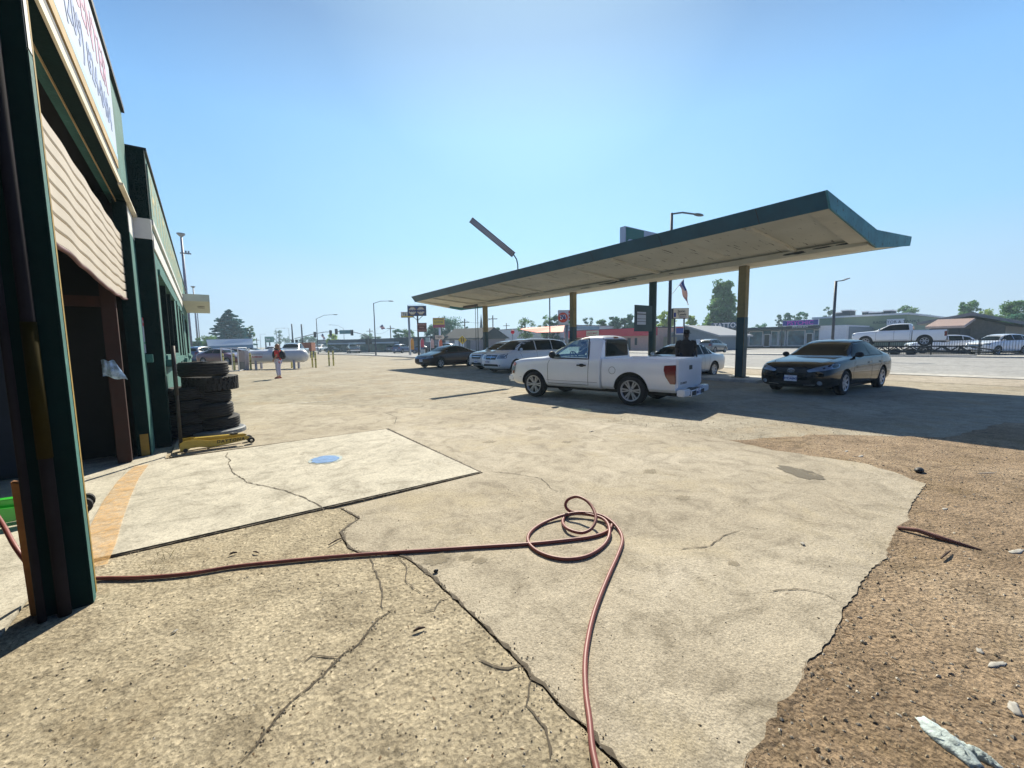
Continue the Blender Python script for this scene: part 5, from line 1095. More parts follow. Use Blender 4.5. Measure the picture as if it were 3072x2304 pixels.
# grey gabled hall with awning
gh = bvis('grey_hall', 'wide grey hall with a low gable roof and pinkish metal awning', (75, 2, 0))
HX = 70.0; ya, z1 = F(2795, 964, HX); ym, zm = F(2925, 946, HX); yb, z2 = F(3018, 968, HX)
mb = MB(); mb.prism([(HX, ya, 0), (HX, ya, z1 - .3), (HX, ym, zm - .3), (HX, yb, z2 - .3), (HX, yb, 0)], (25, 0, 0), M('brown_wall', (.16, .15, .13), var=.2)); put('wall', mb, gh)
mb = MB(); mb.prism([(HX - 1.5, ya + 1, z1 - .4), (HX - 1.5, ym, zm - .05), (HX - 1.5, yb - 2, z2 - .5), (HX - 1.5, yb - 2, z2 - .2), (HX - 1.5, ym, zm + .3), (HX - 1.5, ya + 1, z1 - .1)], (28, 0, 0), ROOFG); put('roof', mb, gh)
yA, zA = F(2790, 962, HX - 6); yB, zB = F(2907, 960, HX - 6); yC, zC = F(2907, 981, HX - 8)
mb = MB(); mb.prism([(HX - 2, yA, zA), (HX - 8, yA, zC - .05), (HX - 8, yA, zC + .1), (HX - 2, yA, zA + .15)], (0, yB - yA, 0), TILE)
for i in range(22): y_ = yA + (yB - yA) * (i + .5) / 22; mb.prism([(HX - 2, y_, zA + .16), (HX - 8, y_, zC + .11), (HX - 8, y_, zC + .17), (HX - 2, y_, zA + .22)], (0, .07, 0), TILE)
put('awning', mb, gh)
mb = MB(); mb.box(HX - 7.8, HX - 2.1, yB + .3, yA - .3, 0, zC - .1, BLKW); put('shop_front', mb, gh)
# food mart
FX = 58.0; fm = bvis('food_mart', 'single-storey food mart with a bright red fascia and pale pink walls', (FX, 46, 0))
ya, yb = yat(1700, FX), yat(1968, FX); zf = F(1900, 985, FX)[1]; zl = F(1900, 1008, FX)[1]
mb = MB(); mb.box(FX, FX + 10, yb, ya, 0, zf - .05, PINKW); put('wall', mb, fm)
mb = MB(); mb.box(FX - .6, FX - .01, yb - .3, ya, zl, zf, REDB); mb.box(FX - .62, FX + 10.2, yb - .32, ya, zf + .005, zf + .1, SLATE); put('fascia', mb, fm)
ya1, yb1 = yat(1760, FX - .6), yat(1797, FX - .6); mb = MB(); zz0 = F(1778, 1008, FX - .6)[1]; zz1 = F(1778, 992, FX - .6)[1]; mb.box(FX - .72, FX - .62, yb1, ya1, zz0, zz1, CREAM); fs_ = put('sign_panel', mb, fm)
l = text_mb('FOOD MART', .42, M('food_red', (.45, .03, .04), var=0), (FX - .73, (ya1 + yb1) / 2, (zz0 + zz1) / 2 - .02), (0, -1, 0), (0, 0, 1), ext=.005, bold=.008); link('lettering', l.mesh('lettering', off=Vector((FX, 46, 0))), fs_)
for a, b_, nm in ((1883, 1892, 'door'), (1905, 1912, 'window'), (1700, 1712, 'window')):
    mb = MB(); mb.box(FX - .05, FX - .005, yat(b_, FX), yat(a, FX), .02 if nm == 'door' else .9, 2.1, BLKW); put(nm, mb, fm)
# long white building left of it, with its red shade canopy
WXX = 62.0; wb_ = bvis('white_building', 'long plain white building between the station canopy columns', (WXX, 75, 0))
ya, yb = yat(1440, WXX), yat(1722, WXX); z_ = F(1500, 990, WXX)[1]
mb = MB(); mb.box(WXX, WXX + 14, yb, ya, 0, z_, WALLW); put('wall', mb, wb_); mb = MB(); mb.box(WXX - .1, WXX + 14.1, yb - .1, ya + .1, z_ + .005, z_ + .12, SLATE); put('roof_edge', mb, wb_)
mb = MB(); mb.box(WXX - .14, WXX - .11, yat(1455, WXX), yat(1435, WXX), 1, z_ - .6, LETW); put('poster', mb, wb_)
for a in (1470, 1560, 1600): mb = MB(); y_ = yat(a, WXX); mb.box(WXX - .06, WXX - .01, y_ - .5, y_ + .5, 1.2, 2.4, GREYW); put('window', mb, wb_)
OX = 47.0; oc = thing('shade_canopy', 'orange-red fabric shade canopy on grey posts beside the white building', 'canopy', (OX, 55, 0))
y1_, z1_ = F(1560, 989, OX); y2_, z2_ = F(1690, 997, OX); y3_, z3_ = F(1610, 999, OX); y4_, z4_ = F(1635, 983, OX + 4)
ORG = M('orange_red_fabric', (.80, .10, .03), rough=.7, var=.08)
mb = MB(); mb.prism([(OX, y1_, z1_), (OX, y3_, z3_), (OX, y2_, z2_), (OX + 4, y2_ + 4, z4_ + .1), (OX + 4, y1_ + 4, z4_ + .1)], (0, 0, .08), ORG); put('fabric', mb, oc)
mb = MB(); d0, d1 = F(1648, 981, OX + 6), F(1768, 984, OX + 6); mb.prism([(OX + 6, d0[0], d0[1] - .35), (OX + 6, d1[0], d1[1] - .3), (OX + 8.5, d1[0], d1[1] - .3), (OX + 8.5, d0[0], d0[1] - .35)], (0, 0, .6), M('pale_blue_deck', (.3, .42, .48), var=.05)); put('upper_deck', mb, oc)
for a in (1596, 1685): mb = MB(); y_ = yat(a, OX + .5); mb.box(OX + .3, OX + .7, y_ - .2, y_ + .2, 0, 2.35, POLEG); mb.box(OX + .1, OX + .9, y_ - .5, y_ + .5, 2.0, 2.2, POLEM); put('post', mb, oc)
mb = MB(); v = PD(1538, 996, 42); mb.sphere(v, .2, REDB, 14, 10); mb.tube([(v.x, v.y, 0), (v.x, v.y, v.z - .2)], .04, POLEG, 6); ob = put('ball_sign', mb, smooth=True); tag(ob, 'small round red ball sign on a thin pole above the white minivan', 'sign')
# house with gable roof right of the food mart
hs = bvis('gabled_house', 'grey-blue house with a pale low gable roof, behind the man in the hat', (64, 37, 0)); HX2 = 62.0
ya, z1 = F(2005, 1010, HX2); ym, zm = F(2062, 978, HX2); yb, z2 = F(2155, 1003, HX2)
mb = MB(); mb.prism([(HX2, ya, 0), (HX2, ya, z1 - .2), (HX2, ym, zm - .25), (HX2, yb, z2 - .2), (HX2, yb, 0)], (9, 0, 0), GREYW); put('wall', mb, hs)
mb = MB(); mb.prism([(HX2 - .7, ya + .5, z1 - .3), (HX2 - .7, ym, zm - .1), (HX2 - .7, yb - .6, z2 - .4), (HX2 - .7, yb - .6, z2 - .15), (HX2 - .7, ym, zm + .12), (HX2 - .7, ya + .5, z1 - .1)], (10.4, 0, 0), M('pale_roof', (.36, .38, .40), var=.05)); put('roof', mb, hs)
mb = MB(); y_ = yat(2096, HX2); mb.box(HX2 - .06, HX2 - .01, y_ - .35, y_ + .35, .6, 1.7, FRAMEW); put('window', mb, hs)
fn = thing('board_fence', 'pale wooden board fence joining the food mart to the grey house', 'fence', (60, 40, 0))
ya, yb = yat(1970, 60), yat(2030, 60)
mb = MB(); nbd = 20
for i in range(nbd): mb.box(60, 60.05, yb + (ya - yb) * i / nbd, yb + (ya - yb) * (i + .9) / nbd, 0, 2.1 + .03 * (i % 3), WALLT)
put('board_panel', mb, fn)
# dark blue shop far left of the street and the black tyre shop
bs = bvis('blue_shop', 'low dark blue shop with a pale awning band and long glass front at the crossroads', (32, 100, 0)); BX = 30.0
P1, P2 = G(1000, 1056), G(1196, 1056); d = (P2 - P1); L = d.length; a0 = atan2(d.y, d.x)
t = bs; t.location = (P1.x, P1.y, 0); t.rotation_euler = (0, 0, a0)
def lz(px, py):   # height above ground of a picture point on that facade
    r = ray(px, py); nrm = Vector((-d.y, d.x, 0)); k = nrm.dot(P1 - Vector((0, 0, 0))) / nrm.dot(r); return EYE + r.z * k
def lx(px, py=1050):
    r = ray(px, py); nrm = Vector((-d.y, d.x, 0)); k = nrm.dot(P1) / nrm.dot(r); return (Vector((r.x * k, r.y * k, 0)) - Vector((P1.x, P1.y, 0))).dot(Vector((d.x, d.y, 0)).normalized())
zt_ = lz(1100, 1017); zm_ = lz(1100, 1027)
mb = MB(); mb.box(0, L, 0, 12, 0, zt_ - .05, DBLUE); put('wall', mb, t, local=True)
mb = MB(); mb.prism([(-.3, -1.2, zm_), (-.3, -.9, zt_), (-.3, 12, zt_), (-.3, 12, zt_ - .2), (-.3, -.02, zt_ - .2), (-.3, -.02, zm_)], (L + .6, 0, 0), SLATE); put('mansard_roof', mb, t, local=True)
mb = MB(); mb.box(-.3, L + .3, -1.4, -.02, zm_ - .35, zm_ - .01, M('pale_blue_awning_band', (.35, .45, .52), var=.05)); put('awning_band', mb, t, local=True)
for i in range(7): mb = MB(); x0 = .8 + i * (L - 1.6) / 7; mb.box(x0, x0 + (L - 1.6) / 7 - .25, -.06, -.005, .4, zm_ - .5, M('teal_shop_glass', (.03, .10, .11), rough=.1, var=.6, vs=.9)); put('window', mb, t, local=True)
def simple_block(name, label, pxa, pxb, base_py, top_py, mat, depth=8, extra=None, cat='building', roofm=None):
    A_, B2 = G(pxa, base_py), G(pxb, base_py); dd = B2 - A_; Ln = dd.length; t = thing(name, label, cat, (A_.x, A_.y, 0), atan2(dd.y, dd.x)); nrm = Vector((-dd.y, dd.x, 0))
    r = ray((pxa + pxb) / 2, top_py); k = nrm.dot(A_) / nrm.dot(r); z = EYE + r.z * k
    mb = MB(); mb.box(0, Ln, 0, depth, 0, z, mat); put('wall', mb, t, local=True)
    mb = MB(); mb.box(-.15, Ln + .15, -.15, depth + .15, z + .005, z + .2, roofm or SLATE); put('roof', mb, t, local=True)
    if extra: extra(t, Ln, z)
    return t
def wins(n, z0, z1, mat=SHOPG, nm='window'):
    def f(t, L, z):
        for i in range(n): mb = MB(); mb.box(L * (i + .2) / n, L * (i + .8) / n, -.06, -.005, z0, min(z1, z - .3), mat); put(nm, mb, t, local=True)
    return f
simple_block('tyre_shop', 'black-fronted tyre shop behind the row of feather flags', 1196, 1335, 1055, 1013, BLKW, 10, wins(4, .3, 2.4, M('grey_roller_door', (.14, .15, .17), var=.1), 'roller_door'))
simple_block('grey_workshop', 'small pale grey workshop left of the far green trees', 948, 985, 1052, 1021, M('pale_grey_wall', (.34, .34, .36), var=.08), 10, wins(2, .5, 2.5))
simple_block('dark_workshop', 'narrow dark blue workshop beside the pale grey one', 986, 1003, 1052, 1023, DBLUE, 8, wins(1, .5, 2))
def gable(t, L, z):
    mb = MB(); mb.prism([(-.4, -.5, z - .1), (-.4, 4, z + 2.3), (-.4, 9, z + .1)], (L + .8, 0, 0), ROOFD); put('pitched_roof', mb, t, local=True)
    for i, w_ in ((.1, 'w'), (.35, 'w'), (.5, 'w'), (.66, 'd')): mb = MB(); mb.box(L * i, L * i + L * .1, -.06, -.005, .1 if w_ == 'd' else 1.0, 2.4, FRAMEW if w_ == 'w' else SLATE); put('window' if w_ == 'w' else 'roller_door', mb, t, local=True)
simple_block('shingled_workshop', 'mauve-grey workshop with a dark pitched roof and roller doors behind the maroon sedan', 1328, 1440, 1055, 1018, M('mauve_grey_wall', (.22, .21, .24), var=.08), 8, gable)
# church spire
mb = MB(); v = PD(1444, 990, 150); mb.lathe([(0, PD(1444, 940, 150).z), (.9, v.z - 2), (1.1, v.z - 2), (1.1, 0)], SLATE, 8, Matrix.Translation((v.x, v.y, 0))); ob = put('church_spire', mb); tag(ob, 'thin dark church spire above the shingled workshop', 'spire')
# ------------------------------------------------------------ signs and poles
def street_lamp(name, label, base, top_z, arm, mat=POLEM, r=.09, head=True, group='street lamps along the road', bend=.5, coil=0):
    """arm: (dx, dy, dz) vector of the arm"""
    t = thing(name, label, 'street lamp', (base.x, base.y, 0), 0, group)
    mb = MB(); mb.tube([(0, 0, 0), (0, 0, .6), (0, 0, top_z)], [r * 1.3, r, r * .7], mat, 8); put('pole', mb, t, local=True, smooth=True)
    a = Vector(arm); p0 = Vector((0, 0, top_z - .05)); mid = p0 + Vector((a.x * .45, a.y * .45, a.z * .85)); e = p0 + a
    mb = MB(); mb.tube([p0, p0 + (mid - p0) * .55, mid, e], r * .45, mat, 6); put('arm', mb, t, local=True, smooth=True)
    mb = MB(); dd = Vector((a.x, a.y, 0)).normalized(); T = Matrix.Translation(e + dd * .3) @ Matrix.Rotation(atan2(dd.y, dd.x), 4, 'Z'); mb.sphere((0, 0, 0), (.42, .16, .08), mat, 12, 6, T); put('lamp_head', mb, t, local=True, smooth=True)
    return t
def arm_to(px, py, dist, base, top_z):
    v = PD(px, py, dist); return (v.x - base.x, v.y - base.y, v.z - top_z)
def depth(v): return v.x * sin(TH) + v.y * cos(TH)
b = G(1128, 1068); zt_ = PD(1119, 911, depth(b)).z; street_lamp('street_lamp', 'tall street lamp with a long arm and a flag bracket, left of the auto-parts sign', b, zt_, arm_to(1166, 902, depth(b), b, zt_))
b = G(955, 1063); zt_ = PD(949, 957, depth(b)).z; street_lamp('street_lamp', 'street lamp with a long curved arm beyond the yellow bollards, near the traffic lights', b, zt_, arm_to(1001, 943, depth(b), b, zt_))
b = PD(2006, 1080, 24.5); b.z = 0; zt_ = PD(2013, 652, 24.5).z; street_lamp('street_lamp', 'tall dark street lamp rising behind the canopy with its oval head above the roof', b, zt_, arm_to(2085, 640, 24.5, b, zt_), r=.11)
b = PD(2496, 1045, 30); b.z = 0; zt_ = PD(2502, 846, 30).z; t = thing('lamp_post', 'slim dark post with a tilted flat solar lamp head behind the black sedan', 'lamp post', b, 0)
mb = MB(); mb.tube([(0, 0, 0), (0, 0, zt_)], .09, POLEM, 8); put('pole', mb, t, local=True, smooth=True)
v = PD(2545, 836, 30); mb = MB(); e = Vector((v.x - b.x, v.y - b.y, v.z)); p0 = Vector((0, 0, zt_ - .05)); m_ = p0 + (e - p0) * .5; m_.z -= .06; dd = (e - p0).normalized(); sdv = dd.cross(Vector((0, 0, 1))).normalized() * .12
mb.prism([p0 - sdv * .5, p0 + sdv * .5, m_ + sdv, m_ - sdv], (0, 0, .06), POLEM); mb.prism([m_ - sdv, m_ + sdv, e + sdv, e - sdv], (0, 0, .05), POLEM); put('lamp_head', mb, t, local=True)
for i, (px, by, ty, ax, ay, dist) in enumerate(((832, 1046, 985, 850, 984, 140), (870, 1046, 985, 862, 984, 170), (783, 1046, 1003, 792, 1002, 170), (1034, 1046, 986, 993, 974, 120))):
    b = PD(px, by, dist); b.z = 0; zt_ = PD(px, ty, dist).z
    street_lamp('street_lamp', ['distant street lamp over the propane tank', 'distant street lamp with its arm pointing left, next to the signal post', 'farthest thin street lamp beside the green hotel sign', 'distant street lamp arching over the crossroads signals'][i], b, zt_, arm_to(ax, ay, dist, b, zt_), POLEG, .1)
# parking-lot poles on the left
def lot_pole(label, base, zt_, r, dish=True, mid=True):
    t = thing('floodlight_pole', label, 'floodlight', (base.x, base.y, 0), 0, 'tall parking lot poles')
    mb = MB(); mb.tube([(0, 0, 0), (0, 0, zt_)], [r, r * .55], M('mauve_grey_pole', (.26, .25, .31), rough=.5, var=.08) if 'mauve_grey_pole' not in bpy.data.materials else bpy.data.materials['mauve_grey_pole'], 10); put('pole', mb, t, local=True, smooth=True)
    if dish: mb = MB(); k = r * 1.35; mb.lathe([(k * .2, zt_), (k * 1.4, zt_ + k * 1.1), (k * 1.5, zt_ + k * 1.6), (0, zt_ + k * 1.7)], POLEG, 16); put('lamp_head', mb, t, local=True)
    if mid: mb = MB(); k = r * .55; z = zt_ * .88; mb.box(-k * 2, k * 7, -k, k, z - k, z + k * .1, POLEG); mb.box(k * 2, k * 3.4, -k, k, z + k * .11, z + k * 2.2, POLEG); mb.box(k * 4.2, k * 5.6, -k, k, z + k * .11, z + k * 2.2, POLEG); put('floodlight', mb, t, local=True)
b = G(577, 1086); lot_pole('nearest and tallest floodlight pole rising behind the shop wing', b, PD(541, 722, depth(b)).z, .19)
b = PD(596, 1055, 95); b.z = 0; lot_pole('second floodlight pole with a dish lamp just above the awning', b, PD(570, 868, 95).z, .22)
b = PD(602, 1054, 110); b.z = 0; lot_pole('plain thin pole right of the dish-lamp pole', b, PD(585, 900, 110).z, .15, False, False)
# auto-parts sign
def faces(x0, y0, x1, y1, base):   # local frame whose x runs to the right in the picture
    pass
def free_sign(name, label, px0, px1, py0, py1, dist, face, edge, txts=(), poles=(), pole_r=.1, cat='sign', thick=.3, base_py=None, polem=POLEM, shapes=None, skew=0):
    """upright panel facing the camera's side of the street, its own thing with poles to the ground"""
    a, c_ = PD(px0, py1, dist), PD(px1, py1, dist + skew); top = PD(px0, py0, dist).z; zb_ = a.z
    dd = Vector((c_.x - a.x, c_.y - a.y, 0)); Wd = dd.length; an = atan2(dd.y, dd.x)
    t = thing(name, label, cat, (a.x, a.y, 0), an)
    mb = MB(); mb.box(0, Wd, 0, thick, zb_, top, edge); mb.box(Wd * .02, Wd * .98, -.02, -.002, zb_ + (top - zb_) * .04, top - (top - zb_) * .04, face); pn = put('sign_panel', mb, t, local=True)
    for tx, sz, fx, fz, m_ in txts: l = text_mb(tx, sz * (top - zb_), m_, (Wd * fx, -.03, zb_ + (top - zb_) * fz), (1, 0, 0), (0, 0, 1), ext=.008, bold=.008 * sz * (top - zb_)); link('lettering', l.mesh('lettering'), pn)
    if shapes: shapes(pn, Wd, zb_, top)
    for fx in poles: mb = MB(); mb.tube([(Wd * fx, thick / 2, 0), (Wd * fx, thick / 2, zb_ + .01)], pole_r, polem, 10); put('post', mb, t, local=True, smooth=True)
    return t, Wd, zb_, top
NAVY = M('navy_sign', (.008, .02, .10), rough=.4, var=.05); GOLD = M('gold_hexagon', (.55, .36, .10), rough=.5, var=.05); YEL = M('sign_yellow', (.62, .42, .02), rough=.5, var=.05); NAVYI = M('navy_ink', (.01, .02, .12), var=0)
def hexes(pn, Wd, z0, z1):
    for fx in (.27, .73):
        H = (z1 - z0); mb = MB()
        for r_, dy, mm in ((.40 * H, -.028, GOLD), (.35 * H, -.036, CREAM)):
            mb.prism([(Wd * fx + r_ * cos(a) * 1.0, dy, (z0 + z1) / 2 + r_ * sin(a)) for a in [pi / 8 + pi / 4 * i for i in range(8)]], (0, .007, 0), mm)
        o = link('hexagon', mb.mesh('hexagon'), pn); l = text_mb('NAPA', .30 * H, NAVYI, (Wd * fx, -.045, (z0 + z1) / 2 - .01), (1, 0, 0), (0, 0, 1), ext=.002, bold=.03)
        link('lettering', l.mesh('lettering'), pn)
dn = depth(G(1255, 1073))
t, Wd, zb_, zt_ = free_sign('auto_parts_sign', 'navy NAPA sign with two gold hexagons on a Y-braced black post', 1223, 1278, 918, 948, dn, NAVY, BLKW, poles=(), shapes=hexes)
fx = .52; mb = MB(); mb.tube([(Wd * fx, .15, 0), (Wd * fx, .15, .8), (Wd * fx, .15, zt_)], [.14, .10, .09], BLKW, 10); put('post', mb, t, local=True, smooth=True)
for s in (-1, 1): mb = MB(); mb.tube([(Wd * fx, .15, zb_ - .55), (Wd * fx + s * .62, .15, zb_ + .02)], .035, BLKW, 6); put('brace', mb, t, local=True)
mb = MB(); mb.tube([(0, .1, zt_ + .1), (Wd * .9, .1, zt_ + .1)], .02, CHROME, 6); mb.box(.02, .06, .05, .15, zt_, zt_ + .12, BLKW); put('light_tube', mb, t, local=True)
BRN = M('carved_brown_board', (.14, .045, .035), rough=.8, var=.25, vs=4); BRNL = M('brown_board_letters', (.5, .25, .2), var=.1)
free_sign('hanging_board', 'carved reddish-brown trade board fixed to the right of the auto-parts post', 1253, 1280, 969, 996, dn + .1, BRN, BRN, [('ALFORD', .26, .5, .80, BRNL), ('Auto', .24, .45, .5, BRNL), ('Parts Store', .22, .5, .2, BRNL)], thick=.12)
free_sign('street_sign_board', 'pale sign with a yellow lower stripe half hidden behind the navy auto-parts sign', 1203, 1241, 936, 953, dn + 14, CREAM, POLEG, [('76', .7, .3, .55, SLATE)], poles=(.6,), pole_r=.16, polem=POLEG, shapes=lambda pn, W_, a, b_: link('stripe', (lambda m: (m.box(W_ * .03, W_ * .97, -.032, -.024, a + .03, a + (b_ - a) * .28, YEL), m)[1])(MB()).mesh('stripe'), pn))
free_sign('loan_sign', 'yellow and red sign on a white pole above the feather flags', 1299, 1334, 954, 983, dn + 22, YEL, M('red_sign_frame', (.35, .04, .08), var=.05), [('Check Cashing', .17, .5, .84, NAVYI), ('LOANS', .28, .5, .55, SLATE)], poles=(.55,), pole_r=.16, polem=LETW, shapes=lambda pn, W_, a, b_: link('red_strip', (lambda m: (m.box(W_ * .01, W_ * .99, -.034, -.024, a + .02, a + (b_ - a) * .30, M('red_strip', (.32, .03, .08), var=.05)), m)[1])(MB()).mesh('red_strip'), pn))
def arrow(pn, W_, a, b_): 
    m = MB(); m.prism([(W_ * 1.0, .0, a - .1), (W_ * 1.22, .0, (a + b_) / 2), (W_ * 1.0, .0, b_ + .1)], (0, .2, 0), CREAM); link('arrow_tip', m.mesh('arrow_tip'), pn)
free_sign('arrow_sign', 'cream arrow sign pointing right at the foot of the yellow loan sign', 1306, 1328, 1006, 1018, dn + 12, CREAM, CREAM, [('TIRES', .6, .5, .5, SLATE)], poles=(.5,), pole_r=.06, shapes=arrow, polem=LETW)
free_sign('sandwich_board', 'pale grey sandwich board standing at the foot of the auto-parts post', 1262, 1274, 1049, 1071, dn + .6, M('pale_blue_board', (.34, .42, .48), var=.1), POLEG, thick=.5, cat='sandwich board')
free_sign('tilted_board', 'tilted pale green poster board above the parked cars of the tyre shop', 1277, 1289, 1013, 1026, dn + 15, M('pale_teal_poster', (.28, .42, .42), var=.1), LETW, poles=(.5,), pole_r=.05)
for i, (px, c_, h0, h1, lab) in enumerate(((1237, (.75, .32, .03), 1014, 1051, 'orange feather flag, leftmost and tallest of the row'), (1267, (.60, .06, .10), 1015, 1044, 'red feather flag right of the black post'), (1297, (.62, .38, .34), 1016, 1046, 'pale pink and white feather flag in the middle of the row'), (1322, (.72, .15, .06), 1017, 1044, 'orange-red feather flag, rightmost of the row'))):
    ds = dn + 10; wdt = (PD(px + 5.5, h1, ds) - PD(px - 5.5, h1, ds)).length; z0, z1 = PD(px, h1, ds).z, PD(px, h0, ds).z; v = PD(px, h1, ds)
    t = thing('feather_flag', lab, 'feather flag', (v.x, v.y, 0), -TH, 'feather flags in front of the tyre shop'); mb = MB(); FM = M('feather_fabric', c_, rough=.7, var=.35, vs=1.2)
    mb.prism([(-wdt / 2 + .05, 0, z0 + .1), (wdt / 2, 0, z0 + .1), (wdt / 2, 0, z1 - .5), (wdt * .35, 0, z1 - .15), (0, 0, z1), (-wdt * .3, 0, z1 - .1), (-wdt / 2 + .05, 0, z1 - .5)], (0, .02, 0), FM); put('fabric', mb, t, local=True)
    mb = MB(); mb.tube([(-wdt / 2, 0, 0), (-wdt / 2, 0, z1 - .4), (0, 0, z1 + .02)], .03, LETW, 6); put('pole', mb, t, local=True)
# 76 price sign
RBALL = M('sign_red_orange', (.55, .05, .02), rough=.4, var=.03); BINK = M('deep_blue_ink', (.01, .02, .2), var=0)
def ball(pn, W_, a, b_):
    m = MB(); H = b_ - a; m.lathe([(0, 0), (.27 * H * 1.25, 0), (.27 * H * 1.25, .004)], RBALL, 24, Matrix.Translation((W_ * .27, -.03, a + H * .5)) @ Matrix.Rotation(pi / 2, 4, 'X')); o = link('roundel', m.mesh('roundel'), pn)
    l = text_mb('76', .36 * H, BINK, (W_ * .27, -.07, a + H * .5), (1, 0, 0), (0, 0, 1), ext=.003, bold=.02); link('lettering', l.mesh('lettering'), pn)
    l = text_mb('76', .36 * H, LETW, (W_ * .272, -.036, a + H * .5), (1, 0, 0), (0, 0, 1), ext=.002, bold=.06); link('lettering_edge', l.mesh('lettering_edge'), pn)
    for i, cc in enumerate((RBALL, RBALL, RBALL, M('price_green', (.02, .3, .1), var=0))):
        m = MB(); m.box(W_ * .60, W_ * .96, -.032, -.024, a + H * (.78 - .23 * i), a + H * (.94 - .23 * i), cc); o = link('price_row', m.mesh('price_row'), pn)
        l = text_mb(('4.59', '4.79', '4.89', '4.69')[i], .14 * H, LETW, (W_ * .78, -.036, a + H * (.86 - .23 * i)), (1, 0, 0), (0, 0, 1), ext=.001); link('price_digits', l.mesh('price_digits'), o)
free_sign('fuel_price_sign', 'white 76 fuel price sign with an orange-red roundel beside the middle canopy column', 1675, 1726, 931, 975, 34, SIGNW, POLEG, poles=(.5,), pole_r=.14, shapes=ball, polem=POLEG)
b = PD(1650, 1050, 42); mb = MB(); mb.tube([(b.x, b.y, 0), (b.x, b.y, PD(1650, 893, 42).z)], .06, POLEM, 6); ob = put('thin_mast', mb, smooth=True); tag(ob, 'thin dark mast just left of the 76 price sign', 'mast')
# personal loan sign on two posts
t, Wd, zb_, zt_ = free_sign('insurance_sign', 'cream insurance sign in a black frame on two posts behind the man', 2019, 2066, 925, 956, 27, CREAM, BLKW, [('Jason', .34, .52, .70, SLATE), ('Lewis', .34, .58, .40, SLATE), ('INSURANCE', .14, .6, .14, BINK)], poles=(.17, .78), pole_r=.05, thick=.35)
mb = MB(); mb.box(Wd * .04, Wd * .17, -.035, -.025, zb_ + .1, zb_ + .38, BINK); put('portrait_block', mb, t, local=True)
z0, z1 = PD(2040, 1003, 27).z, PD(2040, 979, 27).z; mb = MB(); mb.box(Wd * .22, Wd * .74, .1, .2, z0, z1, LETW); mb.box(Wd * .25, Wd * .71, .085, .098, z0 + .05, z0 + (z1 - z0) * .8, M('blue_disc', (.05, .1, .35), var=.3)); mb.box(Wd * .25, Wd * .71, .085, .098, z0 + (z1 - z0) * .82, z1 - .04, RBALL); put('lower_panel', mb, t, local=True)
# pedestrian warning sign
v = PD(1387, 1020, 52); mb = MB(); k = .55; dx, dy = cos(TH) * k, -sin(TH) * k
mb.prism([(v.x - dx, v.y - dy, v.z), (v.x, v.y, v.z - k), (v.x + dx, v.y + dy, v.z), (v.x, v.y, v.z + k)], (sin(TH) * .04, cos(TH) * .04, 0), YEL); mb.tube([(v.x + .05, v.y + .07, 0), (v.x + .05, v.y + .07, v.z + .3)], .04, POLEG, 6)
for s in (-.12, .14): mb.box(v.x + cos(TH) * s - .05, v.x + cos(TH) * s + .05, v.y - sin(TH) * s - .06, v.y - sin(TH) * s - .03, v.z - .25, v.z + .25, BLKW)
ob = put('crossing_sign', mb); tag(ob, 'yellow diamond pedestrian crossing sign beyond the maroon sedan', 'road sign')
# green hotel sign far left
free_sign('hotel_sign', 'stepped green sign board on two legs over the distant road', 795, 820, 1010, 1027, 150, M('hotel_green', (.04, .22, .16), var=.1), M('hotel_green_dark', (.02, .14, .11), var=.1), [('Inn', .6, .4, .5, LETW)], poles=(.02, .5), pole_r=.25, thick=.6)
# traffic signals
def signal_arm(label, px, base_py, top_py, dist, arms, heads, plates=()):
    b = PD(px, base_py, dist); b.z = 0; t = thing('traffic_signal', label, 'traffic signal', b, 0, 'mast-arm traffic signals at the crossroads'); zt_ = PD(px, top_py, dist).z
    mb = MB(); mb.tube([(0, 0, 0), (0, 0, zt_)], [.2, .13], POLEM, 8); put('pole', mb, t, local=True, smooth=True)
    P = []
    for x, y in arms: v = PD(x, y, dist); P.append((v.x - b.x, v.y - b.y, v.z))
    if P: mb = MB(); mb.tube(P, .09, POLEG, 6); put('mast_arm', mb, t, local=True, smooth=True)
    for x, y in heads:
        v = PD(x, y, dist - .3); mb = MB(); T = Matrix.Translation((v.x - b.x, v.y - b.y, v.z)) @ Matrix.Rotation(-TH, 4, 'Z'); mb.box(-.27, .27, -.12, .12, -.62, .62, BLKW, T); o = put('signal_head', mb, t, local=True)
        for i in (-1, 0, 1): mb = MB(); mb.lathe([(0, .0), (.11, .0), (.13, .1)], M('signal_lens_dark', (.03, .02, .02), var=0) if not bpy.data.materials.get('signal_lens_dark') else bpy.data.materials['signal_lens_dark'], 10, T @ Matrix.Translation((0, -.13, i * .38)) @ Matrix.Rotation(pi / 2, 4, 'X')); link('lens', mb.mesh('lens'), o)
    for x, y, w_ in plates:
        v = PD(x, y, dist - .3); mb = MB(); T = Matrix.Translation((v.x - b.x, v.y - b.y, v.z)) @ Matrix.Rotation(-TH, 4, 'Z'); mb.box(-w_, w_, -.04, .04, -.42, .42, M('street_name_green', (.05, .2, .24), var=.05), T); put('street_name_plate', mb, t, local=True)
    return t
signal_arm('left mast-arm traffic signal reaching right from a dark post behind the woman', 880, 1048, 972, 95, [(884, 1016), (945, 1001), (975, 996), (993, 996)], [(878, 1027), (890, 1027), (945, 1004), (992, 999)])
signal_arm('right mast-arm traffic signal with a green street-name plate, arm curving left', 1107, 1056, 1009, 92, [(1107, 1012), (1085, 1002), (1060, 996), (1030, 994), (1008, 995)], [(1009, 995), (1056, 998), (1100, 1024), (1111, 1024)], [(1035, 996, 1.2)])
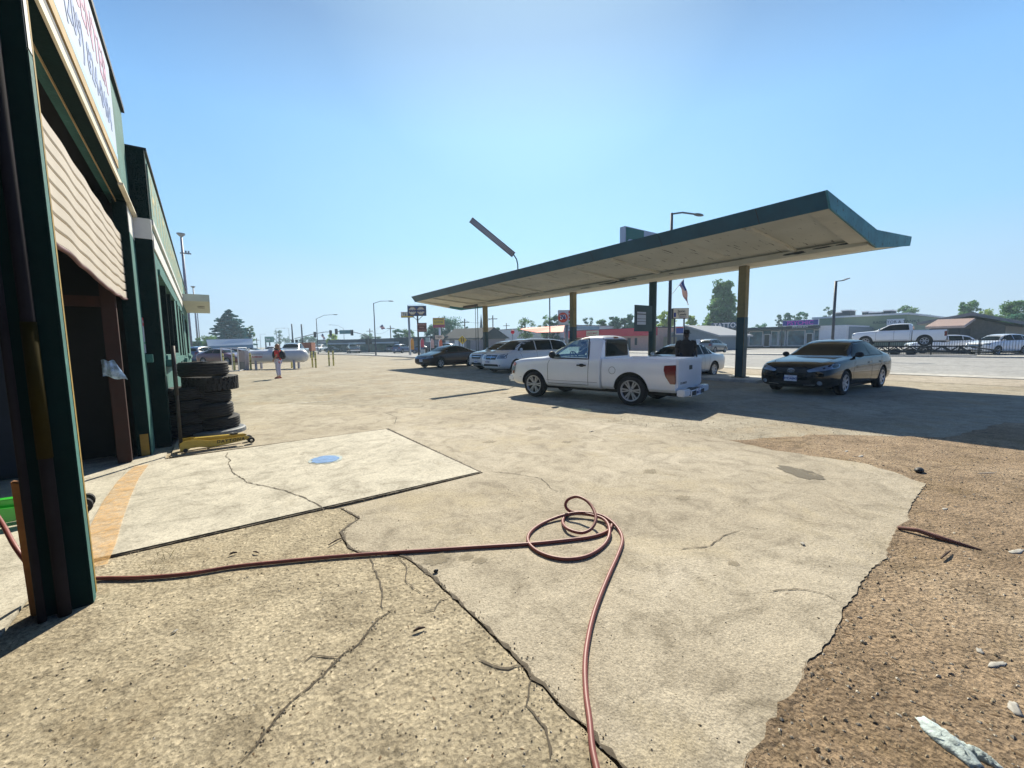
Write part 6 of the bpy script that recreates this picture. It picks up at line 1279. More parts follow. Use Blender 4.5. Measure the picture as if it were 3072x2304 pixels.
b = PD(908, 1035, 97); mb = MB(); mb.tube([(b.x, b.y, 0), (b.x, b.y, PD(905, 973, 97).z)], .16, POLEM, 8); ob = put('dark_post', mb, smooth=True); tag(ob, 'bare dark post beside the left traffic signal', 'post')
# utility poles and wires
for i, (px, by, ty, dist) in enumerate(((1174, 1050, 977, 130), (1112, 1050, 986, 150), (1396, 1040, 957, 110), (1480, 1040, 947, 110), (772, 1050, 1014, 170), (1520, 1040, 970, 150))):
    b = PD(px, by, dist); zt_ = PD(px, ty, dist).z; t = thing('utility_pole', ['wooden utility pole left of the pale and yellow sign', 'thin far utility pole above the blue shop', 'utility pole behind the shingled workshop roof', 'utility pole with a wide crossarm beside the leftmost canopy column', 'faint far utility pole by the cedar', 'short distant utility pole above the white building'][i], 'utility pole', (b.x, b.y, 0), -TH, 'utility poles across the road')
    mb = MB(); mb.tube([(0, 0, 0), (0, 0, zt_)], .16, WOODP, 6); put('pole', mb, t, local=True); mb = MB(); mb.box(-1.2, 1.2, -.08, .08, zt_ - 1.0, zt_ - .8, WOODP); put('crossarm', mb, t, local=True)
def wire(label, a, c_, sag=1.5):
    mb = MB(); P = [a + (c_ - a) * (i / 12) - Vector((0, 0, sag * 4 * (i / 12) * (1 - i / 12))) for i in range(13)]; mb.tube(P, .03, SLATE, 4); ob = put('power_line', mb); tag(ob, label, 'power line', 'power lines between the utility poles')
wire('power line sagging between the two far poles above the blue shop', PD(1112, 992, 150), PD(1174, 982, 130)); wire('power line running right from the wooden pole behind the feather flags', PD(1174, 984, 130), PD(1396, 962, 110)); wire('power line between the poles beside the leftmost canopy column', PD(1396, 962, 110), PD(1480, 952, 110), 1)
# flags
def flag_mesh(W_, H_, T, droop=.3, rows=13, cols=14):
    RS, WS_, BS = M('flag_red', (.42, .03, .06), rough=.8, var=.05) if not bpy.data.materials.get('flag_red') else bpy.data.materials['flag_red'], LETW, bpy.data.materials.get('flag_blue') or M('flag_blue', (.02, .05, .22), rough=.8, var=.05)
    vs = []
    for j in range(rows + 1):
        for i in range(cols + 1):
            u, v = i / cols, j / rows; vs.append(T @ Vector((u * W_, .10 * H_ * sin(u * 7 + v * 2) * u, -v * H_ - droop * u * u * H_)))
    mb = MB(); n = cols + 1
    for j in range(rows):
        for i in range(cols):
            m_ = BS if (j < 7 and i < 6) else (RS if j % 2 == 0 else WS_)
            mb.add([vs[j * n + i], vs[j * n + i + 1], vs[(j + 1) * n + i + 1], vs[(j + 1) * n + i]], [(0, 1, 2, 3)], m_)
    return mb
def us_flag(label, anchor, tip, corners):
    """staff from anchor to tip; corners: 4 world points of the cloth (hoist top, hoist bottom, fly bottom, fly top)"""
    t = thing('flag', label, 'flag', anchor, 0, 'american flags on angled staffs')
    mb = MB(); mb.tube([anchor, tip], .018, LETW, 6); put('staff', mb, t)
    RS = bpy.data.materials.get('flag_red') or M('flag_red', (.42, .03, .06), rough=.8, var=.05); BS = bpy.data.materials.get('flag_blue') or M('flag_blue', (.02, .05, .22), rough=.8, var=.05)
    rows, cols = 13, 12; a, b_, c_, d_ = corners; mb = MB(); fw = Vector((sin(TH), cos(TH), 0))
    def pt(u, v): p = (a * (1 - u) + d_ * u) * (1 - v) + (b_ * (1 - u) + c_ * u) * v; return p + fw * (.07 * (a - d_).length * sin(u * 9 + v * 3))
    for j in range(rows):
        for i in range(cols):
            m_ = BS if (j < 7 and i < 5) else (RS if j % 2 == 0 else LETW)
            mb.add([pt(i / cols, j / rows), pt((i + 1) / cols, j / rows), pt((i + 1) / cols, (j + 1) / rows), pt(i / cols, (j + 1) / rows)], [(0, 1, 2, 3)], m_)
    put('cloth', mb, t)
us_flag('american flag hanging from an angled staff under the canopy edge', PD(2016, 883, 24.4), PD(2052, 836, 24.4), [PD(2052, 836, 24.4), PD(2037, 855, 24.4), PD(2062, 915, 24.6), PD(2067, 914, 24.4)])
us_flag('small american flag flying from the tall street lamp near the auto-parts sign', PD(1126, 992, 56.5), PD(1146, 974, 56.5), [PD(1146, 973, 56.5), PD(1139, 980, 56.5), PD(1146, 989, 56.5), PD(1156, 986, 56.5)])
us_flag('small american flag near the left traffic signal arm', PD(955, 1010, 78), PD(968, 1001, 78), [PD(968, 1000, 78), PD(963, 1006, 78), PD(972, 1020, 78), PD(976, 1016, 78)])
# iron fence along the far pavement
fe = thing('iron_fence', 'low black iron picket fence along the far pavement, in front of the trailer', 'fence', (47.4, 4, 0))
mb = MB(); y = -8.0
while y < 13: mb.box(47.39, 47.41, y, y + .02, .12, 1.25, BLKW); y += .14
mb.box(47.385, 47.415, -8, 13, 1.24, 1.28, BLKW); mb.box(47.385, 47.415, -8, 13, .14, .17, BLKW); put('picket_panel', mb, fe)
for i in range(9): y = -8 + 2.62 * i; mb = MB(); mb.box(47.36, 47.44, y - .04, y + .04, .05, 1.36, BLKW); put('post', mb, fe)
# ------------------------------------------------------------ propane tank, bollards, carport on the left
tk = thing('propane_tank', 'long white propane tank on short legs behind yellow bollards', 'propane tank', (3.6, 32.7, 0), atan2(31.43 - 33.91, 5.35 - 1.89))
TW = M('tank_white', (.62, .64, .67), rough=.4, var=.05)
L2 = 2.13; R2 = .43; prof = [(0, -L2)] + [(R2 * sin(a), -L2 + .36 * (1 - cos(a))) for a in [pi / 2 * i / 6 for i in range(1, 7)]] + [(R2 * sin(a), L2 - .36 * (1 - cos(a))) for a in [pi / 2 * i / 6 for i in range(6, 0, -1)]] + [(0, L2)]
mb = MB(); mb.lathe(prof, TW, 28, Matrix.Translation((0, 0, .86)) @ Matrix.Rotation(pi / 2, 4, 'Y')); put('tank_shell', mb, tk, local=True, smooth=True)
for x in (-1.3, 1.3):
    for y in (-.3, .3): mb = MB(); mb.box(x - .06, x + .06, y - .05, y + .05, 0, .6, M('lavender_leg', (.4, .4, .5), var=.05) if not bpy.data.materials.get('lavender_leg') else bpy.data.materials['lavender_leg']); put('leg', mb, tk, local=True)
mb = MB(); mb.lathe([(0, 1.42), (.14, 1.42), (.16, 1.38), (.16, 1.26)], TW, 14, Matrix.Translation((-.35, 0, 0))); put('valve_dome', mb, tk, local=True)
l = text_mb('NON-ODORIZED', .10, SLATE, (-1.1, -.405, 1.02), (1, 0, 0), (0, -.3, 1), ext=.002); put('lettering', l, tk, local=True)
l = text_mb('FLAMMABLE', .13, M('lettering_red', (.5, .03, .08), var=0), (-1.1, -.436, .84), (1, 0, 0), (0, 0, 1), ext=.002, bold=.004); put('lettering', l, tk, local=True)
BOLY = M('pale_yellow_bollard', (.55, .50, .16), rough=.6, var=.12, dirt=(.3, .26, .1), dirt_amt=.1); BOLB = M('bollard_band', (.10, .09, .05), var=0)
spots = [(704, 1112, 1058), (753, 1109, 1056), (833, 1108, 1056), (876, 1104, 1060), (938, 1102, 1058), (948, 1103, 1060), (988, 1098, 1061), (1001, 1097, 1058), (671, 1113, 1057), (720, 1100, 1060)]
labs = ['yellow bollard at the left front of the tank compound', 'yellow bollard at the left end of the white tank', 'yellow bollard in front of the middle of the white tank, left of the woman', 'yellow bollard with two black bands right of the woman', 'left one of the yellow bollard pair at the right end of the tank', 'right one of the yellow bollard pair at the right end of the tank', 'left one of the lone bollard pair in the open lot', 'right one of the lone bollard pair in the open lot', 'leftmost yellow bollard by the cage corner', 'brighter yellow bollard inside the cage']
proto = None
for i, ((px, by, ty), lab) in enumerate(zip(spots, labs)):
    b = G(px, by); h_ = 1.12
    if proto is None:
        t = thing('bollard', lab, 'bollard', b, 0, 'yellow bollards round the propane tank'); mb = MB(); mb.lathe([(.062, 0), (.062, h_ - .03), (.045, h_), (0, h_ + .01)], BOLY, 14); c1 = put('post', mb, t, local=True, smooth=True)
        mb = MB(); mb.lathe([(.063, .55), (.065, .555), (.065, .60), (.063, .605)], BOLB, 14); mb.lathe([(.063, .92), (.065, .925), (.065, .96), (.063, .965)], BOLB, 14); c2 = put('black_band', mb, t, local=True); proto = (t, c1, c2)
    else:
        t = proto[0].copy(); COL.objects.link(t); t.location = b; t['label'] = lab
        for c in proto[1:]: q = c.copy(); COL.objects.link(q); q.parent = t
# wire cage and dispenser
cg = thing('dispenser_cage', 'white-framed wire cage around the gas dispenser, left of the propane tank', 'cage', G(690, 1116)); A0, A1 = G(690, 1117), G(716, 1114)
cp0, cp1 = G(668, 1116), G(718, 1114); mb = MB()
for p in (cp0, cp1, cp0 + Vector((.6, 2.2, 0)), cp1 + Vector((.6, 2.2, 0))): mb.box(p.x - .03, p.x + .03, p.y - .03, p.y + .03, 0, 1.5, LETW)
for z in (.04, 1.48):
    mb.tube([cp0 + Vector((0, 0, z)), cp1 + Vector((0, 0, z))], .025, LETW, 6); mb.tube([cp1 + Vector((0, 0, z)), cp1 + Vector((.6, 2.2, z))], .025, LETW, 6)
put('frame', mb, cg)
ds = thing('gas_dispenser', 'grey metal gas dispenser cabinet with a dark lower panel beside the cage', 'dispenser', G(726, 1111), -TH)
mb = MB(); mb.box(-.24, .24, 0, .4, 0, 1.28, M('faded_pink_grey_cabinet', (.35, .31, .33), rough=.5, var=.2)); put('cabinet', mb, ds, local=True, bevel=.01); mb = MB(); mb.box(-.21, .21, -.02, -.003, .05, .55, GREYP); put('lower_panel', mb, ds, local=True)
v0, v1 = G(650, 1100), G(650, 1112)
# carport
cv = thing('carport', 'pale blue metal carport with a ribbed roof in front of the cedar', 'carport', (0, 55, 0)); CPR = M('pale_blue_ribbed_roof', (.40, .50, .58), rough=.5, var=.06); 
a, b_, c_, d_ = PD(624, 1041, 46), PD(759, 1036, 46), PD(757, 1018, 57), PD(619, 1021, 57)
mb = MB(); mb.prism([a, b_, c_, d_], (0, 0, .08), CPR)
for i in range(9):
    f = (i + .5) / 9; p, q = a.lerp(d_, f) + Vector((0, 0, .09)), b_.lerp(c_, f) + Vector((0, 0, .09)); mb.tube([p, q], .05, LETW, 4)
a2, b2 = a - Vector((0, 0, .0)), b_; mb.prism([a, b_, b_ - Vector((0, 0, .75)), a - Vector((0, 0, .75))], (.02, .05, 0), CPR) if False else None
put('roof', mb, cv)
mb = MB(); zf = .62; a2 = PD(624, 1041, 45.9); b2 = PD(759, 1036, 45.9); mb.prism([a2 + Vector((0, 0, .1)), b2 + Vector((0, 0, .1)), b2 - Vector((0, 0, .30)), a2 - Vector((0, 0, .30))], (sin(TH) * .05, cos(TH) * .05, 0), M('carport_fascia_blue', (.22, .36, .48), var=.05)); put('fascia', mb, cv)
for px, dd in ((637, 47), (673, 52), (712, 47), (746, 47), (738, 52)): v = PD(px, 1045, dd); mb = MB(); mb.box(v.x - .09, v.x + .09, v.y - .09, v.y + .09, 0, v.z + .3, LETW); put('post', mb, cv)
# ------------------------------------------------------------ farther vehicles
far = [
 ('suv', 'parked_suv', 'grey crossover turning in the street in front of the TATTOO shop', 'suv', (48.6, 26.6), 5, GREYP, 0),
 ('suv', 'parked_suv', 'white crossover behind the iron fence at the right edge', 'suv', (52.9, 4.7), 153.5, WHITE, 0),
 ('suv', 'parked_suv', 'white vehicle just behind the tail of the trailered pickup', 'suv', (54, 8.3), 118, WHITE, 0),
 ('suv', 'parked_suv', 'second pale crossover peeking over the white one at the right edge', 'suv', (64, 2.2), 150, SILVER, 0),
 ('coupe', 'parked_car', 'dark red low car beyond the nose of the trailered pickup', 'car', (66, 20), 90, REDP, 0),
]
for kd, nm, lab, cat, loc, deg, pm, z in far: car(kd).make(nm, lab, cat, loc, deg, pm, 'vehicles across the street', z=z)
truck('crew').make('pickup_truck', 'white four-door pickup loaded on the black car-hauler trailer', 'pickup truck', (46.9, 9.75), 96, WHITE, 'vehicles across the street', z=.80, scale=.98)
def ahead(px, by, k): v = G(px, by); s = k; return (v.x * s, v.y * s)
def at_depth(px, dist): v = PD(px, 1050, dist); return (v.x, v.y)
TD = degs = math.degrees(TH)
left = [
 ('suv', 'parked_suv', 'dark blue suv parked at the left end under the carport', 'suv', 610, 42, 60, BLUEP), ('civic', 'parked_car', 'pale grey hatchback behind the dark blue suv under the carport', 'car', 638, 50, 250, SILVER),
 ('suv', 'parked_suv', 'dark suv with a roof rack left of the carport posts', 'suv', 592, 56, 70, GREYP), ('sedan', 'parked_car', 'white sedan facing out under the carport', 'car', 672, 66, 235, WHITE),
 ('civic', 'parked_car', 'red car nose-out behind the gas dispenser cage', 'car', 668, 37.5, 310, REDP), ('sedan', 'parked_car', 'blue-grey sedan seen side-on under the right of the carport', 'car', 700, 62, 325, BLUEP),
 ('suv', 'parked_suv', 'white suv at the right end of the carport row', 'suv', 722, 68, 325, WHITE), ('sedan', 'parked_car', 'silver sedan in the far row above the white tank', 'car', 760, 72, 325, SILVER),
 ('crew', 'pickup_truck', 'silver pickup parked behind the right end of the propane tank', 'pickup truck', 880, 44, 250, SILVER), ('sedan', 'parked_car', 'pale sedan roof showing over the tank right of the woman', 'car', 850, 60, 320, WHITE),
 ('suv', 'parked_suv', 'white suv above the propane tank left of the woman', 'suv', 815, 66, 250, WHITE),
 ('coupe', 'parked_car', 'red low car behind the left end of the propane tank', 'car', 722, 39, 330, REDP),
 ('crew', 'moving_pickup', 'white pickup driving toward us by the left street lamp', 'pickup truck', 961, 105, 233, WHITE), ('coupe', 'moving_car', 'dark low car beside the pale grey workshop', 'car', 1000, 98, 300, BLACKP),
 ('crew', 'moving_pickup', 'black pickup coming through the crossroads toward us', 'pickup truck', 1060, 84, 262, BLACKP), ('suv', 'moving_suv', 'dark blue suv driving away left of the auto-parts sign', 'suv', 1206, 78, 40, BLUEP),
 ('civic', 'parked_car', 'small dark car half hidden behind the dark blue suv', 'car', 1183, 92, 40, GREYP), ('civic', 'parked_car', 'blue-grey car parked by the feather flags', 'car', 1268, 72, 330, BLUEP),
 ('civic', 'parked_car', 'purple-red car between the feather flags and the maroon sedan', 'car', 1312, 70, 320, MAROON), ('suv', 'parked_suv', 'silver suv waiting right of the black pickup at the crossroads', 'suv', 1030, 112, 300, SILVER),
 ('suv', 'parked_suv', 'dark suv at the entrance of the shingled workshop', 'suv', 1352, 66, 300, BLUEP),
]
for kd, nm, lab, cat, px, dist, deg, pm in left:
    (truck if kd == 'crew' else car)(kd).make(nm, lab, cat, at_depth(px, dist), deg, pm, 'vehicles across the street' if nm.startswith('moving') else 'cars in the neighbouring lots')
mb = MB(); v = PD(919, 1050, 55); T = Matrix.Translation((v.x, v.y, 0)) @ Matrix.Rotation(-TH + .2, 4, 'Z'); mb.box(-.9, .9, -1, 1, .9, 2.0, M('rusty_orange_steel', (.30, .11, .06), rough=.8, var=.2), T)
for x in (-.75, .65): mb.box(x, x + .12, -.9, .9, 0, .9, SLATE, T)
ob = put('orange_hopper', mb); tag(ob, 'rusty orange steel hopper standing behind the silver pickup', 'hopper')
# car-hauler trailer
tr = thing('car_trailer', 'black open car-hauler trailer with truss sides carrying the white four-door pickup', 'trailer', (46.9, 9.7, 0), radians(96))
mb = MB()
for s in (-1, 1):
    mb.box(-4.2, 4.6, s * .95 - .12, s * .95 + .12, .72, .80, BLKW); mb.box(-4.2, 4.6, s * 1.08 - .03, s * 1.08 + .04, .26, .42, BLKW)
    for i in range(10): x = -4 + i * .9; mb.tube([(x, s * 1.08, .38), (x + .45, s * 1.08, .76), (x + .9, s * 1.08, .38)], .05, BLKW, 4)
for i in range(8): mb.box(-4 + i * 1.2, -3.9 + i * 1.2, -.83, .83, .66, .72, BLKW)
put('frame', mb, tr, local=True)
for x in (-.9, .1):
    for s in (-1, 1): mb = MB(); mb.lathe([(0, -.08), (.17, -.08), (.27, -.1), (.28, 0), (.27, .1), (.17, .08), (0, .08)], RUBBER, 20, Matrix.Translation((x, s * .8, .28)) @ Matrix.Rotation(pi / 2, 4, 'X')); put('wheel', mb, tr, local=True)
for s in (-1, 1): mb = MB(); mb.prism([(-4.2, s * .95 - .2, .74), (-7.6, s * .95 - .2, .04), (-7.6, s * .95 - .2, .0), (-4.2, s * .95 - .2, .66)], (0, .4, 0), BLKW); put('ramp', mb, tr, local=True)
mb = MB(); mb.tube([(4.6, 0, .5), (6.2, 0, .5)], .06, BLKW, 6); mb.tube([(5.8, 0, .02), (5.8, 0, .7)], .04, BLKW, 6); put('hitch', mb, tr, local=True)
# ------------------------------------------------------------ trees
LEAFS = {}
def leafmat(name, c, hz=0):
    m, n, b = nodes(name); tc_ = n.nodes.new('ShaderNodeTexCoord'); q = N(n, 'ShaderNodeTexNoise', Scale=.7, Detail=4.0); n.links.new(tc_.outputs['Object'], q.inputs['Vector'])
    q2 = N(n, 'ShaderNodeTexNoise', Scale=6.0, Detail=2.0); n.links.new(tc_.outputs['Object'], q2.inputs['Vector'])
    c1 = ramp(n, q.outputs['Fac'], [(.35, tuple(v * .55 for v in c)), (.65, tuple(v * 1.35 for v in c))]); c2 = ramp(n, q2.outputs['Fac'], [(.35, (.7, .7, .7)), (.65, (1.25, 1.25, 1.1))])
    n.links.new(mix(n, 1.0, c1, c2, 'MULTIPLY'), b.inputs['Base Color']); b.inputs['Roughness'].default_value = .7
    b.inputs['Specular IOR Level'].default_value = .2
    tr_ = N(n, 'ShaderNodeBsdfTranslucent'); n.links.new(c1, tr_.inputs[0]); mx_ = n.nodes.new('ShaderNodeMixShader'); mx_.inputs[0].default_value = .35
    n.links.new(b.outputs[0], mx_.inputs[1]); n.links.new(tr_.outputs[0], mx_.inputs[2]); n.links.new(mx_.outputs[0], n.nodes['Material Output'].inputs[0]); return m
BARK = M('bark', (.09, .07, .055), rough=.95, var=.3, vs=8)
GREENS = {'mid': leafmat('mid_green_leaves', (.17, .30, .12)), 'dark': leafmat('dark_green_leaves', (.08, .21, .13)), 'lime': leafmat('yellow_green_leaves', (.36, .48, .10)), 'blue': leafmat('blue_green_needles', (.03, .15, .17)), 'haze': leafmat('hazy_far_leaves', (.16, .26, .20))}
def leaves(mb, c, r, n_, sz, mat, rnd, flat=1.0):
    for _ in range(n_):
        d = Vector((rnd.gauss(0, 1), rnd.gauss(0, 1), rnd.gauss(0, 1))); d.normalize(); k = rnd.random() ** .45; p = Vector(c) + Vector((d.x * r[0], d.y * r[1], d.z * r[2])) * k
        a = Vector((rnd.gauss(0, 1), rnd.gauss(0, 1), rnd.gauss(0, 1) * flat)).normalized(); b_ = a.cross(Vector((rnd.gauss(0, 1), rnd.gauss(0, 1), rnd.gauss(0, 1)))).normalized(); s = sz * rnd.uniform(.5, 1.2)
        mb.add([p - a * s, p - b_ * s * .5, p + a * s, p + b_ * s * .5], [(0, 1, 2, 3)], mat)
def tree(name, label, base, H, W_, kind='mid', shape='round', seed=0, dens=1.0, group='trees behind the street', lf=None):
    rnd = random.Random(seed); t = thing(name, label, 'tree', (base[0], base[1], 0), 0, group); mat = GREENS[kind]
    mb = MB(); mb.tube([(0, 0, 0), (.05 * W_, 0, H * .3), (0, .03 * W_, H * .75)], [H * .035, H * .022, H * .006], BARK, 7)
    cl = []
    nC = int(44 * dens)
    for i in range(nC):
        if shape == 'round': zz = rnd.uniform(.28, .93); rr = W_ / 2 * sqrt(max(.05, 1 - ((zz - .58) / .42) ** 2)) 
        elif shape == 'column': zz = rnd.uniform(.18, .97); rr = W_ / 2 * (1.05 - zz) ** .45
        elif shape == 'bush': zz = rnd.uniform(.10, .85); rr = W_ / 2 * sqrt(max(.1, 1 - (zz - .35) ** 2 / .5))
        else: zz = rnd.uniform(.35, .95); rr = W_ / 2 * sqrt(max(.05, 1 - ((zz - .65) / .36) ** 2))
        a = rnd.uniform(0, 2 * pi); k = rnd.uniform(.15, .85) ** .7
        c = Vector((cos(a) * rr * k, sin(a) * rr * k, zz * H)); cl.append(c)
        if i % 3 == 0: z0 = zz * H * .55; mb.tube([(0, 0, z0), ((c.x) * .5, c.y * .5, (z0 + c.z) / 2), c], [H * .012, H * .008, H * .003], BARK, 5)
    put('trunk', mb, t, local=True)
    mb = MB(); lf = lf or max(.2, H * .028)
    for c in cl: r = W_ * rnd.uniform(.08, .17); leaves(mb, c, (r, r, r * .8), int(62 * (1 if dens >= 1 else .6)), lf, mat, rnd)
    put('crown', mb, t, local=True); return t
def cedar(label, base, H, W_):
    rnd = random.Random(4); t = thing('cedar_tree', label, 'tree', (base[0], base[1], 0), 0); mb = MB(); mb.tube([(0, 0, 0), (0, 0, H * .5), (0, 0, H * .99)], [.5, .3, .05], BARK, 8); cr = MB(); mat = GREENS['blue']
    tiers = 15
    for i in range(tiers):
        f = i / (tiers - 1); z = H * (.14 + .84 * f); R_ = W_ / 2 * (1 - f) ** .62 * rnd.uniform(.85, 1.08) + .3
        for k in range(11 if f < .8 else 6):
            a = 2 * pi * k / (11 if f < .8 else 6) + rnd.uniform(-.3, .3); L = R_ * rnd.uniform(.7, 1.1); ez = z + rnd.uniform(-.3, .5) - L * .03
            mb.tube([(0, 0, z), (cos(a) * L * .5, sin(a) * L * .5, z + .25), (cos(a) * L, sin(a) * L, ez)], [.09, .06, .02], BARK, 4)
            m_ = max(3, int(L / .8))
            for j in range(m_):
                g_ = (j + 1) / m_; leaves(cr, (cos(a) * L * g_, sin(a) * L * g_, z + .2 * (1 - g_) + (ez - z) * g_), (.75 - .3 * g_, .75 - .3 * g_, .22), 24, .36, mat, rnd, .25)
    put('trunk', mb, t, local=True); put('crown', cr, t, local=True)
def T_(name, label, px, top, dist, wpx, kind, shape='round', seed=0, dens=1.0, **k):
    b = PD(px, 1040, dist); zt_ = PD(px, top, dist).z; w_ = (PD(px + wpx / 2, 1040, dist) - PD(px - wpx / 2, 1040, dist)).length
    tree(name, label, (b.x, b.y), zt_, w_, kind, shape, seed, dens, **k)
v = PD(694, 1040, 105); cedar('tall layered dark blue-green cedar behind the carport', (v.x, v.y), PD(694, 935, 105).z, (PD(757, 1000, 105) - PD(633, 1000, 105)).length)
T_('palm_like_tree', 'drooping rounded pepper tree touching the right side of the cedar', 751, 973, 108, 30, 'mid', 'umbrella', 1, .8)
T_('bushy_tree', 'olive bushy tree left of the cedar, behind the thin poles', 622, 1004, 92, 66, 'mid', 'bush', 2, 1.2)
T_('bushy_tree', 'low dark tree at the far left behind the floodlight pole', 592, 1018, 88, 40, 'dark', 'bush', 3)
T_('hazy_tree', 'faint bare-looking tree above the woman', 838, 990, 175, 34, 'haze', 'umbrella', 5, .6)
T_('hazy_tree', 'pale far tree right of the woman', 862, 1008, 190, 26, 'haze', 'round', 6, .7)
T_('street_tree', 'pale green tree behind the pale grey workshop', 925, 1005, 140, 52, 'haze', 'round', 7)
T_('street_tree', 'yellow-green street tree between the two mast-arm signals', 1000, 1002, 112, 48, 'lime', 'round', 8)
T_('dark_shrub', 'dark rounded shrub below the yellow-green street tree', 1004, 1026, 104, 44, 'dark', 'bush', 9)
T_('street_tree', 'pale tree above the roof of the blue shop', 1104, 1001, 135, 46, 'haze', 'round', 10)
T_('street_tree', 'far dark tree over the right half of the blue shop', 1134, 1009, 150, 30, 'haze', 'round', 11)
T_('street_tree', 'blue-green tree right of the utility pole, behind the tyre shop', 1198, 987, 105, 44, 'dark', 'round', 12)
T_('street_tree', 'loose tree behind the post of the pale sign', 1228, 985, 108, 44, 'mid', 'round', 13)
T_('large_tree', 'big dense dark tree behind the yellow loan sign', 1350, 953, 105, 104, 'dark', 'round', 14, 2.2)
T_('large_tree', 'left shoulder of the dense dark trees, by the brown board', 1308, 975, 102, 66, 'dark', 'round', 15, 1.4)
T_('street_tree', 'small tree beside the utility pole right of the dense dark tree', 1406, 975, 115, 22, 'dark', 'round', 16, .7)
T_('street_tree', 'dark tree between the first canopy column and the wide crossarm pole', 1492, 974, 120, 46, 'dark', 'bush', 17)
T_('street_tree', 'airy tree above the orange-red shade canopy', 1578, 953, 95, 60, 'mid', 'umbrella', 18, .9)
T_('street_tree', 'airy tree left of the 76 price sign', 1640, 945, 92, 50, 'mid', 'umbrella', 19, .9)
T_('street_tree', 'tree right behind the 76 price sign', 1672, 942, 92, 50, 'dark', 'round', 20)
T_('street_tree', 'thin leafy tree right of the middle column', 1765, 952, 100, 46, 'haze', 'umbrella', 21, .7)
T_('street_tree', 'rounded tree above the FOOD MART sign', 1803, 956, 98, 44, 'mid', 'round', 22)
T_('street_tree', 'dark tree left of the oil sign post', 1842, 946, 96, 46, 'dark', 'round', 23, 1.2)
T_('street_tree', 'pale drooping tree between two dark ones behind the price board', 1868, 950, 94, 34, 'haze', 'round', 24)
T_('street_tree', 'dark tree just behind the price board', 1893, 937, 96, 48, 'dark', 'round', 25, 1.2)
T_('street_tree', 'dark tree immediately right of the oil sign post', 1950, 930, 94, 46, 'dark', 'round', 26, 1.2)
T_('street_tree', 'bright yellow-green tree above the board fence', 1994, 928, 84, 62, 'lime', 'round', 27, 1.5)
T_('street_tree', 'yellow-green tree right of the cream insurance sign', 2074, 942, 88, 40, 'lime', 'round', 28)
T_('large_tree', 'tall poplar-like tree above the left end of the strip of shops', 2162, 846, 90, 108, 'mid', 'column', 29, 2.6)
T_('street_tree', 'reddish-brown hazy tree against the nearest column', 2208, 935, 120, 30, 'haze', 'umbrella', 30, .6)
T_('street_tree', 'small tree left of the pair above the PSYCHIC sign', 2333, 940, 120, 26, 'haze', 'round', 31, .8)
T_('street_tree', 'left one of the pair of trees above the PSYCHIC sign', 2362, 934, 118, 34, 'dark', 'round', 32)
T_('street_tree', 'right one of the pair of trees above the PSYCHIC sign', 2400, 931, 116, 48, 'dark', 'round', 33)
T_('dark_shrub', 'low dark shrub showing over the shop roof left of the PSYCHIC sign', 2278, 963, 100, 50, 'dark', 'bush', 34)
T_('street_tree', 'tree behind the slim solar lamp post', 2486, 914, 115, 40, 'haze', 'umbrella', 35, .7)
T_('street_tree', 'low tree left of the slim solar lamp post', 2462, 946, 110, 30, 'lime', 'bush', 36, .7)
T_('street_tree', 'wind-swept tree above the right end of the green warehouse', 2712, 918, 112, 66, 'mid', 'umbrella', 37, 1.1)
T_('street_tree', 'small hazy tree right of the green warehouse', 2778, 940, 118, 36, 'haze', 'round', 38, .8)
T_('street_tree', 'low pale trees between warehouse and grey hall', 2815, 948, 118, 40, 'haze', 'bush', 39, .8)
T_('large_tree', 'tall tree behind the ridge of the grey hall', 2900, 897, 88, 62, 'mid', 'round', 40, 1.6)
T_('street_tree', 'yellow-green tree right of the tall one behind the grey hall', 2950, 925, 90, 50, 'lime', 'round', 41, 1.1)
T_('large_tree', 'purple-tinged tree at the right edge of the frame', 3030, 900, 66, 80, 'mid', 'round', 42, 1.6)
T_('large_tree', 'dense dark tree mass low at the right edge', 3060, 930, 62, 90, 'dark', 'bush', 43, 1.6)
T_('young_tree', 'young yellowish tree in front of the pinkish awning', 2866, 966, 50, 44, 'lime', 'round', 44, .9)
T_('dark_shrub', 'dark shrubs at the foot of the grey hall', 2862, 1000, 52, 60, 'dark', 'bush', 45)
# ------------------------------------------------------------ people
SKIN = M('skin', (.42, .24, .17), rough=.6, var=.05); SKIND = M('dark_skin', (.06, .032, .022), rough=.55, var=.05)
def skinned(pts, edges, root, mat, sub=2):
    """pts: name -> (x, y, z, r); one continuous skinned surface"""
    names = list(pts); me = bpy.data.meshes.new('skin'); me.from_pydata([pts[k][:3] for k in names], [(names.index(a), names.index(b)) for a, b in edges], [])
    o = bpy.data.objects.new('skin', me); COL.objects.link(o); o.modifiers.new('s', 'SKIN'); o.modifiers.new('u', 'SUBSURF').levels = sub
    for i, k in enumerate(names):
        r = pts[k][3]; r = r if isinstance(r, tuple) else (r, r); me.skin_vertices[0].data[i].radius = r; me.skin_vertices[0].data[i].use_root = (k == root)
    bpy.context.view_layer.update(); r = bpy.data.meshes.new_from_object(o.evaluated_get(bpy.context.evaluated_depsgraph_get())); bpy.data.objects.remove(o)
    r.materials.clear(); r.materials.append(mat)
    for p in r.polygons: p.use_smooth = True; p.material_index = 0
    return r
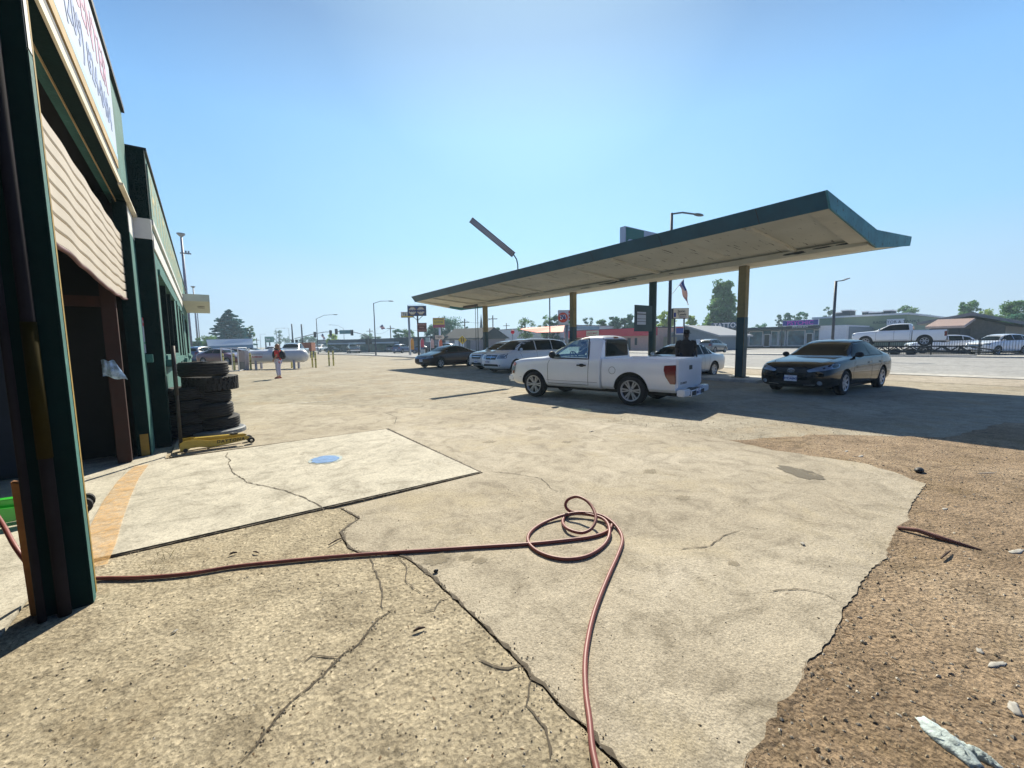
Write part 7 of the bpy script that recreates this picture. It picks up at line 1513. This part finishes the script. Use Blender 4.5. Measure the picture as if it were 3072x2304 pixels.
def person(label, loc, rz, H, skin, shirt, pants, shoes, wide=1.0, arms=None, sleeve=.62, hair=None, hat=None, glasses=True, long_hair=False, shirt_low=.80):
    k = H / 1.75; t = thing('person', label, 'person', loc, rz); P = {}; E_ = []
    P['pelvis'] = (0, 0, .97 * k, .125 * k * wide); P['waist'] = (.01, 0, 1.10 * k, .115 * k * wide); P['chest'] = (.0, 0, 1.30 * k, .13 * k * wide); P['neckb'] = (-.01, 0, 1.46 * k, .06 * k); P['neck'] = (0, 0, 1.52 * k, .05 * k)
    P['jaw'] = (.03, 0, 1.575 * k, .075 * k); P['face'] = (.02, 0, 1.64 * k, .105 * k); P['crown'] = (.0, 0, 1.71 * k, .085 * k)
    E_ += [('pelvis', 'waist'), ('waist', 'chest'), ('chest', 'neckb'), ('neckb', 'neck'), ('neck', 'jaw'), ('jaw', 'face'), ('face', 'crown')]
    arms = arms or {1: ((-.02, .23, 1.16), (.06, .25, .93)), -1: ((-.02, -.23, 1.16), (.06, -.25, .93))}
    for s in (1, -1):
        n = 'l' if s > 0 else 'r'; el, wr = arms[s]; sw = .175 * (1 + (wide - 1) * .7)
        el = (el[0], el[1] * (1 + (wide - 1) * .7), el[2]); wr = (wr[0], wr[1] * (1 + (wide - 1) * .7), wr[2])
        P['sh' + n] = (-.01, s * sw * k, 1.385 * k, .055 * k * wide); P['el' + n] = (el[0] * k, el[1] * k, el[2] * k, .04 * k * wide); P['wr' + n] = (wr[0] * k, wr[1] * k, wr[2] * k, .028 * k)
        d = (Vector(wr) - Vector(el)).normalized(); pm = Vector(wr) + d * .06; P['pm' + n] = (pm.x * k, pm.y * k, pm.z * k, .03 * k)
        E_ += [('chest', 'sh' + n), ('sh' + n, 'el' + n), ('el' + n, 'wr' + n), ('wr' + n, 'pm' + n)]
        f = Vector((1, 0, 0)) - d * d.x; f.normalize()
        for i, (o_, L) in enumerate(((-.027, .060), (-.009, .072), (.009, .078), (.027, .068))):
            a = pm + d * .03 + f * o_; b_ = a + d * L * .5 + Vector((0, -s * .006, 0)); c = a + d * L + Vector((0, -s * .018, 0))
            for nm, q, r in (('a', a, .009), ('b', b_, .0085), ('c', c, .0075)): P['f%d%s%s' % (i, nm, n)] = (q.x * k, q.y * k, q.z * k, r * k)
            E_ += [('pm' + n, 'f%da%s' % (i, n)), ('f%da%s' % (i, n), 'f%db%s' % (i, n)), ('f%db%s' % (i, n), 'f%dc%s' % (i, n))]
        a = Vector(wr) + d * .035 + f * .03; b_ = a + d * .03 + f * .022; P['ta' + n] = (*(a * k), .011 * k); P['tb' + n] = (*(b_ * k), .009 * k); E_ += [('pm' + n, 'ta' + n), ('ta' + n, 'tb' + n)]
        P['hip' + n] = (0, s * .095 * k * wide, .90 * k, .09 * k * wide); P['kn' + n] = (.03, s * .10 * k, .50 * k, .055 * k); P['an' + n] = (0, s * .09 * k, .10 * k, .038 * k); P['to' + n] = (.15 * k, s * .11 * k, .035 * k, .03 * k)
        E_ += [('pelvis', 'hip' + n), ('hip' + n, 'kn' + n), ('kn' + n, 'an' + n), ('an' + n, 'to' + n)]
    me = skinned(P, E_, 'pelvis', skin); mb = MB(); mb.add([v.co for v in me.vertices], [list(p.vertices) for p in me.polygons], skin)
    mb.sphere((.012 * k, 0, 1.655 * k), (.098 * k, .079 * k, .118 * k), skin, 18, 14); mb.sphere((.035 * k, 0, 1.585 * k), (.062 * k, .058 * k, .055 * k), skin, 14, 10); mb.tube([(-.02 * k, 0, 1.42 * k), (0, 0, 1.6 * k)], .058 * k * (1 + (wide - 1) * .5), skin, 12); put('body', mb, t, local=True, smooth=True)
    mb = MB(); vs = []; sg = 24; w1 = 1 + (wide - 1) * .85; belly = (wide - 1) * .16
    secs = [(shirt_low, .125, .165, .0), (.90, .140, .182, .01), (1.0, .142, .178, belly * .5), (1.12, .135, .165, belly * .6), (1.25, .135, .180, belly * .2), (1.36, .120, .190, 0), (1.41, .098, .155, -.01), (1.455, .08, .10, -.01), (1.49, .060, .07, -.01)]
    for z, a_, b2, ox in secs: vs += [(ox * k + a_ * k * w1 * cos(q), b2 * k * w1 * sin(q) * (1 if abs(sin(q)) < .99 else 1), z * k + .008 * sin(3 * q)) for q in [2 * pi * i / sg for i in range(sg)]]
    mb.add(vs, [(i * sg + j, i * sg + (j + 1) % sg, (i + 1) * sg + (j + 1) % sg, (i + 1) * sg + j) for i in range(len(secs) - 1) for j in range(sg)], shirt)
    for n in 'lr':
        a, b_ = Vector(P['sh' + n][:3]), Vector(P['el' + n][:3]); c = a.lerp(b_, sleeve); a0 = a.lerp(Vector((0, 0, 1.38 * k)), .25); mb.tube([a0, a, a.lerp(c, .5), c], [.075 * k * w1, .078 * k * w1, .070 * k * w1, .066 * k * w1], shirt, 14, caps=True)
    put('shirt', mb, t, local=True, smooth=True)
    Q = {'pelvis': (0, 0, .95 * k, .14 * k * wide)}; EE = []
    for n in 'lr':
        for q, r in (('hip', .105 * wide), ('kn', .07), ('an', .052)): v = P[q + n]; Q[q + n] = (v[0], v[1], v[2] + (.03 if q == 'an' else 0), r * k)
        EE += [('pelvis', 'hip' + n), ('hip' + n, 'kn' + n), ('kn' + n, 'an' + n)]
    link('trousers', skinned(Q, EE, 'pelvis', pants), t)
    for s in (1, -1):
        mb = MB(); mb.sphere((.055 * k, s * .10 * k, .04 * k), (.13 * k, .05 * k, .045 * k), shoes, 12, 8); mb.box(-.07 * k, .17 * k, s * .10 * k - .045 * k, s * .10 * k + .045 * k, 0, .03 * k, shoes); put('shoe', mb, t, local=True, bevel=.008)
        mb = MB(); mb.sphere((.094 * k, s * .03 * k, 1.655 * k), .011 * k, DARK, 8, 6); put('eye', mb, t, local=True); mb = MB(); mb.sphere((.01 * k, s * .082 * k, 1.64 * k), (.02 * k, .01 * k, .03 * k), skin, 8, 6); put('ear', mb, t, local=True)
    mb = MB(); mb.sphere((.108 * k, 0, 1.635 * k), (.016 * k, .012 * k, .024 * k), skin, 8, 6); put('nose', mb, t, local=True)
    mb = MB(); mb.sphere((.095 * k, 0, 1.597 * k), (.008 * k, .024 * k, .007 * k), M('lips', (.3, .1, .09), var=0) if 'lips' not in bpy.data.materials else bpy.data.materials['lips'], 8, 6); put('mouth', mb, t, local=True)
    if glasses: mb = MB(); mb.box(.088 * k, .108 * k, -.06 * k, .06 * k, 1.638 * k, 1.675 * k, DARK); mb.box(0, .09 * k, -.088 * k, -.082 * k, 1.655 * k, 1.668 * k, DARK); mb.box(0, .09 * k, .082 * k, .088 * k, 1.655 * k, 1.668 * k, DARK); put('sunglasses', mb, t, local=True, bevel=.004)
    if hair:
        mb = MB(); mb.sphere((-.012 * k, 0, 1.675 * k), (.098 * k, .092 * k, .085 * k), hair, 14, 10)
        if long_hair: mb.sphere((-.065 * k, 0, 1.55 * k), (.055 * k, .085 * k, .17 * k), hair, 12, 10); mb.sphere((.0, .06 * k, 1.6 * k), (.05 * k, .035 * k, .11 * k), hair, 10, 8); mb.sphere((.0, -.06 * k, 1.6 * k), (.05 * k, .035 * k, .11 * k), hair, 10, 8)
        put('hair', mb, t, local=True, smooth=True)
    if hat: mb = MB(); mb.lathe([(.155 * k, 1.700 * k), (.158 * k, 1.708 * k), (.098 * k, 1.722 * k), (.092 * k, 1.80 * k), (.07 * k, 1.825 * k), (0, 1.825 * k)], hat, 24, Matrix.Translation((.01, 0, 0))); put('hat', mb, t, local=True, smooth=True)
    return t, k
BLOND = M('light_brown_hair', (.36, .17, .09), rough=.5, var=.3, vs=20); CORAL = M('coral_red_top', (.72, .05, .05), rough=.8, var=.12); PALEP = M('pale_lavender_trousers', (.5, .5, .68), rough=.8, var=.06); SANDAL = M('coral_shoes', (.5, .12, .08), rough=.6, var=.1)
wl_ = G(838, 1135)
t, k = person('woman in a loose coral-red top, pale trousers and sunglasses, standing in profile', (wl_.x, wl_.y, 0), pi - TH, 1.63, SKIN, CORAL, PALEP, SANDAL, 1.05, {1: ((-.07, .22, 1.17), (.10, .17, .98)), -1: ((-.07, -.22, 1.17), (.10, -.17, .98))}, .7, BLOND, None, True, True, .80)
NAVB = M('black_navy_nylon', (.008, .009, .022), rough=.6, var=.2)
bp_ = thing('backpack', 'black backpack worn by the woman in coral-red', 'backpack', (wl_.x, wl_.y, 0), pi - TH)
mb = MB(); mb.sphere((-.24 * k, 0, 1.20 * k), (.13, .16, .21), NAVB, 16, 12); mb.sphere((-.31 * k, 0, 1.12 * k), (.08, .12, .12), NAVB, 12, 8); put('main_pocket', mb, bp_, local=True, smooth=True)
for s in (1, -1): mb = MB(); mb.tube([(-.17 * k, s * .12, 1.40 * k), (-.02, s * .13, 1.50 * k), (.13 * k, s * .12, 1.38 * k), (.15 * k, s * .12, 1.2 * k), (.0, s * .20, 1.06 * k), (-.17 * k, s * .13, 1.05 * k)], .02, NAVB, 6); put('strap', mb, bp_, local=True, smooth=True)
fb = thing('front_bag', 'small black bag worn on the chest of the woman', 'bag', (wl_.x, wl_.y, 0), pi - TH); mb = MB(); mb.sphere((.185 * k, 0, 1.20 * k), (.055, .13, .19), NAVB, 14, 10); put('pouch', mb, fb, local=True, smooth=True)
mb = MB(); mb.tube([(.17 * k, .10, 1.34 * k), (.02, .10, 1.52 * k), (-.1, .1, 1.45 * k)], .012, NAVB, 6); put('strap', mb, fb, local=True)
mn_ = PD(2057, 1100, 14.4)
person('heavyset man in a dark short-sleeved shirt and black hat behind the white pickup bed', (mn_.x, mn_.y, 0), atan2(-mn_.y, -mn_.x) + .25, 1.80, SKIND, M('dark_brown_shirt', (.022, .012, .010), rough=.85, var=.15), M('dark_jeans', (.012, .016, .03), rough=.9, var=.15), DARK, 1.42, None, .75, M('black_hair', (.008, .007, .006), var=.1), M('black_felt_hat', (.006, .006, .008), rough=.9, var=.2), False, False, .82)
v = at_depth(1296, 80); person('far pedestrian in dark blue clothes walking near the feather flags', (v[0], v[1], 0), 1.2, 1.6, SKIND, M('dark_blue_clothes', (.012, .03, .07), rough=.9), M('dark_blue_clothes_lower', (.01, .02, .05), rough=.9), DARK, 1.1, None, .9, M('brown_hair', (.02, .013, .01), var=.1), None, False, False)
# ------------------------------------------------------------ air hose
HOSE = M('brick_red_rubber_hose', (.22, .065, .055), rough=.5, var=.18, vs=6)
def hp(px, py, z=0.036): return G(px, py, z)
raw = [(180, 1765, .05), (230, 1742, .05), (300, 1735), (420, 1733), (560, 1722), (700, 1700), (850, 1684), (1000, 1670), (1200, 1656), (1450, 1640), (1581, 1632), (1695, 1621), (1777, 1610), (1821, 1594), (1836, 1574), (1826, 1557), (1788, 1543), (1733, 1536), (1701, 1543), (1688, 1564), (1698, 1583, .05), (1723, 1595, .05), (1750, 1598, .05),
       (1776, 1584, .07), (1788, 1555, .11), (1777, 1522, .15), (1755, 1499, .18), (1728, 1490, .18), (1703, 1500, .15), (1697, 1519, .10), (1714, 1535, .06), (1765, 1543, .055), (1812, 1558, .055), (1829, 1590, .055), (1815, 1632), (1766, 1666), (1706, 1677), (1652, 1670), (1608, 1651), (1584, 1624), (1592, 1596), (1630, 1569), (1690, 1546, .05), (1745, 1538, .06), (1799, 1545, .06), (1836, 1566, .05), (1860, 1595), (1867, 1625), (1853, 1667), (1826, 1727), (1799, 1793), (1777, 1858), (1761, 1934), (1755, 2000), (1758, 2081), (1769, 2163), (1777, 2245), (1793, 2320), (1815, 2420)]
ctrl = [hp(*p) for p in raw]
def catmull(P, n=6):
    out = []
    for i in range(len(P) - 1):
        a, b_, c, d = P[max(0, i - 1)], P[i], P[i + 1], P[min(len(P) - 1, i + 2)]
        for k_ in range(n): t_ = k_ / n; out.append(.5 * ((2 * b_) + (c - a) * t_ + (2 * a - 5 * b_ + 4 * c - d) * t_ ** 2 + (3 * b_ - a - 3 * c + d) * t_ ** 3))
    out.append(P[-1]); return out
mb = MB(); mb.tube(catmull(ctrl), .0125, HOSE, 12); ob = put('air_hose', mb, smooth=True); tag(ob, 'brick-red air hose running across the asphalt into a loose coil and off the bottom', 'hose')
mb = MB(); mb.tube(catmull([G(-140, 1400, .62), G(-60, 1480, .55), G(0, 1560, .45), G(45, 1640, .36), G(90, 1700, .25), G(130, 1740, .12), G(180, 1765, .05)]), .0125, HOSE, 8); ob = put('air_hose', mb, smooth=True); tag(ob, 'red hose dropping from inside the bay beside the near pillar', 'hose')
# ------------------------------------------------------------ litter and stones
PAPER = M('dirty_white_paper', (.36, .345, .31), rough=.8, var=.35, vs=30)
def crumple(name, label, c, L, W_, mat, rz, seed, cat='litter', h=.03, nx=9, ny=5, fork=False):
    rnd = random.Random(seed); vs = []
    for j in range(ny):
        for i in range(nx):
            u, v = i / (nx - 1) - .5, j / (ny - 1) - .5; taper = 1 - abs(u) ** 2 * 2.2
            jr = .03 if fork else .09; vs.append((u * L + rnd.uniform(-jr, jr) * L, v * W_ * taper * rnd.uniform(1 - jr * 5, 1 + jr * 3) + .02 * sin(u * 9) * W_, .004 + h * (1 - (2 * v) ** 2) * (.35 + .65 * rnd.random()) * (1 - abs(2 * u) ** 3)))
    mb = MB(); fs = [(j * nx + i, j * nx + i + 1, (j + 1) * nx + i + 1, (j + 1) * nx + i) for j in range(ny - 1) for i in range(nx - 1)]
    mb.add(vs, fs, mat)
    if fork:
        vs2 = [(x * .55 - L * .28 + .0, y * .5 - W_ * .55 + (x) * .25, z * .9) for x, y, z in vs]; mb.add(vs2, fs, mat)
    me = mb.mesh(name, True); o = link(name, me); o.location = c; o.rotation_euler = (0, 0, rz); m_ = o.modifiers.new('s', 'SOLIDIFY'); m_.thickness = .002
    tag(o, label, cat); return o
def zf_(px, py, z=.014): return G(px, py, z)
crumple('work_glove', 'crumpled pale blue work glove lying on the dirt, bottom right', zf_(2842, 2226), .20, .09, M('pale_blue_glove', (.42, .50, .50), rough=.8, var=.3, vs=18, bump=.5), radians(58), 1, 'glove', .030, 16, 9, True)
for i, (px, py, L, W_, r, lab) in enumerate(((3045, 2128, .13, .07, .2, 'crumpled white paper at the right edge above the glove'), (2990, 1995, .15, .05, -.4, 'torn cream wrapper on the dirt left of the right edge'), (3050, 1655, .22, .08, -.3, 'shiny scrap of packaging at the right edge beside the long stick'), (2835, 1528, .10, .05, -.2, 'small white scrap just past the broken asphalt corner'),
     (2540, 1354, .16, .05, .1, 'white flat scrap near the edge of the canopy shadow'), (2583, 1369, .18, .06, .0, 'second white flat scrap near the edge of the canopy shadow'), (1775, 1294, .18, .05, .1, 'white scrap of paper on the asphalt in front of the white pickup'), (1515, 1177, .4, .1, .1, 'pale flat scrap at the end of the light-fixture shadow'),
     (2960, 1420, .3, .03, -.6, 'thin pale splinter on the far dirt at the right'), (2408, 1632, .07, .05, .6, 'small curled white scrap in the middle of the apron'), (525, 1895, .05, .025, .7, 'small white cigarette-like scrap left of the long crack'), (2940, 1955, .07, .05, .3, 'small blue-grey scrap among the stones at the right'))):
    crumple('paper_scrap', lab, zf_(px, py, .026 if px < 2500 else .014), L * .65, W_ * .65, PAPER, r, 10 + i, 'litter', .005, 7, 4)
P0_, P1_ = zf_(2693, 1583, .03), zf_(2945, 1650, .02); mb = MB(); mid = P0_.lerp(P1_, .55) + Vector((0, .02, .01)); mb.tube([P0_, P0_.lerp(mid, .5) + Vector((.01, 0, .012)), mid, P1_], [.014, .016, .018, .004], M('purplish_brown_stick', (.16, .08, .07), rough=.9, var=.4, vs=12), 7); ob = put('long_stick', mb, smooth=True); tag(ob, 'long split brown stick lying on the dirt beside the broken edge', 'stick')
for i, (a, b_, w_) in enumerate((((1240, 1893), (1275, 1882), .008), ((985, 1635), (1030, 1612), .006), ((688, 1663), (712, 1657), .008), ((760, 1655), (778, 1660), .006), ((2823, 1675), (2852, 1652), .008), ((2330, 1330), (2190, 1335), .005))[:5]):
    mb = MB(); p, q = zf_(*a, .034), zf_(*b_, .032); mb.tube([p, p.lerp(q, .5) + Vector((0, 0, .006)), q], [w_ * .6, w_, w_ * .4], M('dark_twig', (.06, .035, .025), rough=.9, var=.3) if 'dark_twig' not in bpy.data.materials else bpy.data.materials['dark_twig'], 6); ob = put('twig', mb); tag(ob, ['dark twig right of the long diagonal crack', 'thin twig by the crack at the slab corner', 'dark twig on the gravel left of the slab corner crack', 'second small twig on the gravel left of the slab corner', 'short twig on the dirt below the long stick'][i], 'twig')
mb = MB(); v = zf_(2757, 1417, .012); mb.sphere(v + Vector((0, 0, .025)), (.07, .04, .03), DARK, 12, 8); ob = put('black_rubber_lump', mb, smooth=True); tag(ob, 'black rubber lump on the dirt beyond the apron corner', 'litter')
mb = MB(); v = zf_(1308, 1716, .026); mb.sphere(v + Vector((0, 0, .008)), (.018, .012, .012), DARK, 8, 6); ob = put('dark_stone', mb); tag(ob, 'single dark stone on the asphalt just below the hose', 'stone')
# loose stones: nobody could count them
rnd = random.Random(21)
STN = [M('stone_tan', (.34, .28, .19), rough=.95, var=.25, vs=30, world=True), M('stone_grey', (.22, .20, .17), rough=.95, var=.3, vs=30, world=True), M('stone_dark', (.06, .05, .04), rough=.95, var=.3, vs=30, world=True), M('stone_pale', (.52, .48, .40), rough=.95, var=.2, vs=30, world=True), M('leaf_crumb', (.13, .085, .045), rough=.95, var=.35, vs=30, world=True)]
octo = [(1, 0, 0), (-1, 0, 0), (0, 1, 0), (0, -1, 0), (0, 0, 1), (0, 0, -1)]; ofs = [(0, 2, 4), (2, 1, 4), (1, 3, 4), (3, 0, 4), (2, 0, 5), (1, 2, 5), (3, 1, 5), (0, 3, 5)]
from mathutils.geometry import intersect_point_tri_2d
def inpoly(x, y, pl):
    c = False; j = len(pl) - 1
    for i in range(len(pl)):
        if (pl[i][1] > y) != (pl[j][1] > y) and x < (pl[j][0] - pl[i][0]) * (y - pl[i][1]) / (pl[j][1] - pl[i][1]) + pl[i][0]: c = not c
        j = i
    return c
GP = [(p[0], p[1]) for p in gpts]; AP = [(p[0], p[1]) for p in patch_pts]
def scatter(n_, region, zz, smin, smax, weights, density=1.0, name='loose_stones'):
    mb = MB(); cnt = 0; tries = 0
    while cnt < n_ and tries < n_ * 40:
        tries += 1; d = .9 + 8 * rnd.random() ** 1.5; a = TH + radians(rnd.uniform(-54, 54)); x, y = d * sin(a), d * cos(a)
        if not region(x, y): continue
        s = smin + (smax - smin) * rnd.random() ** 3.0; m_ = rnd.choices(range(5), weights)[0]; fl = .2 if m_ == 4 else rnd.uniform(.35, .8); th = rnd.uniform(0, pi); el_ = 2.0 if m_ == 4 else 1.0
        pts = []
        for o in octo:
            q = Vector((o[0] * s * el_ * rnd.uniform(.7, 1.4), o[1] * s * rnd.uniform(.5, 1.0), o[2] * s * fl)); pts.append((x + q.x * cos(th) - q.y * sin(th), y + q.x * sin(th) + q.y * cos(th), zz + q.z + s * fl * .4))
        mb.add(pts, ofs, STN[m_]); cnt += 1
    me = bpy.data.meshes.new(name); me.from_pydata([tuple(v) for v in mb.v], [], mb.f)
    for m_ in mb.mats: me.materials.append(m_)
    for p, i in zip(me.polygons, mb.m): p.material_index = i
    return link(name, me, kind='stuff')
scatter(5200, lambda x, y: inpoly(x, y, GP), .021, .0015, .0070, (6, 3, .6, 2.4, 1.6), name='gravel_crumbs')
scatter(6500, lambda x, y: x > 1.2 and not inpoly(x, y, AP) and y < 4.2 + .2 * x, .0155, .002, .0115, (6, 3, 1.6, 2.4, 6), name='dirt_litter')
scatter(900, lambda x, y: inpoly(x, y, AP), .022, .0015, .007, (3, 3, 2, 2, 2), name='asphalt_crumbs')
mb = MB(); paths = [(edge, .013, 1500, .035, .010), (crack, .024, 600, .024, .006), ([G(*p) for p in ((1181, 1840), (1139, 1868), (1076, 1944), (1020, 1986), (972, 2041), (903, 2097), (833, 2167), (750, 2278))], .022, 300, .012, .006), ([Vector((2.44, 7.2, 0)), Vector((2.44, 4.0, 0)), Vector((.75, 3.98, 0)), Vector((-.6, 3.97, 0))], .024, 420, .02, .007)]
for pth, zz, n_, spread, smax in paths:
    seg = [(a, b_) for a, b_ in zip(pth[:-1], pth[1:])]; wts = [(b_ - a).length for a, b_ in seg]
    for _ in range(n_):
        a, b_ = rnd.choices(seg, wts)[0]; p = a.lerp(b_, rnd.random()); x, y = p.x + rnd.gauss(0, spread), p.y + rnd.gauss(0, spread); s = .0015 + (smax - .0015) * rnd.random() ** 2.5; fl = rnd.uniform(.4, .9)
        mb.add([(x + o[0] * s * rnd.uniform(.6, 1.3), y + o[1] * s * rnd.uniform(.6, 1.3), zz + o[2] * s * fl + s * .3) for o in octo], ofs, STN[rnd.choices(range(5), (5, 3, 2, 1, 4))[0]])
me = bpy.data.meshes.new('crack_crumbs'); me.from_pydata([tuple(v) for v in mb.v], [], mb.f)
for m_ in mb.mats: me.materials.append(m_)
for p, i in zip(me.polygons, mb.m): p.material_index = i
link('crack_crumbs', me, kind='stuff')
mb = MB()
for i in range(260):      # dry weeds at cracks and the pad
    bx, by = rnd.choice([(.42, 8.75), (-.35, 3.75), (-.5, 3.6)]) if i < 120 else (lambda e: (e.x + rnd.uniform(-.03, .05), e.y + rnd.uniform(-.05, .05)))(rnd.choice(edge))
    s = .10 if i < 60 else .025; x, y = bx + rnd.uniform(-s, s), by + rnd.uniform(-s, s); h_ = rnd.uniform(.02, .09) * (1 if i < 60 else .35); a = rnd.uniform(0, 2 * pi); lx_, ly_ = cos(a) * h_ * .7, sin(a) * h_ * .7
    mb.add([(x - .002, y, 0.005), (x + .002, y, 0.005), (x + lx_, y + ly_, h_)], [(0, 1, 2)], M('dry_grass', (.30, .27, .10), rough=.9, var=.3) if 'dry_grass' not in bpy.data.materials else bpy.data.materials['dry_grass'])
put('dry_weeds', mb, kind='stuff')
# ------------------------------------------------------------ haze
mb = MB(); mb.box(-260, 420, -120, 460, -1.0, 60, DARK)
hm = bpy.data.materials.new('haze_air'); hm.use_nodes = True; hm.node_tree.nodes.clear(); n = hm.node_tree
pv = n.nodes.new('ShaderNodeVolumePrincipled'); pv.inputs['Color'].default_value = (.60, .82, 1, 1); pv.inputs['Density'].default_value = .0010; pv.inputs['Anisotropy'].default_value = .3
o_ = n.nodes.new('ShaderNodeOutputMaterial'); n.links.new(pv.outputs[0], o_.inputs['Volume']); mb.mats = [hm]
put('haze', mb, kind='stuff')
